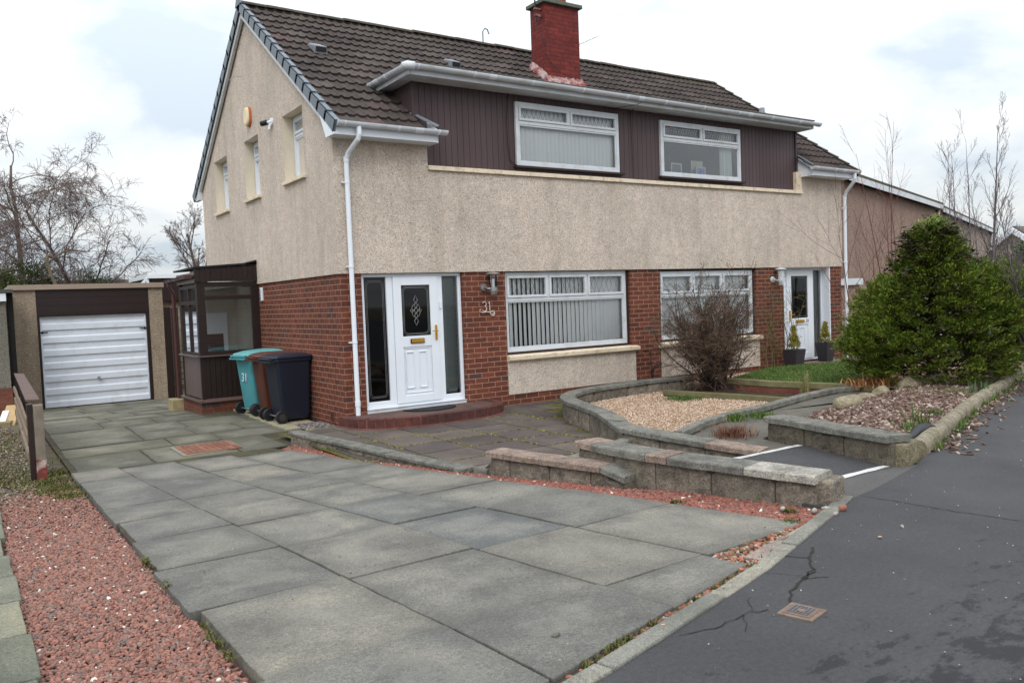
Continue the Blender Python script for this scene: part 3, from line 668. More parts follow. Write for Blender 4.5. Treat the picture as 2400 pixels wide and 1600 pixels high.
# ---- roof tiles
GAUGE=.3025; CS,SN=math.cos(math.atan(SL)),math.sin(math.atan(SL))
def wave(x): return .022*max(0.,math.cos(2*math.pi*x/.15))**1.3
def slope(x0,x1,k0,k1,front=True,ns=8,wob=1):
    xs=np.arange(x0,x1+1e-6,.15/ns); xs[-1]=x1
    rows=[]; 
    for k in range(k0,k1):
        for fr_,h in ((0,.042),(1,.012)): rows.append((k+fr_,h,k))
    V=[];UV=[];nx=len(xs)
    ph=rng.uniform(-.004,.004,(k1+1,int(LEN/.3)+8))
    for s_,h,k in rows:
        s0=min(s_*GAUGE-.05,(RY+.3)/CS-.01)
        for x in xs:
            j=int((x+1)/.3)
            hh=h+wave(x)+ph[k%len(ph)][j%ph.shape[1]]*wob
            y=-.3+s0*CS-hh*SN; z=EZ+s0*SN+hh*CS-.05
            if not front: y=2*RY-y
            V.append((x,y,z)); UV.append((x/.3,s_-.5+ (.49 if s_==k else -.49) if False else k+.5))
    b=MB(); b.v=V; b.uv=UV
    for r_ in range(len(rows)-1):
        for i in range(nx-1):
            a=r_*nx+i; q=(a,a+1,a+nx+1,a+nx); b.f.append(q if front else q[::-1])
    return b
NC=int(((RY+.3)/CS)/GAUGE)+1
rp=slope(-.09,1.19,0,NC).build('roof',MAT['tile'],house,label='dark brown interlocking concrete roof tiles')
slope(1.19,9.60,4,NC).build('middle_tiles',MAT['tile'],rp)
slope(9.60,LEN+.12,0,NC).build('right_tiles',MAT['tile'],rp)
slope(-.09,LEN+.12,0,NC,False,4).build('rear_tiles',MAT['tile'],rp)
# lead and felt under the tile edges so no gap shows
b=MB()
for yy in (0,1):
    f_=(lambda y:y) if yy==0 else (lambda y:2*RY-y)
    segs=((-.09,1.19,-.28),(1.19,9.6,.72),(9.6,LEN+.1,-.28)) if yy==0 else ((-.09,LEN+.1,-.28),)
    for a,bb,ys in segs: b.quad((a,f_(ys),rz_(ys)-.07),(bb,f_(ys),rz_(ys)-.07),(bb,f_(RY),rz_(RY)-.07),(a,f_(RY),rz_(RY)-.07))
b.build('underfelt',MAT['dark'],rp)
# ridge tiles
b=MB(); x=-.12; rt=rz_(RY)-.03
while x<LEN+.05:
    x2=min(x+.45,LEN+.14); dz=random.uniform(-.006,.006); n=8
    sec=lambda xx,rr:[(xx,RY+math.cos(math.pi*j/n)*rr*1.05,rt+dz+math.sin(math.pi*j/n)*rr*.72) for j in range(n+1)]
    b.loft([sec(x,.086),sec(x+.03,.09),sec(x2-.004,.084)],cap=True); x=x2
b.build('ridge',MAT['ridge'],rp,smooth=False)
# dry verge units, stepped, on both verges
def verge(x0,dirn,mat,nm):
    b=MB()
    for sd_ in (0,1):
        for k in range(NC):
            s0=k*GAUGE-.06; s1=min((k+1)*GAUGE+.0,(RY+.3)/CS+.02)
            if s0>s1: continue
            def P(s_,h,x):
                y=-.3+s_*CS-h*SN; z=EZ+s_*SN+h*CS-.05; 
                return (x,(2*RY-y) if sd_ else y,z)
            hi,lo=.078,.052
            xo=x0+dirn*(.038); xi=x0-dirn*.04
            A=[P(s0,hi,xo),P(s1,lo,xo),P(s1,-.075,xo),P(s0,-.105+.03,xo),P(s0-.0,-.09,xo)]
            b.extr([P(s0,hi,xo),P(s1,lo,xo),P(s1,-.07,xo),P(s0,-.085,xo)],(-dirn*.012,0,0))
            b.extr([P(s0,hi,xo),P(s1,lo,xo),P(s1,lo,xi),P(s0,hi,xi)],Vector(P(0,-.01,0))-Vector(P(0,0,0)))
            b.extr([P(s0,hi,xo),P(s0,-.085,xo),P(s0,-.085,x0),P(s0,hi,x0)],Vector(P(.012,0,0))-Vector(P(0,0,0)))
    return b.build(nm,mat,rp)
verge(-.09,-1,MAT['grey_cap'],'verge')
verge(LEN+.12,1,MAT['ridge'],'mossy_verge')
b=MB()
for sd_ in (0,1):
    def P(y,dz,x): return (x,(2*RY-y) if sd_ else y,rz_(y)+dz)
    b.extr([P(-.28,-.125,-.045),P(RY,-.125,-.045),P(RY,-.24,-.045),P(-.10,-.235,-.045),P(-.28,-.175,-.045)],(-.05,0,0))
b.extr([(-.10,DEP-.02,3.80),(-.10,DEP+.28,3.80),(-.10,DEP+.30,3.93),(-.10,DEP-.02,4.10)],(.07,0,0))
b.build('barge_board',MAT['upvc_old'],house,bevel=.003)
# ridge cap closure at the gable peak
b=MB(); b.extr([(-.135,RY-.16,rt-.02),(-.135,RY+.16,rt-.02),(-.135,RY+.08,rt+.10),(-.135,RY-.08,rt+.10)],(.02,0,0)); b.build('ridge_end',MAT['grey_cap'],rp)
b=MB(); p=[(1.30,-.02,4.13),(1.43,-.20,4.02)]; b.extr([(1.19,.10,4.23),(1.24,.10,4.235),(1.44,-.27,4.0),(1.385,-.27,3.99)],(0,0,.018)); b.build('lead_flashing',MAT['lead'],rp)
# roof vents
def vent(x,y,w_,lab):
    b=MB(); z=rz_(y)
    o=empty('roof_vent',(x,y,z),lab,'vent')
    b.loft([[(x-w_,y-.12,z-.10),(x+w_,y-.12,z-.10),(x+w_,y+.17,z+.11),(x-w_,y+.17,z+.11)],[(x-w_*.85,y-.14,z+.02),(x+w_*.85,y-.14,z+.02),(x+w_*.8,y+.10,z+.12),(x-w_*.8,y+.10,z+.12)]])
    b.build('vent_hood',MAT['lead'],o,bevel=.01); b=MB(); b.box(x-w_*.75,x+w_*.75,y-.146,y-.138,z-.06,z+.005); b.build('vent_slot',MAT['dark'],o)
    return o
P=F(740,118,1.9)
# find roof point under pixel
def roofpt(u,v):
    d=ray(u,v); # z=EZ+SL*(y+.3)
    t=(EZ+SL*(CAM[1]+.3)-CAM[2])/(d[2]-SL*d[1]); return CAM+t*d
p_=roofpt(745,117); vent(p_[0],p_[1],.11,'small pinkish grey vent tile high on the left part of the roof')
p_=roofpt(1060,152); vent(p_[0],p_[1],.10,'small grey vent tile just above the dormer gutter')
b=MB(); p_=roofpt(1152,108); b.tube([(p_[0],p_[1]+.3,p_[2]+.05),(p_[0],p_[1]+.3,p_[2]+.36),(p_[0]+.05,p_[1]+.3,p_[2]+.43),(p_[0]+.11,p_[1]+.3,p_[2]+.42),(p_[0]+.15,p_[1]+.3,p_[2]+.33)],.014,8)
props(b.build('flue_pipe',plain('old_pipe',c(130,146,146),.5)),'thin hooked metal pipe rising beside the ridge','pipe')
p_=F(1786,272,1.0); b=MB(); b.tube([(p_[0],1.0,p_[2]-.1),(p_[0],1.0,p_[2]+.16)],[.07,.055],8); props(b.build('vent_pipe',MAT['lead'],smooth=True),'short dark stub pipe at the right end of the dormer roof','pipe')
# ---- chimney
X0,X1,Y0,Y1=5.07,5.87,2.05,2.50
ch=empty('chimney_anchor',(0,0,0),None,None); bpy.data.objects.remove(ch)
b=MB(); b.box(X0,X1,Y0,Y1,rz_(Y0)-.2,7.02); chim=b.build('chimney',MAT['chim_brick'],house,label='brick chimney stack painted dark red, paint flaking white near the base')
b=MB(); b.box(X0-.06,X1+.06,Y0-.06,Y1+.06,7.02,7.09); b.build('chimney_cap',plain('mossy_concrete',c(96,104,92),.9,.2,8,.004,60),chim,bevel=.01)
b=MB(); b.loft([[(x,y,7.092) for x,y in ((X0+.1,Y0+.06),(X1-.1,Y0+.06),(X1-.1,Y1-.06),(X0+.1,Y1-.06))],[(x,y,7.17) for x,y in ((X0+.17,Y0+.13),(X1-.17,Y0+.13),(X1-.17,Y1-.13),(X0+.17,Y1-.13))]]); b.build('flaunching',plain('mortar_cap',c(130,126,118),.9),chim)
b=MB()
for x in (5.3,5.64): b.tube([(x,2.275,7.1),(x,2.275,7.42)],[.1,.09],14)
b.build('chimney_pot',plain('terracotta',c(160,90,64),.8),chim,smooth=True)
m=M('mortar_flashing'); cc=m.mix(m.ramp(m.noise(9,5,.7),[(.42,(0,0,0,1)),(.58,(1,1,1,1))]),c(168,150,148),c(128,56,52)); m.color(cc).rough(.9).bump(m.noise(40,4),.01,.8)
b=MB(); n=20; top_=[];bot=[]
zb=rz_(Y0)
secs=[]
for k in range(n+1):
    x=X0-.05+(X1-X0+.10)*k/n
    secs.append([(x,Y0-.13,rz_(Y0-.13)+.0),(x,Y0-.13,rz_(Y0-.13)+.035),(x,Y0-.03,zb+.06),(x,Y0-.014,zb+.06+random.uniform(0,.06)),(x,Y0+.01,zb+.10),(x,Y0+.01,rz_(Y0)-.1)])
b.loft(secs)
secs=[]
for k in range(9):
    y=Y0-.02+(Y1-Y0)*k/8; z=rz_(y)
    secs.append([(X0-.09,y,z+.0),(X0-.085,y,z+.04),(X0-.012,y,z+.12+random.uniform(0,.05)),(X0+.01,y,z+.12),(X0+.01,y,z-.05)])
b.loft(secs)
secs=[]
for k in range(9):
    y=Y0-.02+(Y1-Y0)*k/8; z=rz_(y)
    secs.append([(X1+.11,y,z+.0),(X1+.10,y,z+.04),(X1+.012,y,z+.12+random.uniform(0,.05)),(X1-.01,y,z+.12),(X1-.01,y,z-.05)])
b.loft(secs); b.build('mortar_flashing',m.m,chim)
# aerials
a1=empty('tv_aerial',(X0-.06,Y0+.1,6.4),'black aerial mast bracketed to the left of the chimney','aerial')
b=MB(); b.tube([(X0-.12,Y0+.1,6.68),(X0-.15,Y0+.1,7.25)],.014,8); b.build('mast',MAT['black'],a1)
b=MB(); b.box(X0-.16,X0,Y0+.08,Y0+.12,6.78,6.82); b.box(X0-.16,X0,Y0+.08,Y0+.12,6.90,6.93); b.build('bracket',MAT['rust'],a1)
b=MB(); b.tube([(X0-.12,Y0+.1,6.68),(X0-.02,Y0+.02,6.3),(X0+.02,Y0-.02,6.0),(X0+.3,Y0-.05,5.75),(X0+.42,-.2,4.86),(X0+.30,-.38,4.83),(X0+.05,-.30,4.66),(X0-.3,.015,4.62)],.004,5); b.build('cable',MAT['black'],a1)
a2=empty('tv_aerial',(X1,Y1,6.2),'grey toothed aerial boom poking out to the right of the chimney','aerial')
p0=F(1350,108,Y1+.06); p1=F(1400,86,Y1+.3); b=MB(); b.tube([tuple(p0-(p1-p0)*.4),tuple(p1)],.008,6); b.build('boom',MAT['chrome'],a2)
b=MB()
for k in range(7):
    q=p0+(p1-p0)*(k/6); b.tube([(q[0]-.02,q[1]-.02,q[2]-.05),(q[0]+.02,q[1]+.02,q[2]+.05)],.004,5)
b.build('element',MAT['chrome'],a2); b=MB(); b.tube([(X1-.1,Y1+.06,6.1),(X1-.1,Y1+.06,6.62)],.014,8); b.build('mast',MAT['chrome'],a2)
b=MB(); b.tube([(5.22,-.42,4.80),(5.25,.02,4.62),(5.27,.015,3.52)],.004,5); props(b.build('cable',MAT['black']),'black cable running down the boards right of the left dormer window','cable')
b=MB(); b.tube([(2.80,.005,4.66),(2.76,.012,4.3),(2.76,.012,3.9),(2.80,.012,3.66),(2.90,.0,3.60)],.006,5); props(b.build('cable',MAT['black']),'black cable looping down beside the left dormer window','cable')
# ---- wall fittings
al=empty('alarm_box',(-.03,3.47,4.76),'oval cream burglar alarm box with orange rim high on the gable','alarm')
def oval(cx,cy,cz,ry,rz2,n=24): return [(cx,cy+ry*math.copysign(abs(math.cos(a))**.8,math.cos(a)),cz+rz2*math.copysign(abs(math.sin(a))**.8,math.sin(a))) for a in [2*math.pi*k/n for k in range(n)]]
b=MB(); b.loft([oval(-.026,3.47,4.76,.13,.16),oval(-.066,3.47,4.76,.13,.16)]); b.build('rim',plain('orange_plastic',c(188,108,66),.5),al,bevel=.004)
b=MB(); b.loft([oval(-.066,3.47,4.76,.122,.152),oval(-.09,3.47,4.76,.115,.145),oval(-.10,3.47,4.76,.09,.12)]); b.build('cover',plain('cream_plastic',c(226,210,176),.5),al,bevel=.003)
sl2=empty('security_light',(-.03,2.37,4.42),'black and white motion sensor lamp on the gable','security light')
b=MB(); b.tube([(-.025,2.33,4.45),(-.05,2.33,4.45)],.06,14); b.tube([(-.05,2.33,4.45),(-.10,2.35,4.44)],.02,8); b.build('mount',MAT['upvc'],sl2)
b=MB(); b.tube([(-.10,2.36,4.44),(-.16,2.44,4.43)],.042,12); b.build('lamp_head',MAT['black'],sl2); b=MB(); b.tube([(-.06,2.33,4.42),(-.08,2.33,4.33)],.018,8); b.build('sensor',MAT['upvc'],sl2)
b=MB(); b.tube([(-.02,3.78,5.49),(-.14,3.82,5.49),(-.17,4.0,5.47)],.006,6); props(b.build('wall_hook',MAT['chrome']),'small grey wire hook sticking out near the top of the gable','hook')
gl=empty('bulkhead_light',(-.02,3.33,1.83),'small white slotted vent box on the gable beside the porch','light')
b=MB(); b.box(-.045,-.001,3.29,3.37,1.72,1.94); b.build('case',MAT['upvc'],gl,bevel=.012); b=MB()
for k in range(7): b.box(-.048,-.044,3.305,3.355,1.745+k*.026,1.755+k*.026)
b.build('slot',MAT['dark'],gl)
def grille(y0,z0):
    b=MB(); b.box(-.004,.01,y0,y0+.14,z0,z0+.14); b.build('air_brick',MAT['plinth_brick'],house); b=MB()
    for k in range(5): b.box(-.006,-.003,y0+.012,y0+.128,z0+.015+k*.025,z0+.025+k*.025)
    b.build('air_brick_slot',MAT['dark'],house)
grille(.42,.0)
def lantern(x,lab,dirty=False):
    o=empty('wall_lantern',(x,0,1.78),lab,'wall lamp')
    b=MB(); b.tube([(x-.10,.002,1.78),(x-.10,-.03,1.78)],[.062,.05],16); b.tube([(x-.10,-.03,1.78),(x-.08,-.09,1.76),(x-.02,-.12,1.76)],.014,8); b.tube([(x,-.12,1.67),(x,-.12,1.72),(x,-.12,1.78)],[.045,.055,.055],16); b.build('bracket',MAT['chrome'] if not dirty else MAT['upvc_old'],o,smooth=False)
    b=MB(); b.tube([(x,-.12,1.78),(x,-.12,1.97)],[.05,.062],16,cap=False); b.build('glass_shade',MAT['glass'] if not dirty else MAT['upvc_old'],o,smooth=True)
    b=MB(); b.tube([(x,-.12,1.97),(x,-.12,1.98),(x,-.12,2.0)],[.11,.10,.03],16); b.build('cap',MAT['chrome'] if not dirty else MAT['upvc_old'],o)
    b=MB(); b.tube([(x,-.12,1.78),(x,-.12,1.90)],.02,8); b.build('bulb',MAT['upvc'],o)
    return o
lantern(2.32,'steel lantern with clear glass shade above the house number'); lantern(8.86,'weathered pale lantern above the creeper near the right door',True)
hn=empty('house_number',(2.25,-.01,1.45),'white wrought wire house number 31 with a scroll below on the brick pier','house number')
def arc(cx,cz,r,a0,a1,n=12): return [(cx+r*math.cos(R(a0+(a1-a0)*k/n)),-.02,cz+r*math.sin(R(a0+(a1-a0)*k/n))) for k in range(n+1)]
b=MB(); b.tube(arc(2.215,1.535,.033,150,-80),.006,6); b.tube(arc(2.215,1.465,.038,85,-150),.006,6); b.build('digit_three',MAT['metal_white'],hn)
b=MB(); b.tube([(2.285,-.02,1.545),(2.308,-.02,1.568),(2.308,-.02,1.43)],.006,6); b.build('digit_one',MAT['metal_white'],hn)
b=MB(); b.tube([(2.15,-.02,1.425)]+[(2.15+.02*k,-.02,1.415-.004*math.sin(k)) for k in range(1,9)]+arc(2.355,1.395,.035,120,-200,16),.006,6); b.tube(arc(2.355,1.395,.016,100,-160,8),.005,6); b.tube(arc(2.15,1.44,.018,-90,-300,8),.005,6); b.build('scroll',MAT['metal_white'],hn)
b=MB(); b.tube([(5.36,-.02,.64),(5.50,-.02,.64),(5.51,-.02,.62),(5.51,-.02,.40),(5.53,-.02,.0)],.008,6); b.tube([(5.76,-.02,.40),(5.66,-.02,.39),(5.56,-.02,.33),(5.54,-.02,.15),(5.56,-.02,.0)],.014,8); props(b.build('wall_pipe',MAT['black']),'thin black pipe and cable on the brick pier between the two windows','pipe')
# ================================================================ GROUND
def soil(name,a,b,d=None,scale=6,bump=.02):
    m=M(name); cc=m.ramp(m.noise(scale,6,.65),[(.3,a),(.7,b)])
    if d: cc=m.mix(m.ramp(m.noise(2.2,5,.7),[(.5,(0,0,0,1)),(.62,(1,1,1,1))]),cc,d)
    m.color(cc).rough(.95).bump(m.noise(60,5,.7),bump,.8); return m.m
MAT['soil']=soil('earth_and_moss',c(74,66,54),c(104,94,76),c(78,88,46))
MAT['joint']=soil('mossy_joint',c(54,50,42),c(84,78,62),c(80,80,48),scale=9)
MAT['asph_pave']=None
def gz(x,y): return (zf(x,y) if y<10.3 else -.43)-.06 if x<0 or y<-7 else (-.12 if y>-6 else .1)
# ground: one sheet to the horizon
xs=[-400,-120,-40,-16,-9,-6,-4,-2,-.86,0,2,4,6,9,13,20,40,120,400]; ys=[-400,-120,-40,-16,-9,-7.8,-6.5,-5.5,-4,-2.5,-.85,3.55,7,10.3,14,25,60,150,400]
def gzz(x,y):
    if y>10.3: return -.52
    return zf(0,y)-.12
V=[(x,y,gzz(x,y)) for y in ys for x in xs]; n=len(xs)
Fq=[(j*n+i,j*n+i+1,(j+1)*n+i+1,(j+1)*n+i) for j in range(len(ys)-1) for i in range(n-1)]
b=MB(); b.v=V; b.f=Fq; b.build('ground',MAT['soil'],kind='structure')
# ---- concrete slabs
def concrete(name,a,b_,tint=.12,fine=1.0,stain=c(70,70,68),green=None,cols=None,rim=0):
    m=M(name); g=m.island(); cols=cols or [(0,tuple(x*.86 for x in a[:3])+(1,)),(.3,a),(.5,(b_[0]*1.07,b_[1]*1.04,b_[2]*.99,1)),(.75,tuple(x*.93 for x in b_[:3])+(1,)),(1,(a[0]*1.12,a[1]*1.11,a[2]*1.08,1))]
    base=m.ramp(g,cols or [(0,a),(.35,b_),(.6,tuple(x*1.08 for x in a[:3])+(1,)),(1,tuple(x*.88 for x in b_[:3])+(1,))])
    n=m.ramp(m.noise(1.7,6,.62,dist=.6),[(.3,(.66,.66,.67,1)),(.5,(1,1,1,1)),(.72,(1.32,1.29,1.22,1))]); cc=m.mix(1.0,base,n,'MULTIPLY')
    n=m.ramp(m.noise(210,2,.8),[(.38,(.5,.5,.5,1)),(.5,(1,1,1,1)),(.66,(1.5,1.48,1.42,1))]); cc=m.mix(.85,cc,n,'MULTIPLY')
    n=m.ramp(m.noise(60,3,.7),[(.36,(.72,.72,.72,1)),(.64,(1.25,1.24,1.2,1))]); cc=m.mix(.8,cc,n,'MULTIPLY')
    cc=m.mix(m.ramp(m.noise(.9,6,.7,dist=1),[(.5,(0,0,0,1)),(.75,(.75,.75,.75,1))]),cc,stain)
    if green: cc=m.mix(m.ramp(m.noise(1.4,5,.7),[(.46,(0,0,0,1)),(.64,(.6,.6,.6,1))]),cc,green)
    if rim:
        uvn=m.node('ShaderNodeUVMap'); su=m.node('ShaderNodeSeparateXYZ'); m.l.new(uvn.outputs[0],su.inputs[0])
        ed=m.math('ADD',su.outputs[0],m.math('MULTIPLY_ADD',m.noise(3.6,6,.72),2.6,-1.3)); ed=m.ramp(ed,[(.3,(0,0,0,1)),(1.1,(rim,rim,rim,1))]); ed=m.mix(1.0,ed,m.ramp(m.island(),[(0,(.25,.25,.25,1)),(1,(1,1,1,1))]),'MULTIPLY'); cc=m.mix(ed,cc,tuple(x*.48 for x in a[:3])+(1,))
        mi=m.ramp(m.math('ADD',su.outputs[0],m.math('MULTIPLY_ADD',m.noise(2.3,6,.7),3.0,-1.3)),[(.0,(.22,.22,.22,1)),(.35,(0,0,0,1))]); cc=m.mix(mi,cc,c(142,138,129))
    # pale lichen spots
    sp=m.ramp(m.vor(11),[(.035,(1,1,1,1)),(.055,(0,0,0,1))]); sp=m.mix(1.0,sp,m.ramp(m.noise(3,2),[(.56,(0,0,0,1)),(.62,(1,1,1,1))]),'MULTIPLY'); cc=m.mix(sp,cc,c(176,174,166))
    m.color(cc).rough(.9); m.bump(m.noise(180,3,.8),.003,.8); m.bump(m.noise(5,4,.6),.01,.35); return m.m
MAT['slab']=concrete('driveway_concrete',c(112,111,107),c(122,120,114),stain=c(80,80,80),rim=.6)
MAT['slab_blue']=concrete('bluish_slab',c(100,103,104),c(106,108,108),stain=c(84,86,88),rim=.6)
MAT['yard']=concrete('yard_paving',c(98,97,88),c(114,112,102),green=c(84,84,64),stain=c(72,72,66),rim=.6)
MAT['patio']=concrete('patio_paving',c(84,76,74),c(96,88,84),stain=c(66,60,58))
MAT['kerb']=concrete('kerb_stone',c(128,128,122),c(140,138,130),stain=c(84,82,72))
LX=[( -3.32,-3.30),(-2.86,-2.50),(-2.31,-1.67),(-1.74,-.95),(-1.17,-.06)]   # x at y=-.75 and at y=-7.2
def lx(i,y): a,b_=LX[i]; return a+(b_-a)*(y+.75)/(-7.2+.75)
# joint rows per column
ROWS=[[-.60,-1.30,-2.28,-2.95,-3.60,-4.36,-5.24,-6.12,-7.14,'e'],
      [-.70,-1.76,-2.42,-3.03,-3.62,-4.42,-5.28,-6.17,-7.18,'e'],
      [-.82,-1.75,-2.60,-3.45,-4.42,-5.26,-6.18,-7.19,'e'],
      [-1.05,-1.9,-2.75,-3.6,-4.5,-5.34,-6.22,-7.2]]
def fy(x):  # front edge of the slabs
    return -7.63+.27*(x+1.6) if x<-.95 else -7.45
# pavement edge line (outer side of flush kerb)
KP=[(-12.,-10.2),(-6.,-8.9),(-4.,-8.35),(-2.36,-7.97),(-2.07,-7.89),(-1.61,-7.77),(-.91,-7.58),(-.37,-7.39),(.19,-7.2),(.62,-7.03)]
drv=[];gp=.0065
def rough_edge(poly,step=.12,amp=.004):
    out=[]
    for k in range(len(poly)):
        a=Vector(poly[k]);b_=Vector(poly[(k+1)%len(poly)]); n=max(1,int((b_-a).length/step))
        nrm=Vector((-(b_-a).y,(b_-a).x)).normalized() if (b_-a).length>0 else Vector((0,0))
        for j in range(n):
            p=a+(b_-a)*j/n
            if j: p+=nrm*random.uniform(-amp,amp)
            out.append((p.x,p.y))
    return out
def slabprism(b,poly,f0,f1):
    """slab with an inner ring so its weathered rim can be told from its worn middle"""
    if b.uv is None: b.uv=[]
    a=sum(poly[k][0]*poly[(k+1)%len(poly)][1]-poly[(k+1)%len(poly)][0]*poly[k][1] for k in range(len(poly)))
    if a<0: poly=poly[::-1]
    n=len(poly); cx=sum(p[0] for p in poly)/n; cy=sum(p[1] for p in poly)/n; ins=[]
    rm=min(max(p[0] for p in poly)-cx,max(p[1] for p in poly)-cy); k_=max(.3,1-.2/max(rm,.05))
    for p in poly: ins.append((cx+(p[0]-cx)*k_,cy+(p[1]-cy)*k_))
    i=len(b.v)
    b.v+=[(x,y,f0(x,y)) for x,y in poly]+[(x,y,f1(x,y)) for x,y in poly]+[(x,y,f1(x,y)) for x,y in ins]
    b.uv+=[(1,0)]*(2*n)+[(0,0)]*n
    for k in range(n): b.f.append((i+k,i+(k+1)%n,i+n+(k+1)%n,i+n+k)); b.f.append((i+n+k,i+n+(k+1)%n,i+2*n+(k+1)%n,i+2*n+k))
    b.f.append(tuple(range(i+2*n,i+3*n)))
bmain=MB(); bblue=MB()
for ci,rows in enumerate(ROWS):
    for k in range(len(rows)-1):
        y1,y0=rows[k],rows[k+1]
        sk=.03 # the joints run slightly askew
        if y0=='e':
            xa,xb=lx(ci,-7.5),lx(ci+1,-7.5); ya,yb=fy(xa),fy(xb)
            poly=[(xa+gp,ya),(xb-gp,yb),(lx(ci+1,y1)-gp,y1-gp+ .02),(lx(ci,y1)+gp,y1-gp-.01)]
        else:
            poly=[(lx(ci,y0)+gp,y0+gp-.012),(lx(ci+1,y0)-gp,y0+gp+.012),(lx(ci+1,y1)-gp,y1-gp+.012),(lx(ci,y1)+gp,y1-gp-.012)]
        if ci==0: # outer edge steps in and out a little
            dxo=[0,.01,.0,-.01,.015,-.02,-.05,.0,-.03,0][k]; poly[0]=(poly[0][0]+dxo,poly[0][1]); poly[3]=(poly[3][0]+dxo,poly[3][1])
        dz=random.uniform(-.004,.004)+.012; tl=random.uniform(-.004,.004)
        tgt=bblue if (ci==2 and k in (4,5)) else bmain
        slabprism(tgt,rough_edge(poly),lambda x,y:zf(x,y)-.09,lambda x,y,dz=dz,tl=tl:zf(x,y)+dz+tl*math.sin(x*3))
props(bmain.build('driveway',MAT['slab'],bevel=.006),kind='structure')
dr=bpy.data.objects['driveway']; bblue.build('darker_slabs',MAT['slab_blue'],dr,bevel=.006)
b=MB(); b.prism([(lx(0,-8)-.0,fy(-3.3)+.02),(-1.6,fy(-1.6)+.02),(-.95,-7.43),(-.95,-7.2),(lx(4,-7.2),-7.18),(lx(4,-4),-4),(lx(4,-1),-1.0),(lx(4,-.8),-.62),(-3.31,-.45),(-3.31,-4)],-.2,lambda x,y:zf(x,y)-.004)
b.v=[];b.f=[]
ysb=[-7.9,-7.2,-6.5,-5.5,-4,-2.5,-.85,-.55]
for a_,b_ in zip(ysb,ysb[1:]):
    b.quad((lx(0,a_)+.01,a_,zf(0,a_)-.002),(lx(4,a_)-.01 if a_>-7.3 else -1.0,a_,zf(0,a_)-.002),(lx(4,b_)-.01,b_,zf(0,b_)-.002),(lx(0,b_)+.01,b_,zf(0,b_)-.002))
props(b.build('mossy_joints',MAT['joint']),kind='structure')
# ---- yard of older, uneven paving behind
by=MB(); bp=MB()
rows=[-.57,.55,1.25,2.1,2.95,3.9,4.85,5.9,7.0,8.2,9.2,10.35]
for k in range(len(rows)-1):
    y0,y1=rows[k],rows[k+1]
    cuts=[-3.25+.0*k]; x=-3.2+(.35 if k%2 else 0)
    xr=-.05 if y1<3.6 else (-1.0 if y1<5 else -.1)
    while x<xr-.45:
        x+=random.uniform(.55,.95); cuts.append(min(x,xr))
    if cuts[-1]<xr: cuts.append(xr)
    for a,bb in zip(cuts,cuts[1:]):
        if bb-a<.08: continue
        if k==0 and a>-1.15: continue
        if k==0 and bb>-1.0: bb=-1.0
        if -2.2<(a+bb)/2<-1.4 and -.45<y0<.3 and y1<=.6: 
            pass
        j=lambda:random.uniform(-.025,.025); s_=.05*(k%3-1)
        poly=[(a+.01+j()*.3,y0+.01+s_),(bb-.01+j()*.3,y0+.01+s_*.6+.02),(bb-.01+j()*.3,y1-.01+s_*.6+.02),(a+.01+j()*.3,y1-.01+s_)]
        if k>0 or True:
            dz=random.uniform(-.006,.006)-.002
            slabprism(by,rough_edge(poly,.15,.006),lambda x,y:zf(x,y)-.08,lambda x,y,dz=dz:zf(x,y)+dz)
props(by.build('yard_paving',MAT['yard'],bevel=.006),kind='structure')
b=MB()
for a_,b_ in zip([-.6,3.55,10.3],[3.55,10.3,14]): b.quad((-3.3,a_,zf(0,a_)-.012),(0,a_,zf(0,a_)-.012),(0,b_,zf(0,b_)-.012),(-3.3,b_,zf(0,b_)-.012))
props(b.build('yard_joints',MAT['joint']),kind='structure')
# paler strip of slabs by the bins
b=MB()
for k in range(5): b.prism(rough_edge([(-.62+.03*k-.13*0,.62+.62*k),(-.08,.62+.62*k),(-.08,1.22+.62*k),(-.62+.02*k,1.22+.62*k)]),lambda x,y:zf(x,y)-.05,lambda x,y:zf(x,y)+.018)
MAT['pale']=concrete('pale_slab',c(150,146,124),c(158,152,130),stain=c(110,108,88)); props(b.build('pale_paving',MAT['pale'],bevel=.005),kind='structure')
# brick panel of the drain cover
dc=empty('drain_cover',(-1.82,-.06,-.06),'brick filled drain cover set flush in the yard paving','cover')
b=MB(); z=lambda x,y:zf(x,y)
b.prism([(-2.16,-.42),(-1.47,-.36),(-1.46,.24),(-2.16,.34)],lambda x,y:zf(x,y)-.02,lambda x,y:zf(x,y)+.013); b.build('frame',plain('old_concrete',c(128,124,112),.9,.15,9,.003,80),dc)
b=MB()
for i in range(9):
    for j in range(3):
        x0=-2.12+.071*i; y0=-.38+.225*j-.0; b.prism([(x0+.004,y0+.004),(x0+.067,y0+.004),(x0+.067,y0+.217),(x0+.004,y0+.217)],lambda x,y:zf(x,y),lambda x,y:zf(x,y)+.02)
m=M('paver_brick'); m.color(m.mix(1.0,m.ramp(m.island(),[(0,c(110,72,58)),(1,c(134,92,74))]),m.ramp(m.noise(30,3),[(.3,(.8,.8,.8,1)),(.7,(1.2,1.2,1.2,1))]),'MULTIPLY')).rough(.9); b.build('brick_infill',m.m,dc,bevel=.003)
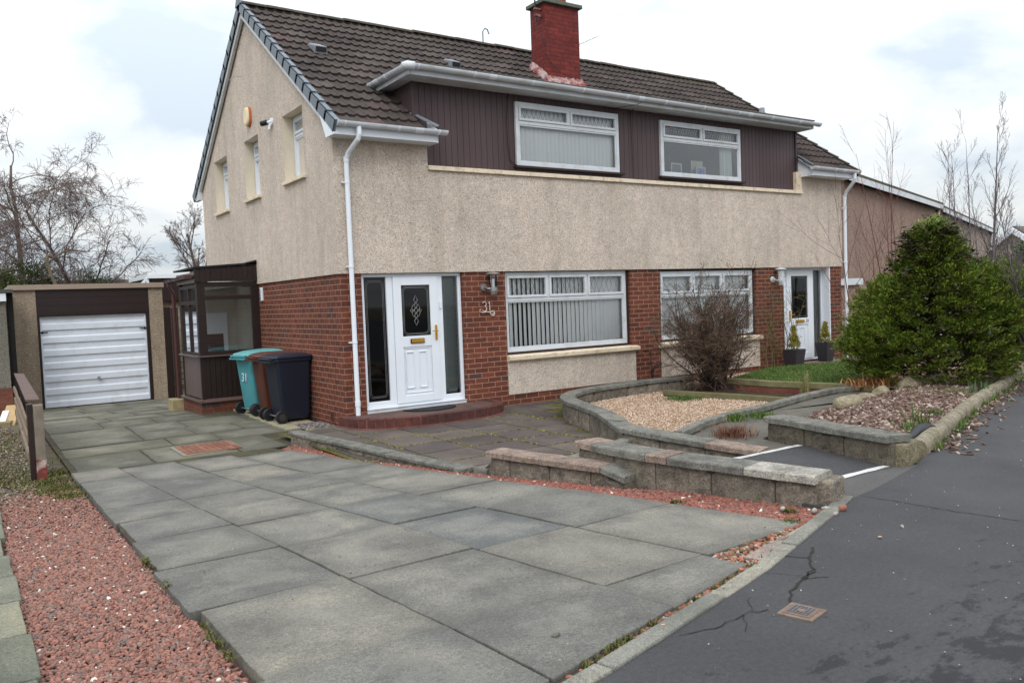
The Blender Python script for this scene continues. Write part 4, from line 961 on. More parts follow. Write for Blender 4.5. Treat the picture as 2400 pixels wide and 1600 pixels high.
# ---- pavement / road of asphalt
def asphalt(name,a,b_,patch=c(34,36,40),wet=.85,crack=False):
    m=M(name); cc=m.ramp(m.noise(1.2,5,.6),[(.3,a),(.7,b_)])
    n=m.ramp(m.noise(260,2,.8),[(.36,(.55,.55,.56,1)),(.5,(1,1,1,1)),(.68,(1.55,1.55,1.55,1))]); cc=m.mix(.9,cc,n,'MULTIPLY')
    n=m.ramp(m.noise(45,3,.7),[(.36,(.82,.82,.82,1)),(.64,(1.18,1.18,1.18,1))]); cc=m.mix(.8,cc,n,'MULTIPLY')
    if wet:
        mp=m.node('ShaderNodeMapping'); mp.inputs['Rotation'].default_value=(0,0,R(-35)); mp.inputs['Scale'].default_value=(1,1.9,1); m.l.new(m.vec,mp.inputs[0])
        d=m.noise(3.6,8,.75,vec=mp.outputs[0],dist=.3)
        sp=m.node('ShaderNodeSeparateXYZ'); m.l.new(m.vec,sp.inputs[0]); near=m.math('MULTIPLY_ADD',sp.outputs[1],-.22,-1.80)  # the damp marks thin out away from the road
        near=m.math('MINIMUM',m.math('MAXIMUM',near,-.25),.17)
        d=m.math('ADD',d,near); cc=m.mix(m.ramp(d,[(.57,(0,0,0,1)),(.625,(wet,wet,wet,1))]),cc,patch)
    sp=m.ramp(m.vor(7),[(.018,(1,1,1,1)),(.035,(0,0,0,1))]); sp=m.mix(1.0,sp,m.ramp(m.noise(1.3,2),[(.5,(0,0,0,1)),(.6,(1,1,1,1))]),'MULTIPLY'); cc=m.mix(sp,cc,c(150,150,146))
    m.color(cc).rough(.78); m.b.inputs['Specular IOR Level'].default_value=.3; m.bump(m.noise(240,3,.8),.004,.9); m.bump(m.noise(3,4,.6),.01,.4); return m.m
MAT['pave']=asphalt('pavement_asphalt',c(59,59,61),c(74,74,76),patch=c(40,41,44),wet=.85)
MAT['path']=asphalt('path_asphalt',c(80,78,78),c(94,92,90),wet=0)
MAT['path_new']=asphalt('dark_path_asphalt',c(62,62,64),c(74,74,76),wet=0)
KR=[(.62,-7.03),(.95,-6.98),(1.72,-6.80),(2.25,-6.62),(2.76,-6.44),(5.25,-5.58),(8.3,-4.67),(12.,-3.5),(20,-1.),(40,5),(80,17)]
edge=KP+KR[1:]
b=MB(); n=len(edge)
for (a,b_) in zip(edge,edge[1:]):
    b.quad((a[0],-60,.2),(b_[0],-60,.2),(b_[0],b_[1],.2),(a[0],a[1],.2))
b.quad((-60,-60,.2),(-12,-60,.2),(-12,-10.2,.2),(-60,-20,.2))
b.quad((80,-60,.2),(200,-60,.2),(200,50,.2),(80,17,.2))
props(b.build('pavement',MAT['pave']),kind='structure')
# cracks in the asphalt, as thin sunk looking dark fillings
b=MB()
def crack(pts,w_=.006,z=.2035,amp=.02,br=0):
    P=[]
    for p,q in zip(pts,pts[1:]):
        n=max(2,int(math.dist(p,q)/.04))
        for k in range(n): P.append((p[0]+(q[0]-p[0])*k/n+random.uniform(-amp,amp),p[1]+(q[1]-p[1])*k/n+random.uniform(-amp,amp)))
    P.append(pts[-1])
    for k,(p,q) in enumerate(zip(P,P[1:])):
        d=Vector((q[0]-p[0],q[1]-p[1])); 
        if d.length<1e-4: continue
        nn=Vector((-d.y,d.x)).normalized()*w_*random.uniform(.35,1)*.5
        b.quad((p[0]-nn.x,p[1]-nn.y,z),(q[0]-nn.x,q[1]-nn.y,z),(q[0]+nn.x,q[1]+nn.y,z),(p[0]+nn.x,p[1]+nn.y,z))
        if br and random.random()<br: crack([p,(p[0]+random.uniform(-.2,.2),p[1]+random.uniform(-.2,.2))],w_*.6,z,amp)
gp2=lambda u,v:tuple(G(u,v,.2)[:2])
crack([gp2(*p) for p in ((1903,1284),(1898,1310),(1905,1335),(1880,1362),(1852,1385),(1855,1412))],.016,amp=.012,br=.08)
crack([gp2(*p) for p in ((2025,1163),(2120,1178),(2250,1200),(2400,1222))],.010,amp=.008)
crack([gp2(*p) for p in ((1600,1490),(1690,1465),(1760,1436),(1800,1428))],.008,amp=.015,br=.12)
crack([gp2(*p) for p in ((1740,1340),(1890,1350))],.004,amp=.008)
props(b.build('pavement_cracks',plain('crack_fill',c(38,36,30),.9,.3,20)),kind='structure')
# flush kerb strip beside the drive
def strip(edge,w_in,z0,z1,L_=.9,gap=.008,mat='kerb',name='kerb',off=0,**k):
    b=MB(); P=[Vector(p) for p in edge]
    # resample
    acc=[0]; 
    for a,c_ in zip(P,P[1:]): acc.append(acc[-1]+(c_-a).length)
    def pt(s_):
        s_=max(0,min(acc[-1],s_))
        for i in range(len(acc)-1):
            if s_<=acc[i+1]+1e-9:
                t=(s_-acc[i])/(acc[i+1]-acc[i]); d=(P[i+1]-P[i]).normalized(); return P[i]+(P[i+1]-P[i])*t,Vector((-d.y,d.x))
    s_=0
    while s_<acc[-1]-.02:
        e_=min(s_+L_,acc[-1]); q=[pt(s_+gap/2),pt((s_+e_)/2),pt(e_-gap/2)]; dz=random.uniform(-.004,.004)
        poly=[tuple(p+n*off) for p,n in q]+[tuple(p+n*(off+w_in)) for p,n in q[::-1]]
        b.prism(rough_edge(poly,.1,.003),z0,z1+dz); s_=e_
    return props(b.build(name,MAT[mat],bevel=.008),**k)
strip(KP[2:],.085,.05,.212,name='kerb',kind='structure')
# ---- loose stones helper
ICO_V=[];t_=(1+5**.5)/2
ICO_V=np.array([(-1,t_,0),(1,t_,0),(-1,-t_,0),(1,-t_,0),(0,-1,t_),(0,1,t_),(0,-1,-t_),(0,1,-t_),(t_,0,-1),(t_,0,1),(-t_,0,-1),(-t_,0,1)])/math.sqrt(1+t_*t_)
ICO_F=np.array([(0,11,5),(0,5,1),(0,1,7),(0,7,10),(0,10,11),(1,5,9),(5,11,4),(11,10,2),(10,7,6),(7,1,8),(3,9,4),(3,4,2),(3,2,6),(3,6,8),(3,8,9),(4,9,5),(2,4,11),(6,2,10),(8,6,7),(9,8,1)])
OCT_V=np.array([(1,0,0),(-1,0,0),(0,1,0),(0,-1,0),(0,0,1),(0,0,-1)],float); OCT_F=np.array([(0,2,4),(2,1,4),(1,3,4),(3,0,4),(2,0,5),(1,2,5),(3,1,5),(0,3,5)])
CUB_V=np.array([(x,y,z) for x in (-1,1) for y in (-1,1) for z in (-1,1)],float)
CUB_F=np.array([(0,1,3),(0,3,2),(4,6,7),(4,7,5),(0,4,5),(0,5,1),(2,3,7),(2,7,6),(0,2,6),(0,6,4),(1,5,7),(1,7,3)])
def inpoly(P,poly):
    x,y=P[:,0],P[:,1]; r=np.zeros(len(P),bool); n=len(poly)
    for i in range(n):
        x1,y1=poly[i];x2,y2=poly[(i+1)%n]
        cnd=((y1>y)!=(y2>y))&(x<(x2-x1)*(y-y1)/(y2-y1+1e-12)+x1); r^=cnd
    return r
def rnd_pts(poly,n,dens=None):
    xs=[p[0] for p in poly]; ys=[p[1] for p in poly]; out=[]
    tot=0
    while tot<n:
        P=np.column_stack([rng.uniform(min(xs),max(xs),n*2),rng.uniform(min(ys),max(ys),n*2)]); P=P[inpoly(P,poly)]
        if dens is not None: P=P[rng.random(len(P))<dens(P)]
        out.append(P); tot+=len(P)
        if len(P)==0: break
    return np.vstack(out)[:n]
def rotm(n,tilt=.6):
    a=rng.uniform(0,2*math.pi,n); b_=rng.normal(0,tilt,n); g=rng.normal(0,tilt,n)
    ca,sa,cb,sb,cg,sg=np.cos(a),np.sin(a),np.cos(b_),np.sin(b_),np.cos(g),np.sin(g)
    Rm=np.empty((n,3,3)); Rm[:,0]=np.stack([ca*cb,ca*sb*sg-sa*cg,ca*sb*cg+sa*sg],1); Rm[:,1]=np.stack([sa*cb,sa*sb*sg+ca*cg,sa*sb*cg-ca*sg],1); Rm[:,2]=np.stack([-sb,cb*sg,cb*cg],1); return Rm
def scatter(name,P,z,size,mat,shape='ico',asp=(1,.75,.5),jit=.22,tilt=.5,parent=None,rad=None,**k):
    n=len(P); bv,bf={'ico':(ICO_V,ICO_F),'oct':(OCT_V,OCT_F),'cub':(CUB_V,CUB_F)}[shape]
    s_=rng.uniform(size[0],size[1],n)**1.0; sc=np.stack([s_*asp[0]*rng.uniform(.75,1.3,n),s_*asp[1]*rng.uniform(.75,1.25,n),s_*asp[2]*rng.uniform(.7,1.3,n)],1)*.5
    V=bv[None]*sc[:,None]*(1+rng.uniform(-jit,jit,(n,len(bv),3)))
    V=np.einsum('nij,nvj->nvi',rotm(n,tilt),V); Z=z(P) if callable(z) else np.full(n,z)
    V+=np.column_stack([P,Z])[:,None]
    Fc=(bf[None]+ (np.arange(n)*len(bv))[:,None,None]).reshape(-1,3)
    return npmesh(name,V.reshape(-1,3),Fc,mat,parent,**k)
def stonemat(name,stops,rough=.85,nv=.25):
    m=M(name); cc=m.ramp(m.island(),stops); cc=m.mix(1.0,cc,m.ramp(m.noise(70,3,.7),[(.3,(1-nv,)*3+(1,)),(.7,(1+nv,)*3+(1,))]),'MULTIPLY'); m.color(cc).rough(rough); return m.m
MAT['red']=stonemat('red_chippings',[(0,c(120,68,60)),(.2,c(150,88,76)),(.5,c(164,98,84)),(.72,c(136,84,76)),(.86,c(104,92,92)),(1,c(150,110,100))])
MAT['red_dull']=stonemat('dull_red_chippings',[(0,c(108,78,68)),(.25,c(138,98,86)),(.5,c(156,110,97)),(.75,c(130,95,85)),(.9,c(106,96,93)),(.94,c(122,104,96)),(.985,c(136,120,110)),(.992,c(206,200,190)),(1,c(214,208,200))])
MAT['red_bright']=stonemat('bright_red_chippings',[(0,c(108,70,61)),(.25,c(132,84,72)),(.6,c(150,97,84)),(.85,c(120,78,69)),(.96,c(118,100,94)),(.985,c(150,126,114)),(.992,c(200,190,180)),(1,c(210,204,196))])
MAT['pea']=stonemat('buff_chippings',[(0,c(140,110,88)),(.2,c(186,156,130)),(.45,c(206,184,160)),(.65,c(176,140,116)),(.85,c(222,210,196)),(1,c(150,130,118))])
MAT['barkm']=stonemat('bark_chips',[(0,c(62,46,40)),(.25,c(98,74,64)),(.5,c(132,108,96)),(.7,c(84,62,54)),(.88,c(158,142,130)),(1,c(182,170,158))],.9)
zP=lambda dz:(lambda P:np.interp(P[:,1],YY,ZZ)+dz+rng.uniform(-.006,.008,len(P)))
# left band of red chippings
polyL=[(-4.0,-8.3),(-3.36,-8.12),(-3.33,-7.1),(-3.32,-4),(-3.33,-.7),(-4.0,-1.4),(-4.0,-5)]
b=MB()
for a_,b_ in zip([-9.2,-7.8,-6.5,-5.5,-4,-2.5,-.85,3.55],[-7.8,-6.5,-5.5,-4,-2.5,-.85,3.55,10.3]): b.quad((-4.05,a_,zf(0,a_)-.045),(-3.28,a_,zf(0,a_)-.045),(-3.28,b_,zf(0,b_)-.045),(-4.05,b_,zf(0,b_)-.045))
props(b.build('gravel_bed',soil('red_grit',c(80,60,54),c(104,78,70))),kind='structure')
PL=np.vstack([rnd_pts(polyL,27000,lambda P:np.clip((-P[:,1]-.8)/4,.25,1))])
scatter('red_gravel',PL,zP(-.036),(.017,.035),MAT['red_dull'],'ico',(1.1,.75,.5),.28,.5,kind='stuff',label='dull red chippings filling the strip left of the driveway',cat='gravel')
# right band between the drive and the low walls, plus the wedge by the road
W1f=lambda y:-.33+(y+4.4)*(-.115)   # face of the front wall
polyR=[(lx(4,-.8)+.01,-.80),(-.93,-.6),(-.88,-.9),(-.80,-1.6),(-.70,-2.68),(-.56,-3.62),(-.42,-4.1),(-.36,-4.5),(-.20,-5.0),(-.10,-5.55),(.08,-5.8),(.20,-6.3),(.34,-7.05),(.55,-7.02),(.12,-7.15),(-.02,-7.16),(lx(4,-6.5)+.02,-6.5),(lx(4,-5)+.02,-5),(lx(4,-3)+.02,-3)]
b=MB()
for a_,b_ in zip([-7.3,-6.5,-5.5,-4,-2.5,-.85],[-6.5,-5.5,-4,-2.5,-.85,-.5]): b.quad((lx(4,a_),a_,zf(0,a_)-.03),(.7,a_,zf(0,a_)-.03),(.7,b_,zf(0,b_)-.03),(lx(4,b_),b_,zf(0,b_)-.03))
props(b.build('gravel_bed',bpy.data.materials['red_grit']),kind='structure')
PR=rnd_pts(polyR,9000); scatter('red_gravel',PR,zP(-.012),(.022,.044),MAT['red_bright'],'ico',(1.1,.75,.55),.28,.5,kind='stuff',label='bright red chippings between the driveway and the low walls',cat='gravel')
polyF=[(-2.9,-8.12),(-2.43,-7.92),(-1.62,-7.65),(-.96,-7.46),(-.96,-7.24),(-.07,-7.16),(.1,-7.12),(.32,-7.08),(-.9,-7.5),(-1.7,-7.72),(-2.5,-7.95)]
polyF=[(-3.6,-8.28),(-3.3,-8.12),(-2.43,-7.87),(-1.62,-7.64),(-.96,-7.46),(-.96,-7.24),(-.07,-7.16),(.25,-7.09),(.1,-7.14),(-.37,-7.31),(-.91,-7.49),(-1.61,-7.68),(-2.36,-7.88)]
PF=rnd_pts(polyF,900); m_=stonemat('mixed_debris',[(0,c(90,80,40)),(.3,c(150,92,78)),(.5,c(70,60,40)),(.7,c(168,160,150)),(.85,c(110,70,40)),(1,c(190,120,100))]); scatter('gutter_debris',PF,.188,(.015,.04),m_,'ico',(1,.75,.55),.28,.5,kind='stuff',label='moss, grit and odd stones in the gap beside the flush kerb',cat='debris')
# two pinkish wedge slabs beside the kerb
b=MB(); b.prism(rough_edge([(-.86,-7.37),(-.52,-7.29),(-.42,-7.33),(-.82,-7.465)]),.05,.20); b.prism(rough_edge([(-.50,-7.285),(-.12,-7.2),(-.02,-7.19),(-.38,-7.31)]),.05,.20)
props(b.build('wedge_slabs',concrete('pinkish_concrete',c(150,138,132),c(156,144,136)),bevel=.006),kind='structure')
# left neighbour's slabs
b=MB(); y=-.9; k=0
while y>-8.6:
    y2=y-.62; o=[0,.0,.01,.0,-.03,0,.01,0,.015,0,0,0,0,0][k%14]; b.prism(rough_edge([(-4.62,y2+.008),(-4.0+o,y2+.008),(-4.0+o,y-.008),(-4.62,y-.008)]),lambda x,y:zf(x,y)-.1,lambda x,y:zf(x,y)+.004); 
    b.prism(rough_edge([(-5.3,y2+.008),(-4.64,y2+.008),(-4.64,y-.008),(-5.3,y-.008)]),lambda x,y:zf(x,y)-.1,lambda x,y:zf(x,y)+.002); y=y2;k+=1
props(b.build('neighbour_drive',concrete('greenish_concrete',c(110,112,100),c(120,120,108),stain=c(80,84,74)),bevel=.006),kind='structure')
# mixed weeds and pebbles left of the fence
polyW=[(-5.5,-1.5),(-4.0,-1.9),(-3.36,-1.3),(-3.34,-.6),(-3.45,.5),(-3.6,3),(-3.6,7.5),(-5.5,7.5)]
PW=rnd_pts(polyW,7000,lambda P:np.clip(1.4-(P[:,1]+1.5)/8,.2,1)); scatter('pebble_verge',PW,zP(-.03),(.018,.045),stonemat('verge_pebbles',[(0,c(70,64,56)),(.3,c(110,98,84)),(.55,c(150,136,116)),(.7,c(96,84,70)),(.85,c(176,164,148)),(1,c(120,82,70))]),'oct',(1,.75,.55),.2,.5,kind='stuff',label='pale pebbles and dead leaves on the verge behind the fence post',cat='pebbles')
b=MB()
for a_,b_ in zip([-2.2,-.85,3.55],[-.85,3.55,10.3]): b.quad((-9,a_,zf(0,a_)-.04),(-3.3,a_,zf(0,a_)-.04),(-3.3,b_,zf(0,b_)-.04),(-9,b_,zf(0,b_)-.04))
props(b.build('verge',soil('verge_soil',c(72,66,54),c(112,100,84),c(70,80,36))),kind='structure')
def blades(name,P,z,h,w_,mat,lean=.5,n_seg=2,parent=None,**k):
    n=len(P); H=rng.uniform(h[0],h[1],n); W=rng.uniform(w_[0],w_[1],n); a=rng.uniform(0,2*math.pi,n); d=np.stack([np.cos(a),np.sin(a)],1); pr=np.stack([-d[:,1],d[:,0]],1); ln=rng.uniform(.1,lean,n)
    Z=z(P) if callable(z) else np.full(n,z)
    V=np.empty((n,5,3))
    for i,(t,ws) in enumerate(((0,1),(0,-1),(.55,-.8),(.55,.8))):
        V[:,i,:2]=P+d*(ln*H*t*t)[:,None]+pr*(W*.5*ws)[:,None]; V[:,i,2]=Z+H*t*(1-.15*t)
    V[:,4,:2]=P+d*(ln*H)[:,None]; V[:,4,2]=Z+H*(1-.25*ln)
    b0=(np.arange(n)*5)[:,None]; Fc=np.concatenate([b0+np.array([[0,1,2]]),b0+np.array([[0,2,3]]),b0+np.array([[3,2,4]])],0)
    return npmesh(name,V.reshape(-1,3),Fc,mat,parent,**k)
def leafmat(name,stops,rough=.7,trans=.25):
    m=M(name); cc=m.ramp(m.island(),stops); cc=m.mix(1.0,cc,m.ramp(m.noise(2.5,3,.6),[(.3,(.75,.75,.75,1)),(.7,(1.25,1.25,1.25,1))]),'MULTIPLY'); m.color(cc).rough(rough)
    if trans:
        m.b.inputs['Subsurface Weight'].default_value=0
    return m.m
MAT['grass']=leafmat('grass_blade',[(0,c(52,76,28)),(.4,c(70,100,36)),(.75,c(88,116,46)),(1,c(128,126,76))])
MAT['moss']=leafmat('moss',[(0,c(62,70,30)),(.5,c(84,88,38)),(1,c(104,92,50))])
MAT['dry']=leafmat('dry_fronds',[(0,c(92,60,44)),(.5,c(128,84,60)),(1,c(84,54,42))])
tf=lambda cx,cy,r,n:np.column_stack([rng.normal(cx,r,n),rng.normal(cy,r*1.3,n)])
Pm=np.vstack([tf(-3.52,-.75,.10,900),tf(-3.50,-1.25,.10,1100),tf(-3.42,-.2,.05,500),tf(-3.8,-.3,.25,900),tf(-4.4,1.2,.5,900),tf(-4.0,3,.4,600),tf(-3.42,-1.75,.06,400)])
blades('weeds',Pm,zP(-.035),(.015,.05),(.006,.014),MAT['moss'],1.2,kind='stuff',label='low moss and weeds creeping along the edge by the fence post',cat='weeds')
# moss tufts along drive edges and patio joints
P=[]
for k in range(16):
    y=random.uniform(-7.2,-4.6); P.append(tf(-3.335,y,.009,random.randint(10,34)))
for k in range(26):
    x=random.uniform(-2.4,.1); y=np.interp(x,[-2.36,-.91,.19],[-7.88,-7.5,-7.16]); P.append(tf(x,y+.02,.009,random.randint(8,26)))
P.append(tf(.12,-6.9,.02,120)); P.append(tf(-.17,-6.2,.02,100)); P.append(tf(.18,-5.75,.02,160)); P.append(tf(-.1,-7.08,.025,160)); P.append(tf(2.12,-6.72,.04,160)); P.append(tf(.66,-7.06,.03,120))
blades('moss_tufts',np.vstack(P),zP(.0),(.01,.035),(.005,.01),MAT['moss'],1.4,kind='stuff',label='small moss cushions along the slab and kerb edges',cat='moss')
# ---- patio
b=MB(); g_=.013
curve_base=[(3.6,-.05),(3.0,-.75),(2.55,-1.4),(2.3,-1.9),(2.07,-2.3),(1.85,-2.95),(1.5,-3.55),(1.18,-4.1)]
def patio_xmax(y): 
    yy=[p[1] for p in curve_base][::-1]; xx=[p[0] for p in curve_base][::-1]; return float(np.interp(y,yy,xx))+.06
xs_=-.86; row=0; y=-.02
while y>-4.5:
    y2=max(y-.56,-4.5) if row else y-.3
    x=-.84+(.0 if row%1==0 else 0); 
    xm=min(patio_xmax(y),patio_xmax(y2))if y2>-4.1 else 1.2-(-4.1-y2)*1.0
    cuts=[x]; 
    while x<xm: x+=.6; cuts.append(min(x,xm))
    for a,bb in zip(cuts,cuts[1:]):
        if bb-a<.06: continue
        # rear step and walls stand over the slabs
        if y2<-3.9 and a<-.42: a=max(a,-.40)
        if bb-a<.06: continue
        dz=random.uniform(-.003,.003); b.prism(rough_edge([(a+g_,y2+g_),(bb-g_,y2+g_),(bb-g_,y-g_),(a+g_,y-g_)],.15,.003),-.06,lambda x,y,dz=dz:.0+dz+ (0.0))
    y=y2;row+=1
props(b.build('patio',MAT['patio'],bevel=.006),kind='structure')
b=MB(); b.quad((-.9,-4.6,-.012),(1.3,-4.6,-.012),(4.2,0.1,-.012),(-.9,.1,-.012)); props(b.build('patio_joints',soil('green_joint',c(60,58,36),c(96,98,40),c(110,112,44),scale=5)),kind='structure')
P=[]
yj=-.32
while yj>-4.4:
    n=240; xx=rng.uniform(-.8,2.6,n); keep=xx<patio_xmax(yj)-.1; keep&=(np.sin(xx*2.3+yj*3)>-.6); P.append(np.column_stack([xx,np.full(n,yj)+rng.normal(0,.008,n)])[keep]); yj-=.56
for k in range(8):
    xj=-.84+.6*k; n=420; yy=rng.uniform(-4.3,-.1,n); keep=np.array([xj<patio_xmax(v)-.05 for v in yy])&(np.sin(yy*2.9+xj*2)>-.5); P.append(np.column_stack([np.full(n,xj)+rng.normal(0,.008,n),yy])[keep])
Pj=np.vstack(P); blades('joint_moss',Pj,lambda P:np.full(len(P),-.008),(.010,.024),(.010,.020),leafmat('joint_moss',[(0,c(100,104,38)),(.5,c(138,138,56)),(1,c(112,102,52))]),1.4,kind='stuff',label='yellow green moss in the joints of the dark patio slabs',cat='moss')
b=MB(); b.box(-.06,.10,-.42,-.30,-.01,.006); props(b.build('drain_cover',MAT['pale'],label='small pale square lid in the patio beside the door step',cat='cover'))
PG=rnd_pts([(-.5,.05),(-.05,.0),(-.03,.9),(-.4,.9)],700); scatter('slate_chips',PG,-.035,(.02,.05),stonemat('grey_slate',[(0,c(84,82,84)),(.5,c(120,112,112)),(1,c(146,136,134))]),'ico',(1,.7,.3),.3,.3,kind='stuff',label='grey slate chips in the corner beside the bins',cat='chippings')
# ---- door step
st=empty('door_step',(1.1,-.4,0),'curved dark red brick step in front of the left door','step')
def stepcurve(inset=0,n=40):
    out=[]; cx=1.08
    for k in range(n+1):
        a=math.pi+math.pi*k/n; ca,sa=math.cos(a),math.sin(a)
        x=cx+(1.20-inset)*math.copysign(abs(ca)**.75,ca); y=-.0+(.86-inset)*(-abs(sa)**.72); out.append((x,y-.0))
    return out
b=MB(); sc_=stepcurve(.12); b.prism(sc_,-.05,.118); b.build('tread',plain('red_brown_cement',c(96,72,66),.85,.18,5,.003,70,dirt=(c(70,62,56),3)),st)
b=MB(); o=stepcurve(0,200); i_=stepcurve(.125,200)
L_=[0]
for a,c2 in zip(o,o[1:]): L_.append(L_[-1]+math.dist(a,c2))
nb=int(L_[-1]/.115)
for k in range(nb):
    s0=L_[-1]*k/nb+.007; s1=L_[-1]*(k+1)/nb-.007; ia=min(range(len(L_)),key=lambda q:abs(L_[q]-s0)); ib=min(range(len(L_)),key=lambda q:abs(L_[q]-s1))
    if ib<=ia: continue
    dz=random.uniform(-.003,.003); b.prism([o[q] for q in range(ia,ib+1)]+[i_[q] for q in range(ib,ia-1,-1)],.0,.132+dz)
m=M('step_brick'); m.color(m.mix(1.0,m.ramp(m.island(),[(0,c(74,46,44)),(.5,c(96,56,50)),(.8,c(66,44,44)),(1,c(110,62,52))]),m.ramp(m.noise(14,4,.7),[(.3,(.6,.6,.6,1)),(.7,(1.3,1.25,1.2,1))]),'MULTIPLY')).rough(.85).bump(m.noise(50,4),.006,.8)
b.build('brick_edge',m.m,st,bevel=.012,seg=3)
b=MB(); b.prism(stepcurve(.008,60)+[(x,y) for x,y in stepcurve(.13,60)[::-1]],-.03,.118); b.prism(stepcurve(-.03,60)+stepcurve(.01,60)[::-1],-.03,.012); b.build('red_mortar',plain('red_mortar',c(118,74,66),.9,.2,9,.003,60,dirt=(c(96,62,54),6)),st)
b=MB(); b.prism([(1.15+.36*math.cos(math.pi+math.pi*k/20),-.02-.36*math.sin(math.pi*k/20)) for k in range(21)],.12,.136)
b.v=[];b.f=[]; b.prism([(1.17+.40*math.cos(math.pi+math.pi*k/24),-.10+.36*math.sin(math.pi+math.pi*k/24)) for k in range(25)],.1185,.134)
props(b.build('door_mat',plain('rubber_mat',c(26,27,30),.8,.2,30,.006,120),bevel=.003),'black half round rubber mat on the curved brick step','door mat')
# ---- rough block walls
def blockmat(name,a,b_,d,moss=c(86,88,60),li=.5):
    m=M(name); g=m.island(); cc=m.ramp(g,[(0,a),(.5,b_),(1,tuple(x*1.1 for x in a[:3])+(1,))])
    n=m.ramp(m.noise(9,6,.75),[(.3,(.5,.5,.5,1)),(.5,(1,1,1,1)),(.7,(1.45,1.42,1.36,1))]); cc=m.mix(1.0,cc,n,'MULTIPLY')
    n=m.ramp(m.noise(70,3,.8),[(.35,(.55,.55,.55,1)),(.62,(1.35,1.35,1.32,1))]); cc=m.mix(.9,cc,n,'MULTIPLY')
    cc=m.mix(m.ramp(m.noise(3,6,.7),[(.52,(0,0,0,1)),(.68,(.7,.7,.7,1))]),cc,d); cc=m.mix(m.ramp(m.noise(4.4,5,.7),[(.6,(0,0,0,1)),(.7,(.6,.6,.6,1))]),cc,moss)
    sp=m.ramp(m.noise(24,3,.75),[(.69,(0,0,0,1)),(.73,(li,li,li,1))]); cc=m.mix(sp,cc,c(206,204,194))
    m.color(cc).rough(.95); m.bump(m.noise(45,5,.75),.018,1.0); return m.m
MAT['block']=blockmat('rough_block',c(112,105,96),c(132,123,112),c(68,64,58),li=.25)
MAT['block_dark']=blockmat('dark_rough_block',c(92,86,76),c(108,100,88),c(56,54,48))
MAT['cope']=blockmat('grey_coping',c(112,112,106),c(124,122,116),c(80,80,76),li=1.0)
MAT['cope_pink']=blockmat('pink_coping',c(140,122,112),c(148,130,119),c(110,98,90),li=.2)
MAT['cope_pale']=blockmat('worn_whitish_coping',c(158,154,146),c(170,166,158),c(104,100,92),li=1.0)
MAT['core']=plain('mortar_core',c(70,64,52),.95,.2,9)
def rough_box(b,p0,p1,off0,off1,z0,z1,amp=.008,nx=7,nz=4):
    """box along p0->p1 (2d), between lateral offsets, with a lumpy face grid"""
    p0,p1=Vector(p0),Vector(p1); d=(p1-p0); nrm=Vector((-d.y,d.x)).normalized()
    f0=z0 if callable(z0) else (lambda t:z0); f1=z1 if callable(z1) else (lambda t:z1)
    secs=[]; 
    for i in range(nx+1):
        t=i/nx; q=p0+d*t; loop=[]; e_=.5 if i in (0,nx) else 1
        a,c_=f0(t),f1(t)
        def pt(o_,z,am): 
            s_=q+nrm*(o_+random.uniform(-am,am))+d.normalized()*random.uniform(-am,am)*.3; return (s_.x,s_.y,z+random.uniform(-am,am)*.4)
        inr=.010 if i in (0,nx) else 0
        sgn=1 if off1>off0 else -1
        for j in range(nz+1):
            ed=.008 if j in (0,nz) else 0
            loop.append(pt(off0+sgn*(ed+inr),a+(c_-a)*j/nz,amp*e_))
        for j in range(nz+1):
            ed=.008 if j in (0,nz) else 0
            loop.append(pt(off1-sgn*(ed+inr),c_-(c_-a)*j/nz,amp*e_))
        secs.append(loop)
    b.loft(secs)
def pathlen(P): 
    a=[0]
    for p,q in zip(P,P[1:]): a.append(a[-1]+math.dist(p,q))
    return a
def along(P,s_):
    a=pathlen(P); s_=max(0,min(a[-1]-1e-6,s_))
    for i in range(len(a)-1):
        if s_<=a[i+1]: t=(s_-a[i])/(a[i+1]-a[i]); return (P[i][0]+(P[i+1][0]-P[i][0])*t,P[i][1]+(P[i+1][1]-P[i][1])*t)
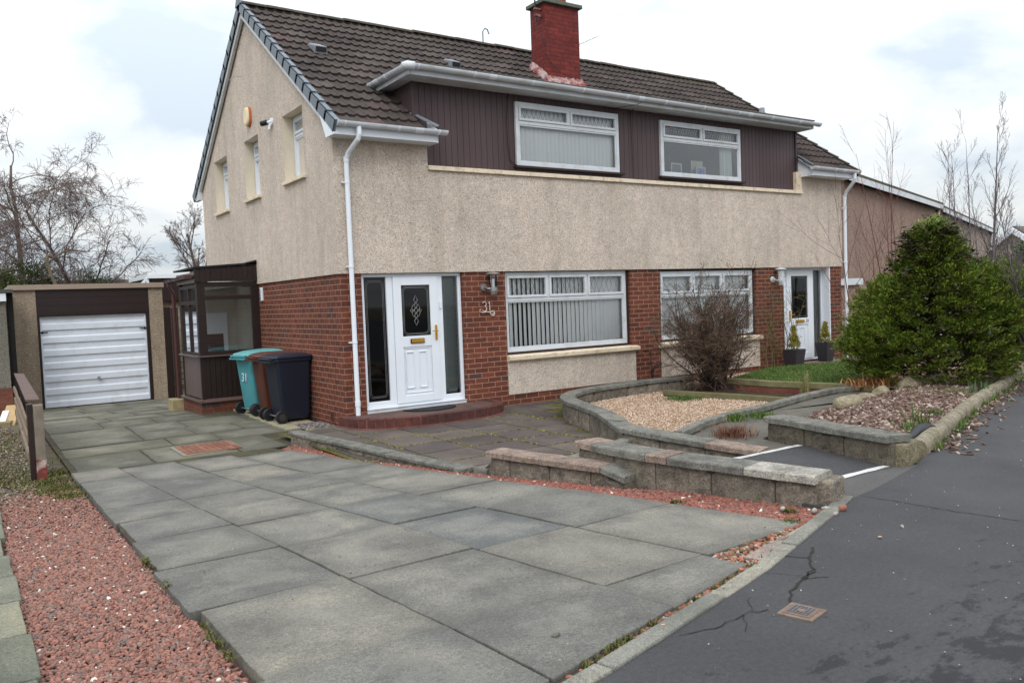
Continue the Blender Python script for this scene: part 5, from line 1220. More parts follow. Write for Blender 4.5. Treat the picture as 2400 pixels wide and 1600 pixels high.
def garden_wall(name,label,P,th,zb,zt,cope_t=.05,over=.03,blk=.45,cope_len=.6,courses=1,side=1,mats=('block','cope'),cope_mats=None,cope=True,cend=0,bev=.008):
    """P polyline of the visible face; thickness goes to side; zb, zt functions of arc length"""
    o=empty(name,(P[0][0],P[0][1],zb(0)),label,'low wall')
    Ln=pathlen(P)[-1]; b=MB(); core=MB(); s_=0; k=0
    for cc in range(courses):
        s_=-(blk*.5 if cc%2 else 0)
        while s_<Ln-.03:
            e_=min(s_+blk*random.uniform(.94,1.06),Ln); 
            if Ln-e_<.12: e_=Ln
            a_=max(s_,0)
            if e_-a_>.05:
                p,q=along(P,a_+.006),along(P,e_-.006)
                f0=lambda t:zb(a_+(e_-a_)*t)+(zt(a_)-zb(a_))*cc/courses+ (.005 if cc else -.05); f1=lambda t:zb(a_+(e_-a_)*t)+(zt(a_+(e_-a_)*t)-cope_t*cope-zb(a_+(e_-a_)*t))*(cc+1)/courses-.004
                rough_box(b,p,q,0,side*th,f0,f1,.007,8,5)
            s_=e_
    b.build('blocks',MAT[mats[0]],o)
    n=max(2,int(Ln/.25)); secs=[]
    for i in range(n+1):
        s1=Ln*i/n; p=Vector(along(P,s1)); q=Vector(along(P,min(s1+.02,Ln))); r_=Vector(along(P,max(s1-.02,0))); d=(q-r_).normalized(); nn=Vector((-d.y,d.x))*side
        ins=.012
        if i==0: p=p+d*.02
        if i==n: p=p-d*.02
        A=p+nn*ins; B=p+nn*(th-ins); za,zc=zb(s1)-.05,zt(s1)-cope_t*cope-.006
        secs.append([(A.x,A.y,za),(A.x,A.y,zc),(B.x,B.y,zc),(B.x,B.y,za)])
    core.loft(secs); core.build('mortar',MAT['core'],o)
    if cope:
        s_=0;k=0; cms={}
        while s_<Ln-.02:
            e_=min(s_+(cope_len if not isinstance(cope_len,list) else cope_len[min(k,len(cope_len)-1)]),Ln)
            if Ln-e_<.15: e_=Ln
            mname=(cope_mats[min(k,len(cope_mats)-1)] if cope_mats else mats[1]); bb=cms.setdefault(mname,MB())
            nn_=max(1,int((e_-s_)/.12)); secs=[]; dz=random.uniform(-.003,.003); do=random.uniform(-.004,.004)
            for i in range(nn_+1):
                s1=s_+.004+(e_-s_-.008)*i/nn_; p=Vector(along(P,s1)); q=Vector(along(P,min(s1+.03,Ln))); r_=Vector(along(P,max(s1-.03,0))); d=(q-r_).normalized(); nn=Vector((-d.y,d.x))*side
                A=p-nn*(over+do); B=p+nn*(th+over); z1=zt(s1)+dz; z0=z1-cope_t; j=lambda:random.uniform(-.0018,.0018)
                ch=.010
                secs.append([(A.x,A.y,z0+j()),(A.x+j(),A.y+j(),z1-ch+j()),(A.x+nn.x*ch+j(),A.y+nn.y*ch,z1+j()),(B.x-nn.x*ch,B.y-nn.y*ch,z1+j()),(B.x,B.y,z1-ch),(B.x,B.y,z0)])
            bb.loft(secs); s_=e_;k+=1
        for mn,bb in cms.items(): bb.build('coping',MAT[mn],o,bevel=0)
    return o
# patio edge wall on the drive side
PW_=[(-.945,-.50),(-.93,-.86),(-.81,-1.6),(-.77,-1.92),(-.70,-2.68),(-.56,-3.60),(-.50,-3.92)]
garden_wall('patio_wall','low grey block wall with flat grey copings edging the dark patio',PW_,.13,lambda s_:-.06+.03*s_,lambda s_:.095-.004*s_,.035,.018,.33,.55,side=1,cope_mats=['cope'])
# front wall: lower outer skin with pink copings, taller inner run to the road
PA=[(-.43,-3.98),(-.33,-4.48),(-.19,-5.0),(-.06,-5.58)]
ZA=lambda s_:.21+.03*s_
wA=garden_wall('front_wall','short outer block wall capped with two pink copings and grey end blocks',PA,.16,lambda s_:.035+.05*s_,lambda s_:[.10,.27][s_>.17]-.0*s_ if s_<1.43 else .215,.05,.03,.43,[.17,.62,.62,.3],cope_mats=['cope','cope_pink','cope_pink','cope'],side=1)
PB=[(.09,-4.85),(.10,-5.35),(.02,-5.56),(.10,-5.85),(.18,-6.28),(.27,-6.77),(.33,-7.0)]
PB=[(.05,-4.85),(.04,-5.3),(.06,-5.72),(.17,-6.28),(.27,-6.77),(.31,-6.98)]
wB=garden_wall('front_wall','taller front block wall running to the road with worn whitish end coping',PB,.20,lambda s_:.11+.025*s_,lambda s_:.385-.0*s_,.055,.035,.46,[.22,.62,.19,.62,.6],cope_mats=['cope_pink','cope','cope_pink','cope','cope_pale'],side=1)
# squat end post of the front wall
o=empty('end_block',(.47,-6.98,.17),'squat rounded stone block at the road end of the front wall','stone block')
b=MB(); rough_box(b,(.36,-7.06),(.60,-7.00),0,.19,.14,.345,.007,5,4); b.build('stone',MAT['block'],o,bevel=.015)
# inner wall of the path with its pink end coping; joins the curved planter wall
PC=[(1.10,-4.20),(1.19,-4.7),(1.31,-5.2),(1.44,-5.62)]
garden_wall('planter_front_wall','block wall on the far side of the entrance path, grey copings ending in pink ones',PC,.17,lambda s_:.05+.05*s_,lambda s_:.305-.062*s_,.05,.03,.46,[.95,.6,.62],cope_mats=['cope','cope_pink','cope_pink'],side=1)
# curved planter wall
def smoothpath(P,n=8):
    out=[]
    for i in range(len(P)-1):
        p0=P[max(i-1,0)];p1=P[i];p2=P[i+1];p3=P[min(i+2,len(P)-1)]
        for k in range(n):
            t=k/n; f=lambda a,b_,c_,d_:.5*((2*b_)+(-a+c_)*t+(2*a-5*b_+4*c_-d_)*t*t+(-a+3*b_-3*c_+d_)*t**3)
            out.append((f(p0[0],p1[0],p2[0],p3[0]),f(p0[1],p1[1],p2[1],p3[1])))
    out.append(P[-1]); return out
PD=smoothpath([(1.20,-4.12),(1.42,-3.72),(1.78,-3.05),(1.98,-2.55),(2.18,-1.98),(2.50,-1.45),(3.1,-1.05),(3.9,-.92),(4.6,-.90),(5.4,-1.0)])
garden_wall('curved_planter_wall','curved block wall with grey copings sweeping round the gravel bed',PD,.15,lambda s_:-.0,lambda s_:.265+.002*s_,.05,.028,.40,.5,courses=1,side=-1)
# low coping that crosses from the junction to the patio corner
PE=smoothpath([(1.12,-4.22),(.86,-4.30),(.5,-4.42),(.12,-4.52),(-.2,-4.5)])
garden_wall('cross_kerb','slim rounded grey kerb crossing between the patio and the path steps',PE,.10,lambda s_:.0,lambda s_:.20-.02*s_,.06,.01,.5,.6,side=1)
# right hand wall of the entrance with dark lichen coping
PF_=[(2.10,-5.15),(2.02,-5.5),(1.86,-5.95),(1.74,-6.40),(1.66,-6.66)]
garden_wall('entrance_wall','dark weathered wall with lichen spotted coping right of the entrance path',PF_,.17,lambda s_:.13+.05*s_,lambda s_:.39+.025*s_,.055,.035,.5,.75,mats=('block_dark','cope'),side=1)
# path: two asphalt treads with white painted edges, then a sloping path toward the right
def ptz(L_,z): return [tuple(G(u,v,z)[:2]) for u,v in L_]
b=MB(); 
b.prism([(.30,-7.02),(.26,-6.6),(.22,-5.60),(1.40,-5.60),(1.46,-5.62),(2.0,-5.58),(1.86,-5.95),(1.74,-6.40),(1.66,-6.70),(1.15,-6.82)],-.05,.195)
props(b.build('path_step',MAT['path_new'],bevel=.004),kind='structure')
b=MB(); b.prism([(.22,-5.59),(.2,-5.0),(1.24,-5.0),(1.38,-5.59)],-.05,.13)
props(b.build('path_step',MAT['path'],bevel=.004),kind='structure'); b=MB(); b.prism([(.2,-4.99),(.05,-4.5),(1.1,-4.3),(1.24,-4.99)],-.05,.07)
props(b.build('path_step',MAT['path'],bevel=.004),kind='structure')
def paint(P,w_,z,nm):
    b=MB(); 
    for p,q in zip(P,P[1:]):
        n=12; d=Vector((q[0]-p[0],q[1]-p[1])); nn=Vector((-d.y,d.x)).normalized()
        L_=[];R_=[]
        for k in range(n+1):
            m_=Vector(p)+d*k/n; L_.append(m_+nn*(w_*.5+random.uniform(-.006,.006))); R_.append(m_-nn*(w_*.5+random.uniform(-.006,.006)))
        for k in range(n): b.quad((R_[k].x,R_[k].y,z),(R_[k+1].x,R_[k+1].y,z),(L_[k+1].x,L_[k+1].y,z),(L_[k].x,L_[k].y,z))
    return props(b.build(nm,plain('worn_white_paint',c(196,196,192),.7,.1,14,dirt=(c(112,110,106),9))),kind='structure')
paint([(.45,-6.62),(1.66,-6.63)],.062,.199,'white_line'); paint([(.28,-5.65),(1.94,-5.64)],.06,.199,'white_line')
b=MB(); b.prism([(.6,-7.06),(.5,-6.67),(1.2,-6.67),(1.7,-6.68),(1.9,-6.76)],.05,.197); props(b.build('path_apron',MAT['path']),kind='structure')
# second path climbing to the neighbour's garden
W4=[(1.60,-4.72),(1.75,-4.55),(2.8,-4.08),(3.65,-3.95),(4.76,-3.67),(5.87,-3.70)]
W4=[tuple(G(u,v,.24)[:2]) for u,v in ((1600,1013),(1650,990),(1715,968),(1800,950),(1890,925),(1960,910),(2015,905))]
def z4(x,y): return .17
b=MB(); rocks_px=[(1822,1004),(1880,985),(1925,965),(1990,952),(2050,935),(2110,920),(2170,908)]
rk=[tuple(G(u,v,.2)[:2]) for u,v in rocks_px]
b.prism([(1.50,-5.6),(1.36,-5.0)]+W4+[(6.5,-3.6),(6.3,-4.5)]+rk[::-1]+[(2.1,-5.1),(2.0,-5.5)],-.05,.168)
m=M('weathered_path'); cc=m.ramp(m.noise(2.2,6,.7),[(.3,c(76,74,70)),(.7,c(108,104,96))]); cc=m.mix(m.ramp(m.noise(6,5,.7),[(.5,(0,0,0,1)),(.7,(.7,.7,.7,1))]),cc,c(90,84,58)); m.color(cc).rough(.9).bump(m.noise(70,4,.8),.006,.9)
props(b.build('side_path',m.m),kind='structure')
garden_wall('bed_kerb','long low concrete kerb between the gravel bed and the side path',W4,.10,lambda s_:.1,lambda s_:.245,.06,.004,.5,1.1,side=1,mats=('block_dark','cope'))
# planter gravel
bedpoly=[(1.32,-4.15),(1.6,-3.7),(1.95,-3.0),(2.15,-2.5),(2.35,-1.98),(2.65,-1.6),(3.2,-1.25),(4.0,-1.1),(4.7,-1.1)]+[tuple(G(u,v,.12)[:2]) for u,v in ((1555,924),(1725,931),(1865,942))]+[(p[0]-.02,p[1]+.05) for p in W4[:5][::-1]]
b=MB(); b.quad((1.1,-4.9,.085),(6.2,-4.9,.085),(6.2,-.9,.085),(1.1,-.9,.085)); b.v=[];b.f=[]
b.prism(bedpoly,-.1,.08); props(b.build('gravel_bed',soil('buff_grit',c(140,118,96),c(168,146,122))),kind='structure')
PB_=rnd_pts(bedpoly,13000); scatter('buff_gravel',PB_,lambda P:.088+rng.uniform(-.005,.006,len(P)),(.016,.034),MAT['pea'],'oct',(1,.75,.55),.25,.6,kind='stuff',label='buff and pink chippings filling the curved planter',cat='gravel')
# timber edging of the bed, and shrub bed behind it
te=[tuple(G(u,v,.13)[:2]) for u,v in ((1552,916),(1640,921),(1725,926),(1866,936))]
b=MB(); 
for p,q in zip(te,te[1:]):
    d=Vector((q[0]-p[0],q[1]-p[1])); nn=Vector((-d.y,d.x)).normalized()*.045
    b.prism([p,q,(q[0]+nn.x,q[1]+nn.y),(p[0]+nn.x,p[1]+nn.y)],.0,.145)
MAT['mosswood']=plain('mossy_timber',c(122,116,84),.85,.2,5,.004,50,dirt=(c(92,96,60),6))
props(b.build('timber_edging',MAT['mosswood'],bevel=.006),'mossy flat timber rail along the back of the gravel bed','edging')
b=MB(); b.prism([te[0],te[1],te[2],te[3],(6.4,-3.2),(7.4,-1.4),(5.2,-.85)],-.1,.07); props(b.build('shrub_bed',soil('dark_bed',c(58,48,38),c(84,70,56))),kind='structure')
# brick retaining wall with a mossy timber top, and lawn behind
rb=[tuple(G(u,v,.25)[:2]) for u,v in ((1640,882),(1700,886),(1800,893),(1900,897),(2060,903))]
o=empty('retaining_wall',(rb[0][0],rb[0][1],0),'low red brick retaining wall topped with a mossy timber rail in front of the lawn','low wall')
b=MB(); t2=MB()
for p,q in zip(rb,rb[1:]):
    d=Vector((q[0]-p[0],q[1]-p[1])); nn=Vector((-d.y,d.x)).normalized()
    if nn.dot(Vector((1,1)))<0: nn=-nn
    A=nn*.1; b.prism([p,q,(q[0]+A.x,q[1]+A.y),(p[0]+A.x,p[1]+A.y)],-.1,.165)
    B=-nn*.012; C_=nn*.11; t2.prism([(p[0]+B.x,p[1]+B.y),(q[0]+B.x,q[1]+B.y),(q[0]+C_.x,q[1]+C_.y),(p[0]+C_.x,p[1]+C_.y)],.167,.25)
b.build('brickwork',MAT['retain_brick'],o); t2.build('timber_top',MAT['mosswood'],o,bevel=.006)
lawn=[(p[0]+.08,p[1]+.06) for p in rb[1:]]+[(9.4,-1.9),(9.9,-1.2),(8.3,-.9),(7.6,-.75)]
b=MB(); b.prism(lawn,-.1,.215); props(b.build('lawn',soil('lawn_soil',c(60,80,32),c(84,104,42))),kind='structure')
PLW=rnd_pts(lawn,16000); blades('lawn_grass',PLW,.21,(.02,.045),(.005,.009),MAT['grass'],.8,kind='stuff',label='short bright grass of the small lawn by the right door',cat='grass')
b=MB(); b.prism([(6.0,-.9),(7.6,-.75),(8.3,-.9),(9.9,-1.2),(13,-3),(13,0),(5.6,-.02)],-.1,.06); props(b.build('front_bed',soil('grit_bed',c(120,100,84),c(150,130,110))),kind='structure')
PP=rnd_pts([(5.9,-.75),(8.2,-.75),(8.6,-.1),(5.9,-.1)],3000); scatter('pink_gravel',PP,.07,(.018,.035),MAT['pea'],'oct',(1,.75,.55),.25,.6,kind='stuff',label='pinkish chippings along the foot of the house by the shrub',cat='gravel')
# steps at the right door
o=empty('door_step',(9.8,-.3,0),'two level concrete and brick step at the right door','step')
b=MB(); b.box(9.42,10.9,-.52,-.002,.05,.135); b.build('upper_step',plain('brown_slab',c(120,100,90),.9,.15,6,.003,60),o,bevel=.01)
b=MB(); b.box(8.55,11.4,-.95,-.002,-.05,.045); b.build('lower_step',plain('buff_concrete',c(138,120,100),.9,.15,6,.003,60),o,bevel=.01)
b=MB(); b.prism([(8.4,-1.0),(12,-1.4),(14,-4),(12,-4.5),(9.6,-2.0)],-.1,.075); props(b.build('flag_path',plain('pink_flags',c(150,120,104),.9,.14,4,.003,60)),kind='structure')
# ---- bark bed and half round kerb
KRR=[(p[0],p[1]) for p in KR if 2.0<p[0]<45]
barkpoly=[(1.84,-6.42),(1.95,-6.0),(2.15,-5.6),(2.30,-5.15)]+[(p[0]+.03,p[1]-.06) for p in rk]+[(7.2,-4.4),(8.5,-4.2),(8.5,-4.5),(5.25,-5.45),(2.76,-6.30),(2.25,-6.48)]
b=MB(); b.prism(barkpoly,-.1,.22); props(b.build('bark_bed',soil('bark_soil',c(70,50,42),c(100,72,60))),kind='structure')
def hz(P): 
    e=np.interp(P[:,0],[2,8.5],[-6.5,-4.55]); t=np.clip((P[:,1]-e)/1.2,0,1); return .235+.05*np.sin(t*math.pi)+rng.uniform(-.01,.014,len(P))
PBk=rnd_pts(barkpoly,17000); scatter('bark_mulch',PBk,hz,(.02,.052),MAT['barkm'],'cub',(1.5,.5,.25),.3,.35,kind='stuff',label='grey brown bark chips covering the corner bed',cat='bark chips')
b=MB(); s_=0; KK=KRR[:]; Ln=pathlen(KK)[-1]
kerb=empty('round_kerb',(2.2,-6.5,.2),'long rounded concrete kerb between the bark bed and the pavement','kerb')
while s_<min(Ln-.1,16):
    e_=s_+.9; p,q=along(KK,s_+.01),along(KK,e_-.01); secs=[]
    d=(Vector(q)-Vector(p)).normalized(); nn=Vector((-d.y,d.x)); dz=random.uniform(-.004,.004)
    for i in range(7):
        c_=Vector(p)+(Vector(q)-Vector(p))*i/6+nn*.07; r_=.07*random.uniform(.97,1.03)*(.96 if i in (0,6) else 1); loop=[]
        for j in range(9):
            a=math.pi*j/8; pt=c_+nn*(-math.cos(a))*r_; loop.append((pt.x,pt.y,.25+math.sin(a)*r_*.95+dz+random.uniform(-.002,.002)))
        loop+= [(c_.x+nn.x*r_,c_.y+nn.y*r_,.12),(c_.x-nn.x*r_,c_.y-nn.y*r_,.12)]
        secs.append(loop)
    b.loft(secs); s_=e_
b.build('kerb_units',blockmat('kerb_concrete',c(132,124,108),c(146,138,120),c(96,90,70),li=.25),kerb,smooth=False)
o=empty('end_block',(1.83,-6.68,.2),'square weathered concrete block where the rounded kerb meets the path','stone block')
b=MB(); rough_box(b,(1.74,-6.76),(2.04,-6.68),0,.20,.18,.365,.006,5,4); b.build('stone',blockmat('end_block',c(120,112,92),c(130,122,100),c(84,80,62),li=.3),o,bevel=.012)
P=[]
for k in range(26):
    x=random.uniform(2.3,8); y=float(np.interp(x,[2.25,2.76,5.25,8.3],[-6.62,-6.44,-5.58,-4.67]))-.02; P.append(tf(x,y,.02,40))
P.append(tf(5.6,-4.95,.16,700)); P.append(tf(2.95,-6.1,.06,200)); P.append(tf(6.5,-5.0,.12,500)); P.append(tf(8.3,-4.55,.2,600)); P.append(tf(3.9,-5.75,.05,150))
blades('verge_tufts',np.vstack(P),lambda P:np.full(len(P),.2)+.06*(P[:,1]>np.interp(P[:,0],[2.25,2.76,5.25,8.3],[-6.5,-6.32,-5.46,-4.55])),(.02,.09),(.004,.008),MAT['grass'],1.0,kind='stuff',label='tufts of grass in the bark bed and along the rounded kerb',cat='grass')
Pc=[]
for k in range(420):
    x=random.uniform(2.4,7.5); y=float(np.interp(x,[2.25,2.76,5.25,8.3],[-6.62,-6.44,-5.58,-4.67]))-abs(random.gauss(0,.12)); Pc.append((x,y))
scatter('bark_spill',np.array(Pc),.206,(.02,.05),MAT['barkm'],'cub',(1.5,.45,.22),.25,.3,kind='stuff',label='stray bark chips spilt on the pavement beside the kerb',cat='bark chips')
# black drainage pipe lying in the bed
pp=[tuple(G(u,v,.30)) for u,v in ((2082,1032),(2105,1033),(2135,1022),(2150,1010),(2172,1003),(2190,1005))]
sp_=smoothpath([(p[0],p[1]) for p in pp],6); b=MB(); b.tube([(x,y,.295) for x,y in sp_],[.045+.012*math.sin(k*.35) for k in range(len(sp_))],12); props(b.build('drain_hose',plain('black_rubber',c(34,36,42),.5,.15,20),smooth=True),'slumped black plastic hose lying at the corner of the bark bed','hose')
P=np.vstack([tf(2.0,-6.0+0,.02,2)]); 
def clump(name,px,z,n,r,h,w_,mat,label,cat,lean=.9):
    p=G(px[0],px[1],z); P=np.column_stack([rng.normal(p[0],r,n),rng.normal(p[1],r,n)]); o=blades(name,P,z,h,w_,mat,lean); o['label']=label; o['category']=cat; return o
clump('dead_plant',(1718,1026),.15,520,.09,(.06,.19),(.003,.007),MAT['dry'],'rust brown dead plant beside the end of the dark entrance wall','plant',1.4)
clump('grass_tuft',(1722,985),.17,260,.05,(.05,.12),(.005,.009),MAT['grass'],'green weed tuft on the side path nearest the kerb wall','weed')
clump('grass_tuft',(1785,978),.17,300,.09,(.04,.09),(.005,.009),MAT['grass'],'spreading green weed in the middle of the side path','weed')
clump('grass_tuft',(1600,935),.1,500,.12,(.03,.06),(.006,.012),leafmat('dark_weed',[(0,c(60,84,36)),(1,c(84,108,50))]),'low dark green weed at the back of the gravel bed','weed')
clump('grass_tuft',(1887,925),.1,120,.03,(.15,.42),(.004,.007),leafmat('pale_stalks',[(0,c(130,134,84)),(1,c(160,150,106))]),'pale grassy stalks before the brick retaining wall','grass',.6)
clump('dead_fern',(2050,905),.22,300,.16,(.08,.2),(.01,.03),leafmat('dead_leaf',[(0,c(176,116,70)),(1,c(206,160,110))]),'orange brown dead fern leaves under the left edge of the conifer','plant',1.4)
clump('iris_leaves',(2150,1010),.24,26,.04,(.15,.3),(.01,.016),MAT['grass'],'green strap leaves growing through the slumped black hose','plant',.8)
clump('iris_leaves',(2300,925),.24,30,.05,(.12,.24),(.01,.016),leafmat('blue_green',[(0,c(44,66,50)),(1,c(70,96,60))]),'blue green strap leaves leaning over the rounded kerb','plant',.9)
# boulders between side path and bark bed
MAT['rock']=blockmat('boulder',c(132,124,104),c(148,138,116),c(104,96,72),li=.2)
def boulder(u,v,z,sx,sy,sz,label,rot=0):
    p=G(u,v,z); bm=bmesh.new(); bmesh.ops.create_icosphere(bm,subdivisions=3,radius=1)
    ph=[random.uniform(0,9) for _ in range(6)]
    for vv in bm.verts:
        q=vv.co.copy(); k=1+.16*math.sin(q.x*3+ph[0])*math.cos(q.y*2.6+ph[1])+.10*math.sin(q.z*4+ph[2])+.05*math.sin(q.x*9+ph[3])*math.sin(q.y*8+ph[4])
        vv.co=Vector((q.x*sx*k,q.y*sy*k,max(q.z,-.5)*sz*k))
    bmesh.ops.rotate(bm,verts=bm.verts,matrix=Matrix.Rotation(rot,3,'Z'))
    me=bpy.data.meshes.new('boulder'); bm.to_mesh(me); bm.free(); me.materials.append(MAT['rock']); me.shade_smooth()
    o=bpy.data.objects.new('boulder',me); col.objects.link(o); o.location=(p[0],p[1],z+sz*.3); return props(o,label,'rock')
boulder(1842,1003,.17,.12,.10,.09,'flat pale stone behind the coping of the dark entrance wall',.3)
boulder(1985,962,.2,.22,.15,.14,'pointed pale boulder at the near left edge of the bark bed',.5)
boulder(2035,938,.2,.14,.12,.08,'half buried mossy stone between two boulders on the path side',.2)
boulder(2068,929,.2,.16,.12,.10,'brownish half buried stone left of the long boulders',.6)
boulder(2140,915,.2,.26,.18,.17,'long grey green boulder under the left side of the conifer',.3)
boulder(2195,908,.2,.34,.2,.16,'long brown boulder at the foot of the conifer trunk',.3)
boulder(2303,898,.24,.19,.14,.15,'round buff boulder right of the conifer near the kerb',.4)
boulder(2340,896,.24,.14,.1,.10,'smaller buff stone touching the round boulder',.1)
# water meter cover
o=empty('meter_cover',(-1.26,-8.02,.2),'small rusty metal cover with studs set in the pavement','cover')
cc4=[tuple(G(u,v,.2)[:2]) for u,v in ((1855,1413),(1939,1432),(1903,1458),(1820,1439))]
def lerp4(a,b_,q=cc4): 
    x=(1-a)*(1-b_)*q[0][0]+a*(1-b_)*q[1][0]+a*b_*q[2][0]+(1-a)*b_*q[3][0]; y=(1-a)*(1-b_)*q[0][1]+a*(1-b_)*q[1][1]+a*b_*q[2][1]+(1-a)*b_*q[3][1]; return (x,y)
MAT['rusty']=plain('rusty_iron',c(118,102,90),.8,.2,30,.002,90,dirt=(c(96,74,62),20))
b=MB(); b.prism([lerp4(*p) for p in ((0,0),(1,0),(1,1),(0,1))],.19,.207); b.build('frame',MAT['rusty'],o,bevel=.002)
b=MB(); b.prism([lerp4(*p) for p in ((.13,.13),(.87,.13),(.87,.87),(.13,.87))],.2075,.2095); b.build('lid',plain('iron_lid',c(110,92,82),.8,.2,40,.002,90),o)
b=MB()
for i in range(6):
    for j in range(6):
        if 1<i<4 and 1<j<4: continue
        a=.2+i*.1; d=.2+j*.1; b.prism([lerp4(a,d),(lerp4(a+.055,d)),(lerp4(a+.055,d+.055)),(lerp4(a,d+.055))],.2096,.214)
b.build('studs',plain('stud_iron',c(96,100,106),.6,.2,40),o)
q=[]
for k in range(16):
    a=2*math.pi*k/16; q.append(lerp4(.5+.11*math.cos(a),.5+.11*math.sin(a)))
b=MB(); b.prism(q,.2096,.213); b.build('roundel',MAT['rusty'],o)
Pg=np.column_stack([rng.uniform(-3,7,700),rng.uniform(-9.5,-5.2,700)]); Pg=Pg[Pg[:,1]<np.interp(Pg[:,0],[-2.36,.25,2.25,8.3],[-8.05,-7.25,-6.7,-4.8])]
scatter('road_grit',Pg,.203,(.005,.014),stonemat('pale_grit',[(0,c(120,116,108)),(.6,c(170,166,158)),(1,c(205,203,198))]),'oct',(1,.8,.5),.2,.3,kind='stuff',label='pale grit specks scattered over the dark pavement',cat='grit')
Pg=np.column_stack([rng.uniform(-3.2,-.3,260),rng.uniform(-7.3,-.9,260)]); scatter('drive_grit',Pg,zP(.016),(.005,.013),stonemat('drive_specks',[(0,c(70,56,46)),(.6,c(120,90,76)),(1,c(186,180,170))]),'oct',(1,.8,.5),.2,.3,kind='stuff',label='tiny grit and leaf specks on the driveway slabs',cat='grit')
# loose stones lying about
MAT['stone']=stonemat('loose_stone',[(0,c(150,146,138)),(.4,c(206,204,198)),(.7,c(126,112,100)),(1,c(220,216,210))])
def loose(u,v,z,s_,label,mat=None):
    p=G(u,v,z); o=scatter('stone',np.array([[p[0],p[1]]]),z+s_*.22,(s_,s_),mat or MAT['stone'],'ico',(1,.8,.6),.2,.3); return props(o,label,'stone')
loose(1302,1493,.2,.05,'single grey pebble lying on the nearest driveway slab',stonemat('grey_pebble',[(0,c(100,96,88)),(1,c(112,108,98))]))
loose(1935,1196,.2,.06,'white stone at the foot of the end block'); loose(1975,1196,.2,.065,'red stone beside the end block by the road',MAT['red_bright'])
loose(1958,1207,.2,.04,'small white stone at the tip of the flush kerb'); loose(2115,1236,.2,.03,'tiny white pebble out on the dark pavement'); loose(2062,1261,.2,.035,'tiny buff pebble out on the pavement',MAT['pea'])
loose(2088,1088,.2,.07,'white stone beside the square kerb end block'); loose(1835,1196,.17,.055,'cream stone among the red chips near the wall end'); loose(1909,1201,.18,.06,'grey white stone by the last wall block')
loose(1548,1475,.19,.05,'pinkish stone in the gap before the flush kerb',MAT['pea']); loose(454,1298,.08,.03,'dark red fragment lying on the left slab',MAT['red'])
# ================================================================ PORCH
PYF=3.55; PX=-1.0; PYB=4.85
po=empty('side_porch',(-.5,PYF,-.06),'dark brown boarded side porch with large windows on a low brick plinth','porch')
b=MB(); b.box(PX-.02,-.002,PYF-.01,PYB,-.25,.115); b.build('plinth',MAT['plinth_brick'],po)
b=MB(); b.extr([(PX-.07,PYF-.055,.118),(0-.003,PYF-.055,.118),(-.003,PYF+.02,.165),(PX-.07,PYF+.02,.165)],(0,0,-.012)); b.build('drip_board',MAT['brown_lo'],po)
b=MB(); b.box(PX-.07,PX+.02,PYF-.05,PYB,.118,.14); b.build('side_drip_board',MAT['brown_lo'],po)
Tp=lambda u,z,d:(u,PYF+d,z); Ts=lambda u,z,d:(PX+d,u,z)
b=MB(); x=PX+.06
while x<-.06: b.box(x+.003,min(x+.085,-.06)-.003,PYF+.012,PYF+.03,.16,.84); x+=.085
b.build('front_boarding',MAT['brown'],po); b=MB(); b.box(PX+.02,-.003,PYF+.031,PYF+.05,.16,.86); b.box(PX+.031,PX+.05,PYF+.05,PYB,.16,.86); b.build('backing',MAT['dark'],po)
b=MB(); y=PYF+.06
while y<PYB-.06: b.box(PX+.012,PX+.03,y+.002,min(y+.2,PYB-.06)-.002,.16,.84); y+=.2
b.build('side_panel',MAT['brown_lo'],po,label='paler brown lower panel on the side of the porch')
b=MB()
for q in ((PX,PX+.06,PYF,PYF+.06),(-.062,-.003,PYF,PYF+.06),(PX,PX+.06,PYB-.06,PYB)):
    b=MB(); b.box(*q,.14,2.06); b.build('corner_post',MAT['brown'],po)
f=MB(); frame_rect(f,Tp,PX+.06,-.062,.86,2.05,.07,0,.05); bar(f,Tp,PX+.13,-.132,1.77,1.835,0,.05)
fo=f.build('front_window',MAT['brown'],po,bevel=.004); b=MB(); b.quad(*[Tp(u,z,.03) for u,z in ((PX+.13,.93),(-.132,.93),(-.132,1.77),(PX+.13,1.77))]); b.quad(*[Tp(u,z,.03) for u,z in ((PX+.13,1.835),(-.132,1.835),(-.132,1.98),(PX+.13,1.98))]); b.build('pane',glass('porch_glass',(.80,.83,.83,1),2.4),fo)
f=MB(); frame_rect(f,Ts,PYF+.06,PYB-.06,.86,2.02,.055,0,.05); bar(f,Ts,PYF+.115,PYB-.115,1.70,1.76,0,.05); m_=(PYF+PYB)/2; bar(f,Ts,m_-.02,m_+.02,.915,1.70,0,.05); bar(f,Ts,m_-.03,m_+.03,1.76,1.965,0,.05)
fo=f.build('side_window',MAT['brown'],po,bevel=.004); b=MB(); b.quad(*[Ts(u,z,.03) for u,z in ((PYF+.115,.915),(PYB-.115,.915),(PYB-.115,1.965),(PYF+.115,1.965))]); b.build('pane',bpy.data.materials['porch_glass'],fo)
b=MB(); b.box(PX-.06,-.003,PYF-.045,PYF+.02,.842,.868); b.box(PX-.06,PX+.02,PYF+.02,PYB,.842,.868); b.build('sill',MAT['brown_lo'],po,bevel=.004)
b=MB(); x=PX-.03
while x<-.01: b.box(x+.002,min(x+.085,-.004)-.002,PYF-.03,PYF+.0,2.065,2.27+.05*(x+1)); x+=.085
b.build('head_boarding',MAT['brown'],po)
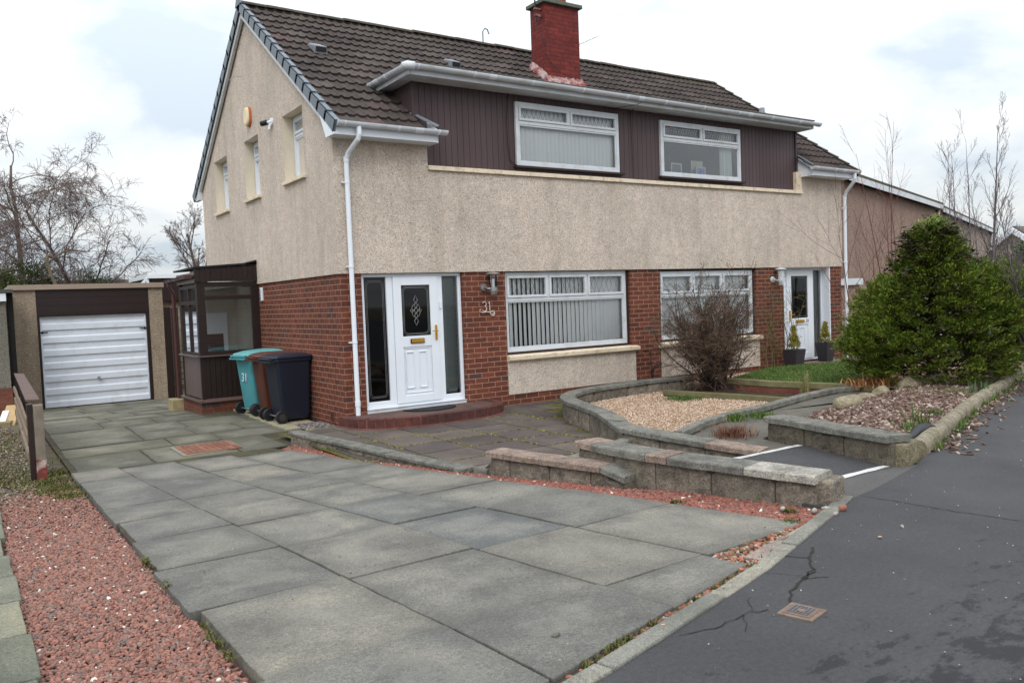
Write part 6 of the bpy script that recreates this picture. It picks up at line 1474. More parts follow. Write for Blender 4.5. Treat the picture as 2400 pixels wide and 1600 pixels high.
b=MB(); b.extr([(PX-.05,PYF-.05,2.275),(-.003,PYF-.05,2.345),(-.003,PYB+.1,2.345),(PX-.05,PYB+.1,2.275)],(0,0,.03)); b.extr([(-.30,PYF-.05,2.31),(-.003,PYF-.05,2.345),(-.003,PYF-.05,2.41),(-.04,PYF-.05,2.41)],(0,.5,0)); b.build('felt_roof',plain('black_felt',c(38,38,38),.9,.2,9,.003,60),po)
b=MB(); b.extr([(PX-.03,PYF,2.05),(PX-.03,PYB,2.05),(PX-.03,PYB,2.22),(PX-.03,PYF,2.22)],(.02,0,0)); b.build('side_fascia',MAT['brown_lo'],po)
MAT['brown_up']=plain('brown_gutter_plastic',c(78,50,48),.35,.08,5)
b=MB(); g_=gutter_run((PX-.10,PYF+.02,2.175),(PX-.10,PYB+.35,2.16),'gutter',po,[.1,.6,1.2],mat='brown_up',r=.052)
b=MB(); yv=PYB+.30; b.tube([(PX-.10,yv,2.12),(PX-.10,yv,2.05),(PX-.04,yv,1.93),(PX-.03,yv,1.88),(PX-.03,yv,-.1)],.031,10); b.build('downpipe',MAT['brown_up'],po)
# inside of the porch: pale wall, white inner door
b=MB(); b.box(PX+.06,-.02,PYB-.02,PYB-.01,.0,2.1); b.box(-.03,-.004,PYF+.07,PYB-.02,.0,2.1); b.build('inner_wall',plain('porch_inner',c(190,190,178),.9),po)
b=MB(); b.box(-.83,-.22,PYB-.06,PYB-.021,.1,1.55); b.build('inner_door',MAT['upvc'],po); b=MB(); b.box(-.75,-.30,PYB-.07,PYB-.061,.3,1.18); b.build('dark_panel',plain('charcoal',c(70,68,66),.8),po)
b=MB(); b.box(PX-.20,PX+.0,PYB+.06,PYB+.42,-.25,.06); props(b.build('stone_block',plain('sandstone',c(150,138,104),.9,.2,6,.004,40),bevel=.01),'buff stone block at the foot of the porch downpipe','stone block')
# ================================================================ GARAGE
GY=10.3; gz0=-.43
ga=empty('garage',(-1.75,GY,gz0),'single flat roofed garage in roughcast with a white ribbed up and over door','garage')
b=MB(); b.box(-3.26,-2.80,GY,GY+5,gz0-.2,2.20); b.build('pillar',MAT['cast_grey'],ga,bevel=.01); b=MB(); b.box(-.53,-.22,GY,GY+5,gz0-.2,2.20); b.build('pillar',MAT['cast_grey'],ga,bevel=.01)
b=MB(); b.box(-3.30,-.20,GY-.05,GY+5,2.205,2.225); b.box(-3.31,-.19,GY-.07,GY-.052,2.19,2.30); b.box(-3.30,-.20,GY-.05,GY+5,2.226,2.29); b.build('roof_edge',MAT['cap'],ga,bevel=.005)
b=MB(); z=1.68
while z<2.19:
    b.extr([(-2.80,GY-.002,z),(-.53,GY-.002,z),(-.53,GY-.002,min(z+.155,2.19)),(-2.80,GY-.002,min(z+.155,2.19))],(0,.03,0)); b.box(-2.80,-.53,GY+.004,GY+.03,z-.012,z); z+=.167
b.box(-2.80,-.53,GY-.012,GY+.03,1.635,1.668)
b.build('head_cladding',MAT['brown_garage'],ga)
b=MB(); b.box(-2.80,-2.755,GY,GY+.1,gz0,1.634); b.box(-.60,-.53,GY,GY+.1,gz0,1.634); b.box(-2.755,-.60,GY+.0,GY+.1,1.60,1.634); b.build('door_frame',MAT['brown'],ga)
b=MB(); z=gz0+.03; x0,x1=-2.75,-.605; H=1.598-z; n=7; prof=[]
for k in range(n):
    a=z+H*k/n; h=H/n; prof+= [(a,0),(a+h*.40,0),(a+h*.42,.006),(a+h*.50,.03),(a+h*.94,.03),(a+h*.98,.0)]
prof.append((z+H,0))
for (za,da),(zb,db) in zip(prof,prof[1:]): b.quad((x0+.03,GY+.05+da,za),(x1-.03,GY+.05+da,za),(x1-.03,GY+.05+db,zb),(x0+.03,GY+.05+db,zb))
b.box(x0,x0+.03,GY+.045,GY+.09,z,z+H); b.box(x1-.03,x1,GY+.045,GY+.09,z,z+H)
gd=b.build('garage_door',MAT['white_paint'],ga)
b=MB(); b.tube([(-1.66,GY+.05,.19),(-1.66,GY-.01,.19)],.035,12); b.tube([(-1.66,GY-.01,.19),(-1.61,GY-.03,.16)],[.02,.012],8); b.build('handle',MAT['chrome'],gd)
for x,s_ in ((-2.75,1),(-.605,-1)):
    b=MB(); b.box(min(x-.02*s_,x+.14*s_),max(x-.02*s_,x+.14*s_),GY+.036,GY+.044,1.245,1.27); b.box(min(x+.02*s_,x+.05*s_),max(x+.02*s_,x+.05*s_),GY+.025,GY+.036,1.23,1.285); b.build('bolt',MAT['dark'],gd)
# dark gate post / boarded screen between garage and porch
o=empty('boarded_gate',(-.0,GY+.1,gz0),'tall dark brown boarded gate standing right of the garage','gate')
b=MB(); b.box(-.20,-.06,GY+.02,GY+.10,gz0,1.72); b.build('gate_post',MAT['brown'],o); b=MB(); b.box(-.06,.10,GY-.02,GY+.0,gz0,1.70); b.build('gate_board',MAT['reveal_brown'],o,bevel=.004)
o=empty('outbuilding',(.6,15,-.4),'dark brown boarded flat roofed outbuilding with a white roof edge behind the garage','outbuilding')
p=F(372,705,15); q=F(420,650,15)
b=MB(); b.box(F(352,700,15)[0],4.5,15,18,p[2],F(372,652,15)[2]); b.build('boarding',MAT['brown_garage'],o); b=MB(); b.box(F(352,700,15)[0]-.05,4.5,14.93,18.1,F(372,652,15)[2],F(372,643,15)[2]); b.build('roof_edge',MAT['upvc'],o)
b=MB(); P=[tuple(F(u,v,15)) for u,v in ((322,672),(352,641),(353,672),(343,672),(343,658),(332,672))]; b.extr([P[0],P[1],P[2],P[3],P[4],P[5]],(0,.05,0)); b.build('bargeboard',MAT['upvc'],o)
b=MB(); b.box(.35,3.2,15.2,17,-.45,p[2]); b.build('wall',MAT['cast_grey'],o)
# garden seen through the gap
b=MB()
for k in range(13):
    z=-.4+k*.16; b.box(.1,2.2,13.6,13.9,z,z+.13)
ow=b.build('garden_wall',plain('stone_courses',c(136,128,112),.95,.25,7,.01,30,dirt=(c(92,100,60),5))); props(ow,'coursed stone garden wall glimpsed between the gate and the porch','wall')
# ================================================================ LEFT NEIGHBOUR GARAGE
lg=empty('neighbour_garage',(-4.6,8.6,-.3),'neighbour grey roughcast garage wall with white roof edge at the far left','garage')
b=MB(); b.box(-6.6,-3.43,8.6,13,.23,1.94); b.build('wall',MAT['cast_left'],lg,bevel=.01); b=MB(); b.box(-6.6,-3.41,8.6,13,-.5,.23); b.build('brick_base',MAT['retain_brick'],lg)
b=MB(); b.box(-6.65,-3.42,8.50,8.56,1.93,2.09); b.build('fascia',MAT['upvc'],lg,bevel=.004); b=MB(); b.box(-6.65,-3.30,8.48,13.1,2.095,2.16); b.build('roof',plain('grey_felt',c(74,76,74),.9),lg)
b=MB(); b.box(-3.40,-3.30,8.7,8.76,-.4,2.09); b.build('dark_gap_board',MAT['dark'],lg)
# ================================================================ BINS
def rrect(hx,hy,r,z,n=4,cx=0,cy=0):
    out=[]
    for sx,sy,a0 in ((1,1,0),(-1,1,90),(-1,-1,180),(1,-1,270)):
        for k in range(n+1):
            a=R(a0+90*k/n); out.append((cx+sx*(hx-r)+r*math.cos(a),cy+sy*(hy-r)+r*math.sin(a),z))
    return out
def wheelie(matb,matl,label,open_=0):
    o=empty('wheelie_bin',(0,0,0),label,'wheelie bin','bins standing against the gable')
    b=MB(); b.loft([rrect(.22,.20,.04,.05,cx=.03),rrect(.235,.215,.045,.12,cx=.03),rrect(.29,.265,.05,.94,cx=.0),rrect(.315,.285,.05,.945),rrect(.315,.285,.05,.985)]); b.build('body',matb,o,local=True,smooth=False,bevel=.004)
    b=MB(); b.box(-.16,.16,-.286,-.266,.3,.9); b.v=[];b.f=[]
    for s_ in (-1,1): b.box(-.205,-.175,s_*.10-.012,s_*.10+.012,.14,.9)
    b.build('rib',matb,o,local=True)
    b=MB(); n=7
    secs=[rrect(.325,.295,.06,.988),rrect(.33,.30,.06,1.005),rrect(.32,.29,.06,1.025),rrect(.22,.21,.08,1.055,cx=.02),rrect(.20,.19,.08,1.058,cx=.02)]
    if open_: secs=[[(x,y,z+open_*(x+.3)) for x,y,z in s_] for s_ in secs]
    b.loft(secs); l_=b.build('lid',matl,o,local=True,bevel=.004)
    b=MB(); b.tube([(-.375,-.22,.985),(-.375,.22,.985)],.014,8)
    for y in (-.22,-.07,.07,.22): b.box(-.385,-.29,y-.018,y+.018,.965,1.0)
    b.box(-.40,-.31,-.25,.25,.93,.955)
    b.build('handle',matb,o,local=True,bevel=.004)
    for s_ in (-1,1):
        b=MB(); b.tube([(-.235,s_*.215,.10),(-.235,s_*.275,.10)],.10,20); w_=b.build('wheel',MAT['black'],o,local=True,bevel=.008)
        b=MB(); b.tube([(-.235,s_*.272,.10),(-.235,s_*.282,.10)],.055,16); b.build('hub',plain('wheel_hub',c(52,50,50),.5) if not bpy.data.materials.get('wheel_hub') else bpy.data.materials['wheel_hub'],w_,local=True)
    b=MB(); b.tube([(-.235,-.22,.10),(-.235,.22,.10)],.012,8); b.build('axle',MAT['chrome'],o,local=True)
    return o
def bm_(n,cl): 
    m=M(n); cc=m.ramp(m.noise(3,4,.6),[(.3,tuple(x*.85 for x in cl[:3])+(1,)),(.7,tuple(x*1.12 for x in cl[:3])+(1,))]); m.color(cc).rough(.42); m.bump(m.noise(150,2),.0008,.5); return m.m
w_=wheelie(bm_('navy_plastic',c(26,32,46)),bm_('navy_lid',c(28,34,50)),'navy blue wheelie bin nearest the patio wall'); w_.location=(-.30,1.40,-.045); w_.scale=(.90,.93,.93); w_.rotation_euler=(0,0,R(4))
w_=wheelie(bm_('brown_plastic',c(84,48,38)),bm_('brown_lid',c(92,54,46)),'brown wheelie bin between the navy and the turquoise bins'); w_.location=(-.30,2.03,-.045); w_.scale=(.93,.93,.93); w_.rotation_euler=(0,0,R(-3))
w_=wheelie(bm_('teal_plastic',c(72,142,150)),bm_('teal_lid',c(100,166,168)),'turquoise wheelie bin with white number 31, nearest the porch',.05); w_.location=(-.33,2.67,-.045); w_.scale=(.93,.93,.93); w_.rotation_euler=(0,0,R(12))
text('31',.20,(-.262,-.02,.62),(R(90),0,R(-90)),MAT['white_paint'],w_,name='number')
bpy.data.objects['number.001' if 'number.001' in bpy.data.objects else 'number'].location=(-.272,.0,.62)
# ================================================================ FENCE AND TIMBER AT LEFT
fe=empty('rail_fence',(-3.6,1.2,0),'low weathered rail fence with a brown cap board ending in a post','fence')
A1,A2,A3,A4=[G(u,v,.71) for u,v in ((60,942),(93,940),(56,879),(33,878))]
b=MB(); b.extr([tuple(A1),tuple(A2),tuple(A3),tuple(A4)],(0,0,.025)); b.build('cap_board',plain('brown_rail',c(94,76,70),.8,.15,6,.002,60),fe,bevel=.004)
pb=D(100,1118); x,y=pb[0],pb[1]; b=MB(); b.box(x-.045,x+.045,y,y+.09,.12,.69); post=b.build('post',plain('weathered_wood',c(122,112,100),.9,.2,9,.003,70),fe,bevel=.006)
b=MB(); b.box(x-.048,x+.048,y-.003,y+.093,-.12,.12); b.build('painted_foot',MAT['rust'],post)
b=MB(); b.box(x-.1,x-.05,y+.02,y+.12,-.1,.70); b.build('back_post',MAT['brown'],fe)
b=MB(); 
for z0,z1 in ((.50,.50),(.33,.34),(.14,.16)):
    a=(x-.10,y+.06,z0); e_=(A4[0]-.02,A4[1]-.2,z1); dd=Vector(e_)-Vector(a); n=8; secs=[]
    for k in range(n+1):
        q=Vector(a)+dd*k/n; w2=.045+random.uniform(-.008,.008); zz_=q.z+random.uniform(-.012,.012); secs.append([(q.x-.012,q.y,zz_-w2),(q.x+.012,q.y,zz_-w2),(q.x+.012,q.y,zz_+w2),(q.x-.012,q.y,zz_+w2)])
    b.loft(secs)
b.build('rail',plain('grey_rail',c(128,112,96),.9,.2,8,.003,60),fe)
b=MB()
for t in (.4,.8): b=MB(); q=Vector(A4)*t+Vector(A1)*(1-t); b.box(q.x-.0,q.x+.07,q.y,q.y+.07,-.2,.70); b.build('rear_post',MAT['brown'],fe)
def plank(name,u,v,z,sx,sy,sz,rz,rx,cl,label):
    p=G(u,v,z); b=MB(); b.box(-sx/2,sx/2,-sy/2,sy/2,0,sz); o=b.build(name,plain(name+'_wood',cl,.7,.12,6,.001,60),bevel=.004); o.location=tuple(p); o.rotation_euler=(R(rx),0,R(rz)); return props(o,label,'timber')
plank('timber_board',24,985,-.18,.22,.9,.07,-12,22,c(172,144,104),'yellow brown timber board leaning by the fence at the far left')
plank('timber_offcut',6,992,-.2,.1,.8,.05,-12,20,c(220,222,222),'white painted timber length beside the yellow board')
plank('timber_sleeper',5,1000,-.25,.3,.35,.09,-10,0,c(128,116,84),'mossy yellow block beneath the leaning boards')
# ================================================================ HOUSES BEYOND
def street_house(name,label,p0,az,u_end,back,depth,wallm):
    """low pitched house whose eaves run level and parallel to the kerb"""
    d=Vector((math.sin(R(az)),math.cos(R(az)))); n=Vector((-d.y,d.x)); z=p0[2]; lo,hi=0,40
    for _ in range(50):
        t=(lo+hi)/2; q=np.array([p0[0]+d.x*t,p0[1]+d.y*t,z])-CAM; uu=1200+FPX*(q@CR)/(q@CF)
        if uu<u_end: lo=t
        else: hi=t
    A=Vector(p0[:2])-d*back; B=Vector(p0[:2])+d*lo; o=empty(name,(A.x,A.y,-.4),label,'house')
    C2,D2=B+n*depth,A+n*depth; b=MB(); b.prism([tuple(A),tuple(B),tuple(C2),tuple(D2)],-.4,z-.16); b.build('wall',wallm,o)
    e=.22; A2,B2,C3,D3=A-d*e-n*e,B+d*e-n*e,C2+d*e+n*e,D2-d*e+n*e; mid=(A2+D3)/2; mid2=(B2+C3)/2
    b=MB(); P=lambda v,zz:(v.x,v.y,zz); b.extr([P(A2,z+.02),P(mid,z+.12),P(D3,z+.02),P(D3,z-.05),P(A2,z-.05)],tuple((B2-A2).to_3d())); b.build('roof',plain(name+'_roof',c(84,80,64),.9,.35,6,.01,20),o)
    b=MB(); b.prism([tuple(A2),tuple(B2),tuple(B2+n*.03),tuple(A2+n*.03)],z-.2,z-.052); b.prism([tuple(B2),tuple(C3),tuple(C3-d*.03),tuple(B2-d*.03)],z-.2,z-.052); b.build('fascia',MAT['upvc_old'],o)
    return o,A,B,d,n
nb1,A1_,B1_,d1,n1_=street_house('brown_house','brown roughcast neighbouring house with white roof edge right of the downpipe',F(2010,418,2.2),72.2,2192,1.2,7,MAT['cast_brown'])
q=B1_-n1_*.1; zt=F(2010,418,2.2)[2]; b=MB(); b.tube([(q.x+d1.x*.2,q.y+d1.y*.2,zt-.12),(q.x,q.y,zt-.35),(q.x,q.y,-.2)],.04,8); b.build('downpipe',MAT['upvc_old'],nb1)
p2=F(2200,486,B1_.y+.5)
nb2,A2_,B2_,d2_,n2_=street_house('greyish_house','further grey roughcast house end showing between the birch stems',p2,69.8,2322,.1,6,roughcast('pale_roughcast',c(186,170,160),c(158,144,134),c(118,106,98),c(166,148,134),.86,.5))
q=B2_-n2_*.05; b=MB(); b.tube([(q.x-.15,q.y-.05,p2[2]-.1),(q.x-.15,q.y-.05,-.2)],.05,8); b.build('downpipe',MAT['upvc'],nb2)
X=40; ap=S(2378,548,X); lo=S(2322,592,X)
o=empty('far_house',(X,ap[1],0),'distant pale gabled house at the right edge','house')
k=(ap[2]-lo[2])/(lo[1]-ap[1]); b=MB(); ww=7; b.extr([(X,ap[1]+ww,-.5),(X,ap[1]+ww,ap[2]-k*ww),(X,ap[1],ap[2]),(X,ap[1]-ww,ap[2]-k*ww),(X,ap[1]-ww,-.5)],(9,0,0)); b.build('wall',plain('far_wall',c(172,162,150),.9),o)
b=MB(); b.extr([(X-.3,ap[1]+ww,ap[2]-k*ww+.02),(X-.3,ap[1],ap[2]+.02),(X-.3,ap[1],ap[2]+.3),(X-.3,ap[1]+ww,ap[2]-k*ww+.3)],(.2,0,0)); b.extr([(X-.3,ap[1]-ww,ap[2]-k*ww+.02),(X-.3,ap[1],ap[2]+.02),(X-.3,ap[1],ap[2]+.3),(X-.3,ap[1]-ww,ap[2]-k*ww+.3)],(.2,0,0)); b.build('barge_board',MAT['upvc'],o)
b=MB(); b.extr([(X-.1,ap[1]+ww,ap[2]-k*ww+.1),(X-.1,ap[1],ap[2]+.1),(X-.1,ap[1],ap[2]+.4),(X-.1,ap[1]+ww,ap[2]-k*ww+.4)],(9,0,0)); b.extr([(X-.1,ap[1]-ww,ap[2]-k*ww+.1),(X-.1,ap[1],ap[2]+.1),(X-.1,ap[1],ap[2]+.4),(X-.1,ap[1]-ww,ap[2]-k*ww+.4)],(9,0,0)); b.build('roof',plain('far_tiles',c(92,86,80),.9),o)
b=MB(); b.box(X-.05,X,ap[1]-1,ap[1]+.6,.8,2.0); b.build('window',MAT['dark'],o)
o=empty('low_garage',(12.6,1.0,-.1),'low pinkish garage with a white roof edge between the houses','garage')
a=F(1975,653,1.0); b=MB(); b.box(11.9,13.15,1.02,5,-.3,a[2]-.13); b.build('wall',MAT['cast_brown'],o); b=MB(); b.box(11.85,13.18,.94,5,a[2]-.15,a[2]+.0); b.build('roof_edge',MAT['upvc_old'],o)
# far roof beyond the garages
o=empty('far_bungalow',(0,26,-.5),'long brown tiled roof of a bungalow beyond the garage','house')
zt=F(200,655,26)[2]; b=MB(); b.box(F(60,660,26)[0],F(470,660,26)[0],26,33,-.5,zt-1.9); b.build('wall',MAT['cast_grey'],o)
b=MB(); xa,xb=F(60,660,26)[0],F(470,655,26)[0]
b.extr([(xa,25.5,zt-2.1),(xa,29.5,zt+.12),(xa,33.5,zt-2.1)],(xb-xa,0,0)); b.build('roof',roofmat('far_roof_tile',c(84,70,62),c(96,80,72)),o)
# ================================================================ PLANTS
def barkmat(name,a,b_,scale=8): return plain(name,a,.9,.25,scale,.01,30) if b_ is None else (lambda m:(m.color(m.ramp(m.noise(scale,5,.7),[(.3,a),(.7,b_)])).rough(.9),m.m)[1])(M(name))
def limb(b,p,d,L_,r0,r1,n,wig=.12,droop=0.,sides=5,up=0.):
    """adds one wandering tapered limb; returns its points, directions, radii"""
    P=[Vector(p)]; dv=Vector(d).normalized(); D_=[dv.copy()]; rr=[r0]
    for k in range(n):
        dv=dv+Vector((random.gauss(0,wig),random.gauss(0,wig),random.gauss(0,wig)))+Vector((0,0,up-droop*(k/n))); dv.normalize()
        P.append(P[-1]+dv*L_/n); D_.append(dv.copy()); rr.append(r0+(r1-r0)*(k+1)/n)
    b.tube(P,rr,sides,cap=False); return P,D_,rr
def perp(d):
    a=Vector((random.gauss(0,1),random.gauss(0,1),random.gauss(0,1))); a=a-d*a.dot(d); return a.normalized()
def branch(bt,bw,p,d,L_,r,depth,cfg):
    c_=cfg[depth]; b=bt if depth<cfg['trunk_levels'] else bw
    P,D_,rr=limb(b,p,d,L_,r,max(r*c_.get('tip',.35),.0022*cfg.get('thin',1)),c_['seg'],c_['wig'],c_.get('droop',0),6 if depth==0 else (4 if depth==1 else 3),c_.get('up',0))
    if depth+1>=cfg['levels']: return
    n=c_['kids']; n=random.randint(int(n*.8),int(n*1.2)+1)
    for i in range(n):
        t=c_['from']+(1-c_['from'])*(i+random.random())/n; t=min(t,.999); k=int(t*(len(P)-1)); f=t*(len(P)-1)-k; q=P[k].lerp(P[k+1],f); dd=D_[k]
        an=R(random.uniform(*c_['ang'])); nd_=(dd*math.cos(an)+perp(dd)*math.sin(an)); 
        ln=L_*random.uniform(*c_['len'])*(1-c_.get('taper',.4)*t)
        rr_=max(rr[k]*c_.get('rk',.5),.002*cfg.get('thin',1))
        branch(bt,bw,q,nd_,ln,rr_,depth+1,cfg)
def tree(name,label,cat,base,H,cfg,tm,wm,r0,lean=(0,0),group=None):
    o=empty(name,tuple(base),label,cat,group); bt,bw=MB(),MB()
    branch(bt,bw,base,(lean[0],lean[1],1),H,r0,0,cfg)
    bt.build('trunk',tm,o); bw.build('twigs',wm,o); return o
GT=barkmat('grey_bark',c(84,74,68),c(118,106,94)); TW=barkmat('twig',c(76,64,62),c(108,92,88)); RT=barkmat('red_twig',c(92,54,50),c(126,80,72)); BT_=barkmat('birch_twig',c(84,76,80),c(118,108,108)); ST=barkmat('shrub_twig',c(72,58,49),c(104,84,70)); SD=barkmat('shrub_stem',c(44,36,34),c(66,54,50))  # TW is lightened: distance haze put into the twig colour
weep={'levels':5,'trunk_levels':2,'thin':2.4,0:dict(seg=9,wig=.09,kids=13,**{'from':.22},ang=(28,62),len=(.34,.56),rk=.42,tip=.3,taper=.35),
 1:dict(seg=8,wig=.16,kids=10,**{'from':.2},ang=(25,70),len=(.32,.52),droop=.30,rk=.5,up=.03),
 2:dict(seg=6,wig=.17,kids=7,**{'from':.1},ang=(20,70),len=(.4,.75),droop=.30,rk=.55),
 3:dict(seg=5,wig=.16,kids=6,**{'from':.1},ang=(20,60),len=(.4,.9),droop=.36,rk=.6),4:dict(seg=4,wig=.12,kids=0,**{'from':.1},ang=(20,50),len=(.5,.8),droop=.3)}
def place(u,y,zb=-.5): p=F(u,660,y); return (p[0],y,zb)
def hgt(u,v,y,zb=-.5): return F(u,v,y)[2]-zb
random.seed(52)
tree('weeping_tree','tall bare weeping tree rising at the far left edge behind the garages','tree',place(55,24),hgt(55,372,24),{**weep,2:dict(weep[2],kids=5),3:dict(weep[3],kids=4)},GT,TW,.13,(.02,0),'bare trees behind the garages')
random.seed(5)
tree('weeping_tree','spreading bare weeping tree right of the tallest one, over the garage roof','tree',place(215,23),hgt(215,470,23),{**weep,0:dict(weep[0],len=(.5,.85),kids=20,**{'from':.12})},GT,TW,.11,(.05,0),'bare trees behind the garages')
random.seed(9)
rnd={'levels':5,'trunk_levels':2,'thin':2.6,0:dict(seg=9,wig=.05,kids=12,**{'from':.2},ang=(20,50),len=(.35,.6),rk=.5,tip=.25,taper=.5),
 1:dict(seg=7,wig=.09,kids=8,**{'from':.2},ang=(20,50),len=(.35,.6),rk=.5,up=.05),2:dict(seg=5,wig=.12,kids=7,**{'from':.1},ang=(20,55),len=(.4,.7),rk=.55,up=.03),3:dict(seg=4,wig=.12,kids=4,**{'from':.1},ang=(20,50),len=(.4,.8),rk=.6),4:dict(seg=3,wig=.1,kids=0,**{'from':0},ang=(1,2),len=(1,1))}
tree('round_tree','rounded bare tree showing beside the back corner of the house','tree',place(462,30),hgt(462,545,30),rnd,GT,TW,.16,(0,0),'bare trees behind the garages')
# pollarded limb in front of the weeping trees
o=empty('cut_tree',place(135,20),'stout pale cut limb bending over behind the garage roof','tree'); bt=MB(); bw=MB()
L0=[tuple(F(u,v,20)) for u,v in ((140,700),(130,668),(118,640),(110,612),(112,598),(125,603),(150,590),(170,586),(205,590))]
bt.tube(L0,[.06,.055,.05,.05,.065,.035,.03,.022,.012],8); bt.build('trunk',plain('pale_bark',c(112,100,84),.9,.2,6,.01,30),o)
for q in L0[4:]:
    for k in range(5): limb(bw,q,(random.gauss(.5,.5),random.gauss(0,.4),random.gauss(.5,.4)),random.uniform(.6,1.6),.012,.005,6,.2,.2,3)
bw.build('twigs',TW,o)
# leaf clouds
def leaves(name,C_,Rr,n,size,mat,parent=None,dirs=None,flat=.5,**k):
    """clusters: centres C_, radii Rr; n leaves each"""
    m_=len(C_)*n; c0=np.repeat(C_,n,0); r_=np.repeat(Rr,n)[:,None]; P=c0+rng.normal(0,.45,(m_,3))*r_*np.array([1,1,.8])
    a=rng.normal(0,1,(m_,3)); 
    if dirs is not None: a=a*flat+np.repeat(dirs,n,0)
    a/=np.linalg.norm(a,axis=1)[:,None]; u=np.cross(a,rng.normal(0,1,(m_,3))); u/=np.linalg.norm(u,axis=1)[:,None]
    s_=rng.uniform(size[0],size[1],m_)[:,None]; w2=s_*rng.uniform(.22,.36,m_)[:,None]
    V=np.stack([P-a*s_*.5,P+u*w2*.5-a*s_*.05,P+a*s_*.5,P-u*w2*.5-a*s_*.05],1).reshape(-1,3)
    b0=(np.arange(m_)*4)[:,None]; Fc=np.concatenate([b0+np.array([[0,1,2]]),b0+np.array([[0,2,3]])],0)
    return npmesh(name,V,Fc,mat,parent,**k)
# dark ivy/evergreen masses low behind the garages
ivm=leafmat('ivy_leaf',[(0,c(44,58,26)),(.5,c(66,84,34)),(1,c(92,100,50))])
for u,v,y,w_,h_,lab in ((60,640,22,1.3,1.5,'dark ivy clad bush beneath the tallest bare tree'),(205,650,22,1.6,.9,'green ivy mass behind the middle of the garage roof'),(10,655,21,.9,.9,'bright green bush top at the far left edge')):
    p=F(u,v,y); o=empty('ivy_bush',(p[0],y,-.5),lab,'bush'); n=150; a=rng.uniform(0,2*math.pi,n); t=rng.uniform(0,1,n)**.6
    C_=np.column_stack([p[0]+np.cos(a)*w_*t*.8,y+np.sin(a)*w_*t*.8,p[2]-1.2+rng.uniform(0,1,n)*(1.2+h_*.5)*(1-.5*t)])
    leaves('foliage',C_,np.full(n,.30),70,(.06,.12),ivm,o); b=MB(); b.tube([(p[0],y,-.5),(p[0],y,p[2]-.4)],[.1,.05],8); b.build('stem',GT,o)
# ---- big conifer
random.seed(3)
RV=np.array([math.cos(YAW),-math.sin(YAW),0]); FV=np.array([math.sin(YAW),math.cos(YAW),0])
cb=G(2188,898,.22); con=empty('conifer',(cb[0],cb[1],.2),'large dense dark green conifer bush filling the corner bed','conifer')
zs=np.array([0,.15,.45,.8,1.06,1.25,1.43,1.7,1.97,2.12,2.24]); rs=np.array([.65,.92,1.08,1.06,.88,.70,.52,.37,.24,.13,.02])
pl=[];dr_=[]
n=1600; z=rng.uniform(.10,2.22,n); keep=rng.random(n)<np.interp(z,zs,rs)/1.28+.12; z=z[keep]; n=len(z); a=rng.uniform(0,2*math.pi,n); r_=np.interp(z,zs,rs)*(1+.07*np.sin(a*3+z*4)+.06*np.sin(a*7+z*9)+.04*np.sin(a*2-z*6)+rng.normal(0,.05,n))*np.where(rng.random(n)<.25,rng.uniform(1.0,1.06,n),rng.uniform(.80,1.0,n))
C_=np.array([cb[0],cb[1],.22])+np.cos(a)[:,None]*r_[:,None]*RV+np.sin(a)[:,None]*r_[:,None]*FV+np.column_stack([0*z,0*z,z]); pl.append(C_); dv=np.cos(a)[:,None]*RV+np.sin(a)[:,None]*FV; dv[:,2]=.45+.35*np.clip(z-1,0,2)-.25*(z<.3); dr_.append(dv)
for dx,dz,dy,rx,rz2,nn in tuple((A*.92,B*.93,C0,E_*.95,F_*.95,n_) for A,B,C0,E_,F_,n_ in ((.80,.95,-.1,.62,.75,330),(1.05,.6,.1,.5,.55,220),(-.62,1.0,.1,.42,.5,150),(-.9,.55,-.1,.42,.45,160),(.35,1.15,-.3,.34,.45,120),(-.25,1.5,0,.2,.3,50),(.10,1.8,-.1,.18,.34,60))):
    q=rng.normal(0,1,(nn,3)); q/=np.linalg.norm(q,axis=1)[:,None]; q[:,2]=np.abs(q[:,2])*np.where(rng.random(nn)<.75,1,-.6)
    cen=np.array([cb[0],cb[1],.22+dz])+RV*dx+FV*dy; C2=cen+q*np.array([rx,rx,rz2])*rng.uniform(.85,1.04,(nn,1)); pl.append(C2); d2=q.copy(); d2[:,2]+=.35; dr_.append(d2)
C_=np.vstack(pl); dv=np.vstack(dr_); dv/=np.linalg.norm(dv,axis=1)[:,None]
def conifer_foliage(name,C_,dv,n,spread,ls,mat,parent,**k):
    """flat drooping sprays: a short axis with leaflets to either side"""
    m_=len(C_); N_=m_*n; c0=np.repeat(C_,n,0); d0=np.repeat(dv,n,0)
    up=np.tile(np.array([0,0,1.]),(N_,1)); sd=np.cross(d0,up); sd/=np.linalg.norm(sd,axis=1)[:,None]+1e-9; nr=np.cross(sd,d0)
    L_=np.repeat(rng.uniform(.8,1.3,m_),n)*spread; t=rng.uniform(-.55,1,N_); lat=rng.normal(0,.36,N_)*(1.05-.55*np.clip(t,0,1)); ver=rng.normal(0,.11,N_)
    P=c0+d0*(t*L_)[:,None]+sd*(lat*L_)[:,None]+nr*(ver*L_)[:,None]
    a=d0*1.0+sd*(np.sign(lat)*rng.uniform(.2,1.0,N_))[:,None]+nr*rng.normal(.1,.4,N_)[:,None]; a/=np.linalg.norm(a,axis=1)[:,None]
    u=np.cross(a,nr+rng.normal(0,.5,(N_,3))); u/=np.linalg.norm(u,axis=1)[:,None]+1e-9; s_=rng.uniform(ls[0],ls[1],N_)[:,None]; w2=s_*rng.uniform(.2,.34,N_)[:,None]
    V=np.stack([P-a*s_*.5,P+u*w2*.5,P+a*s_*.5,P-u*w2*.5],1).reshape(-1,3); b0=(np.arange(N_)*4)[:,None]; Fc=np.concatenate([b0+np.array([[0,1,2]]),b0+np.array([[0,2,3]])],0)
    return npmesh(name,V,Fc,mat,parent,**k)
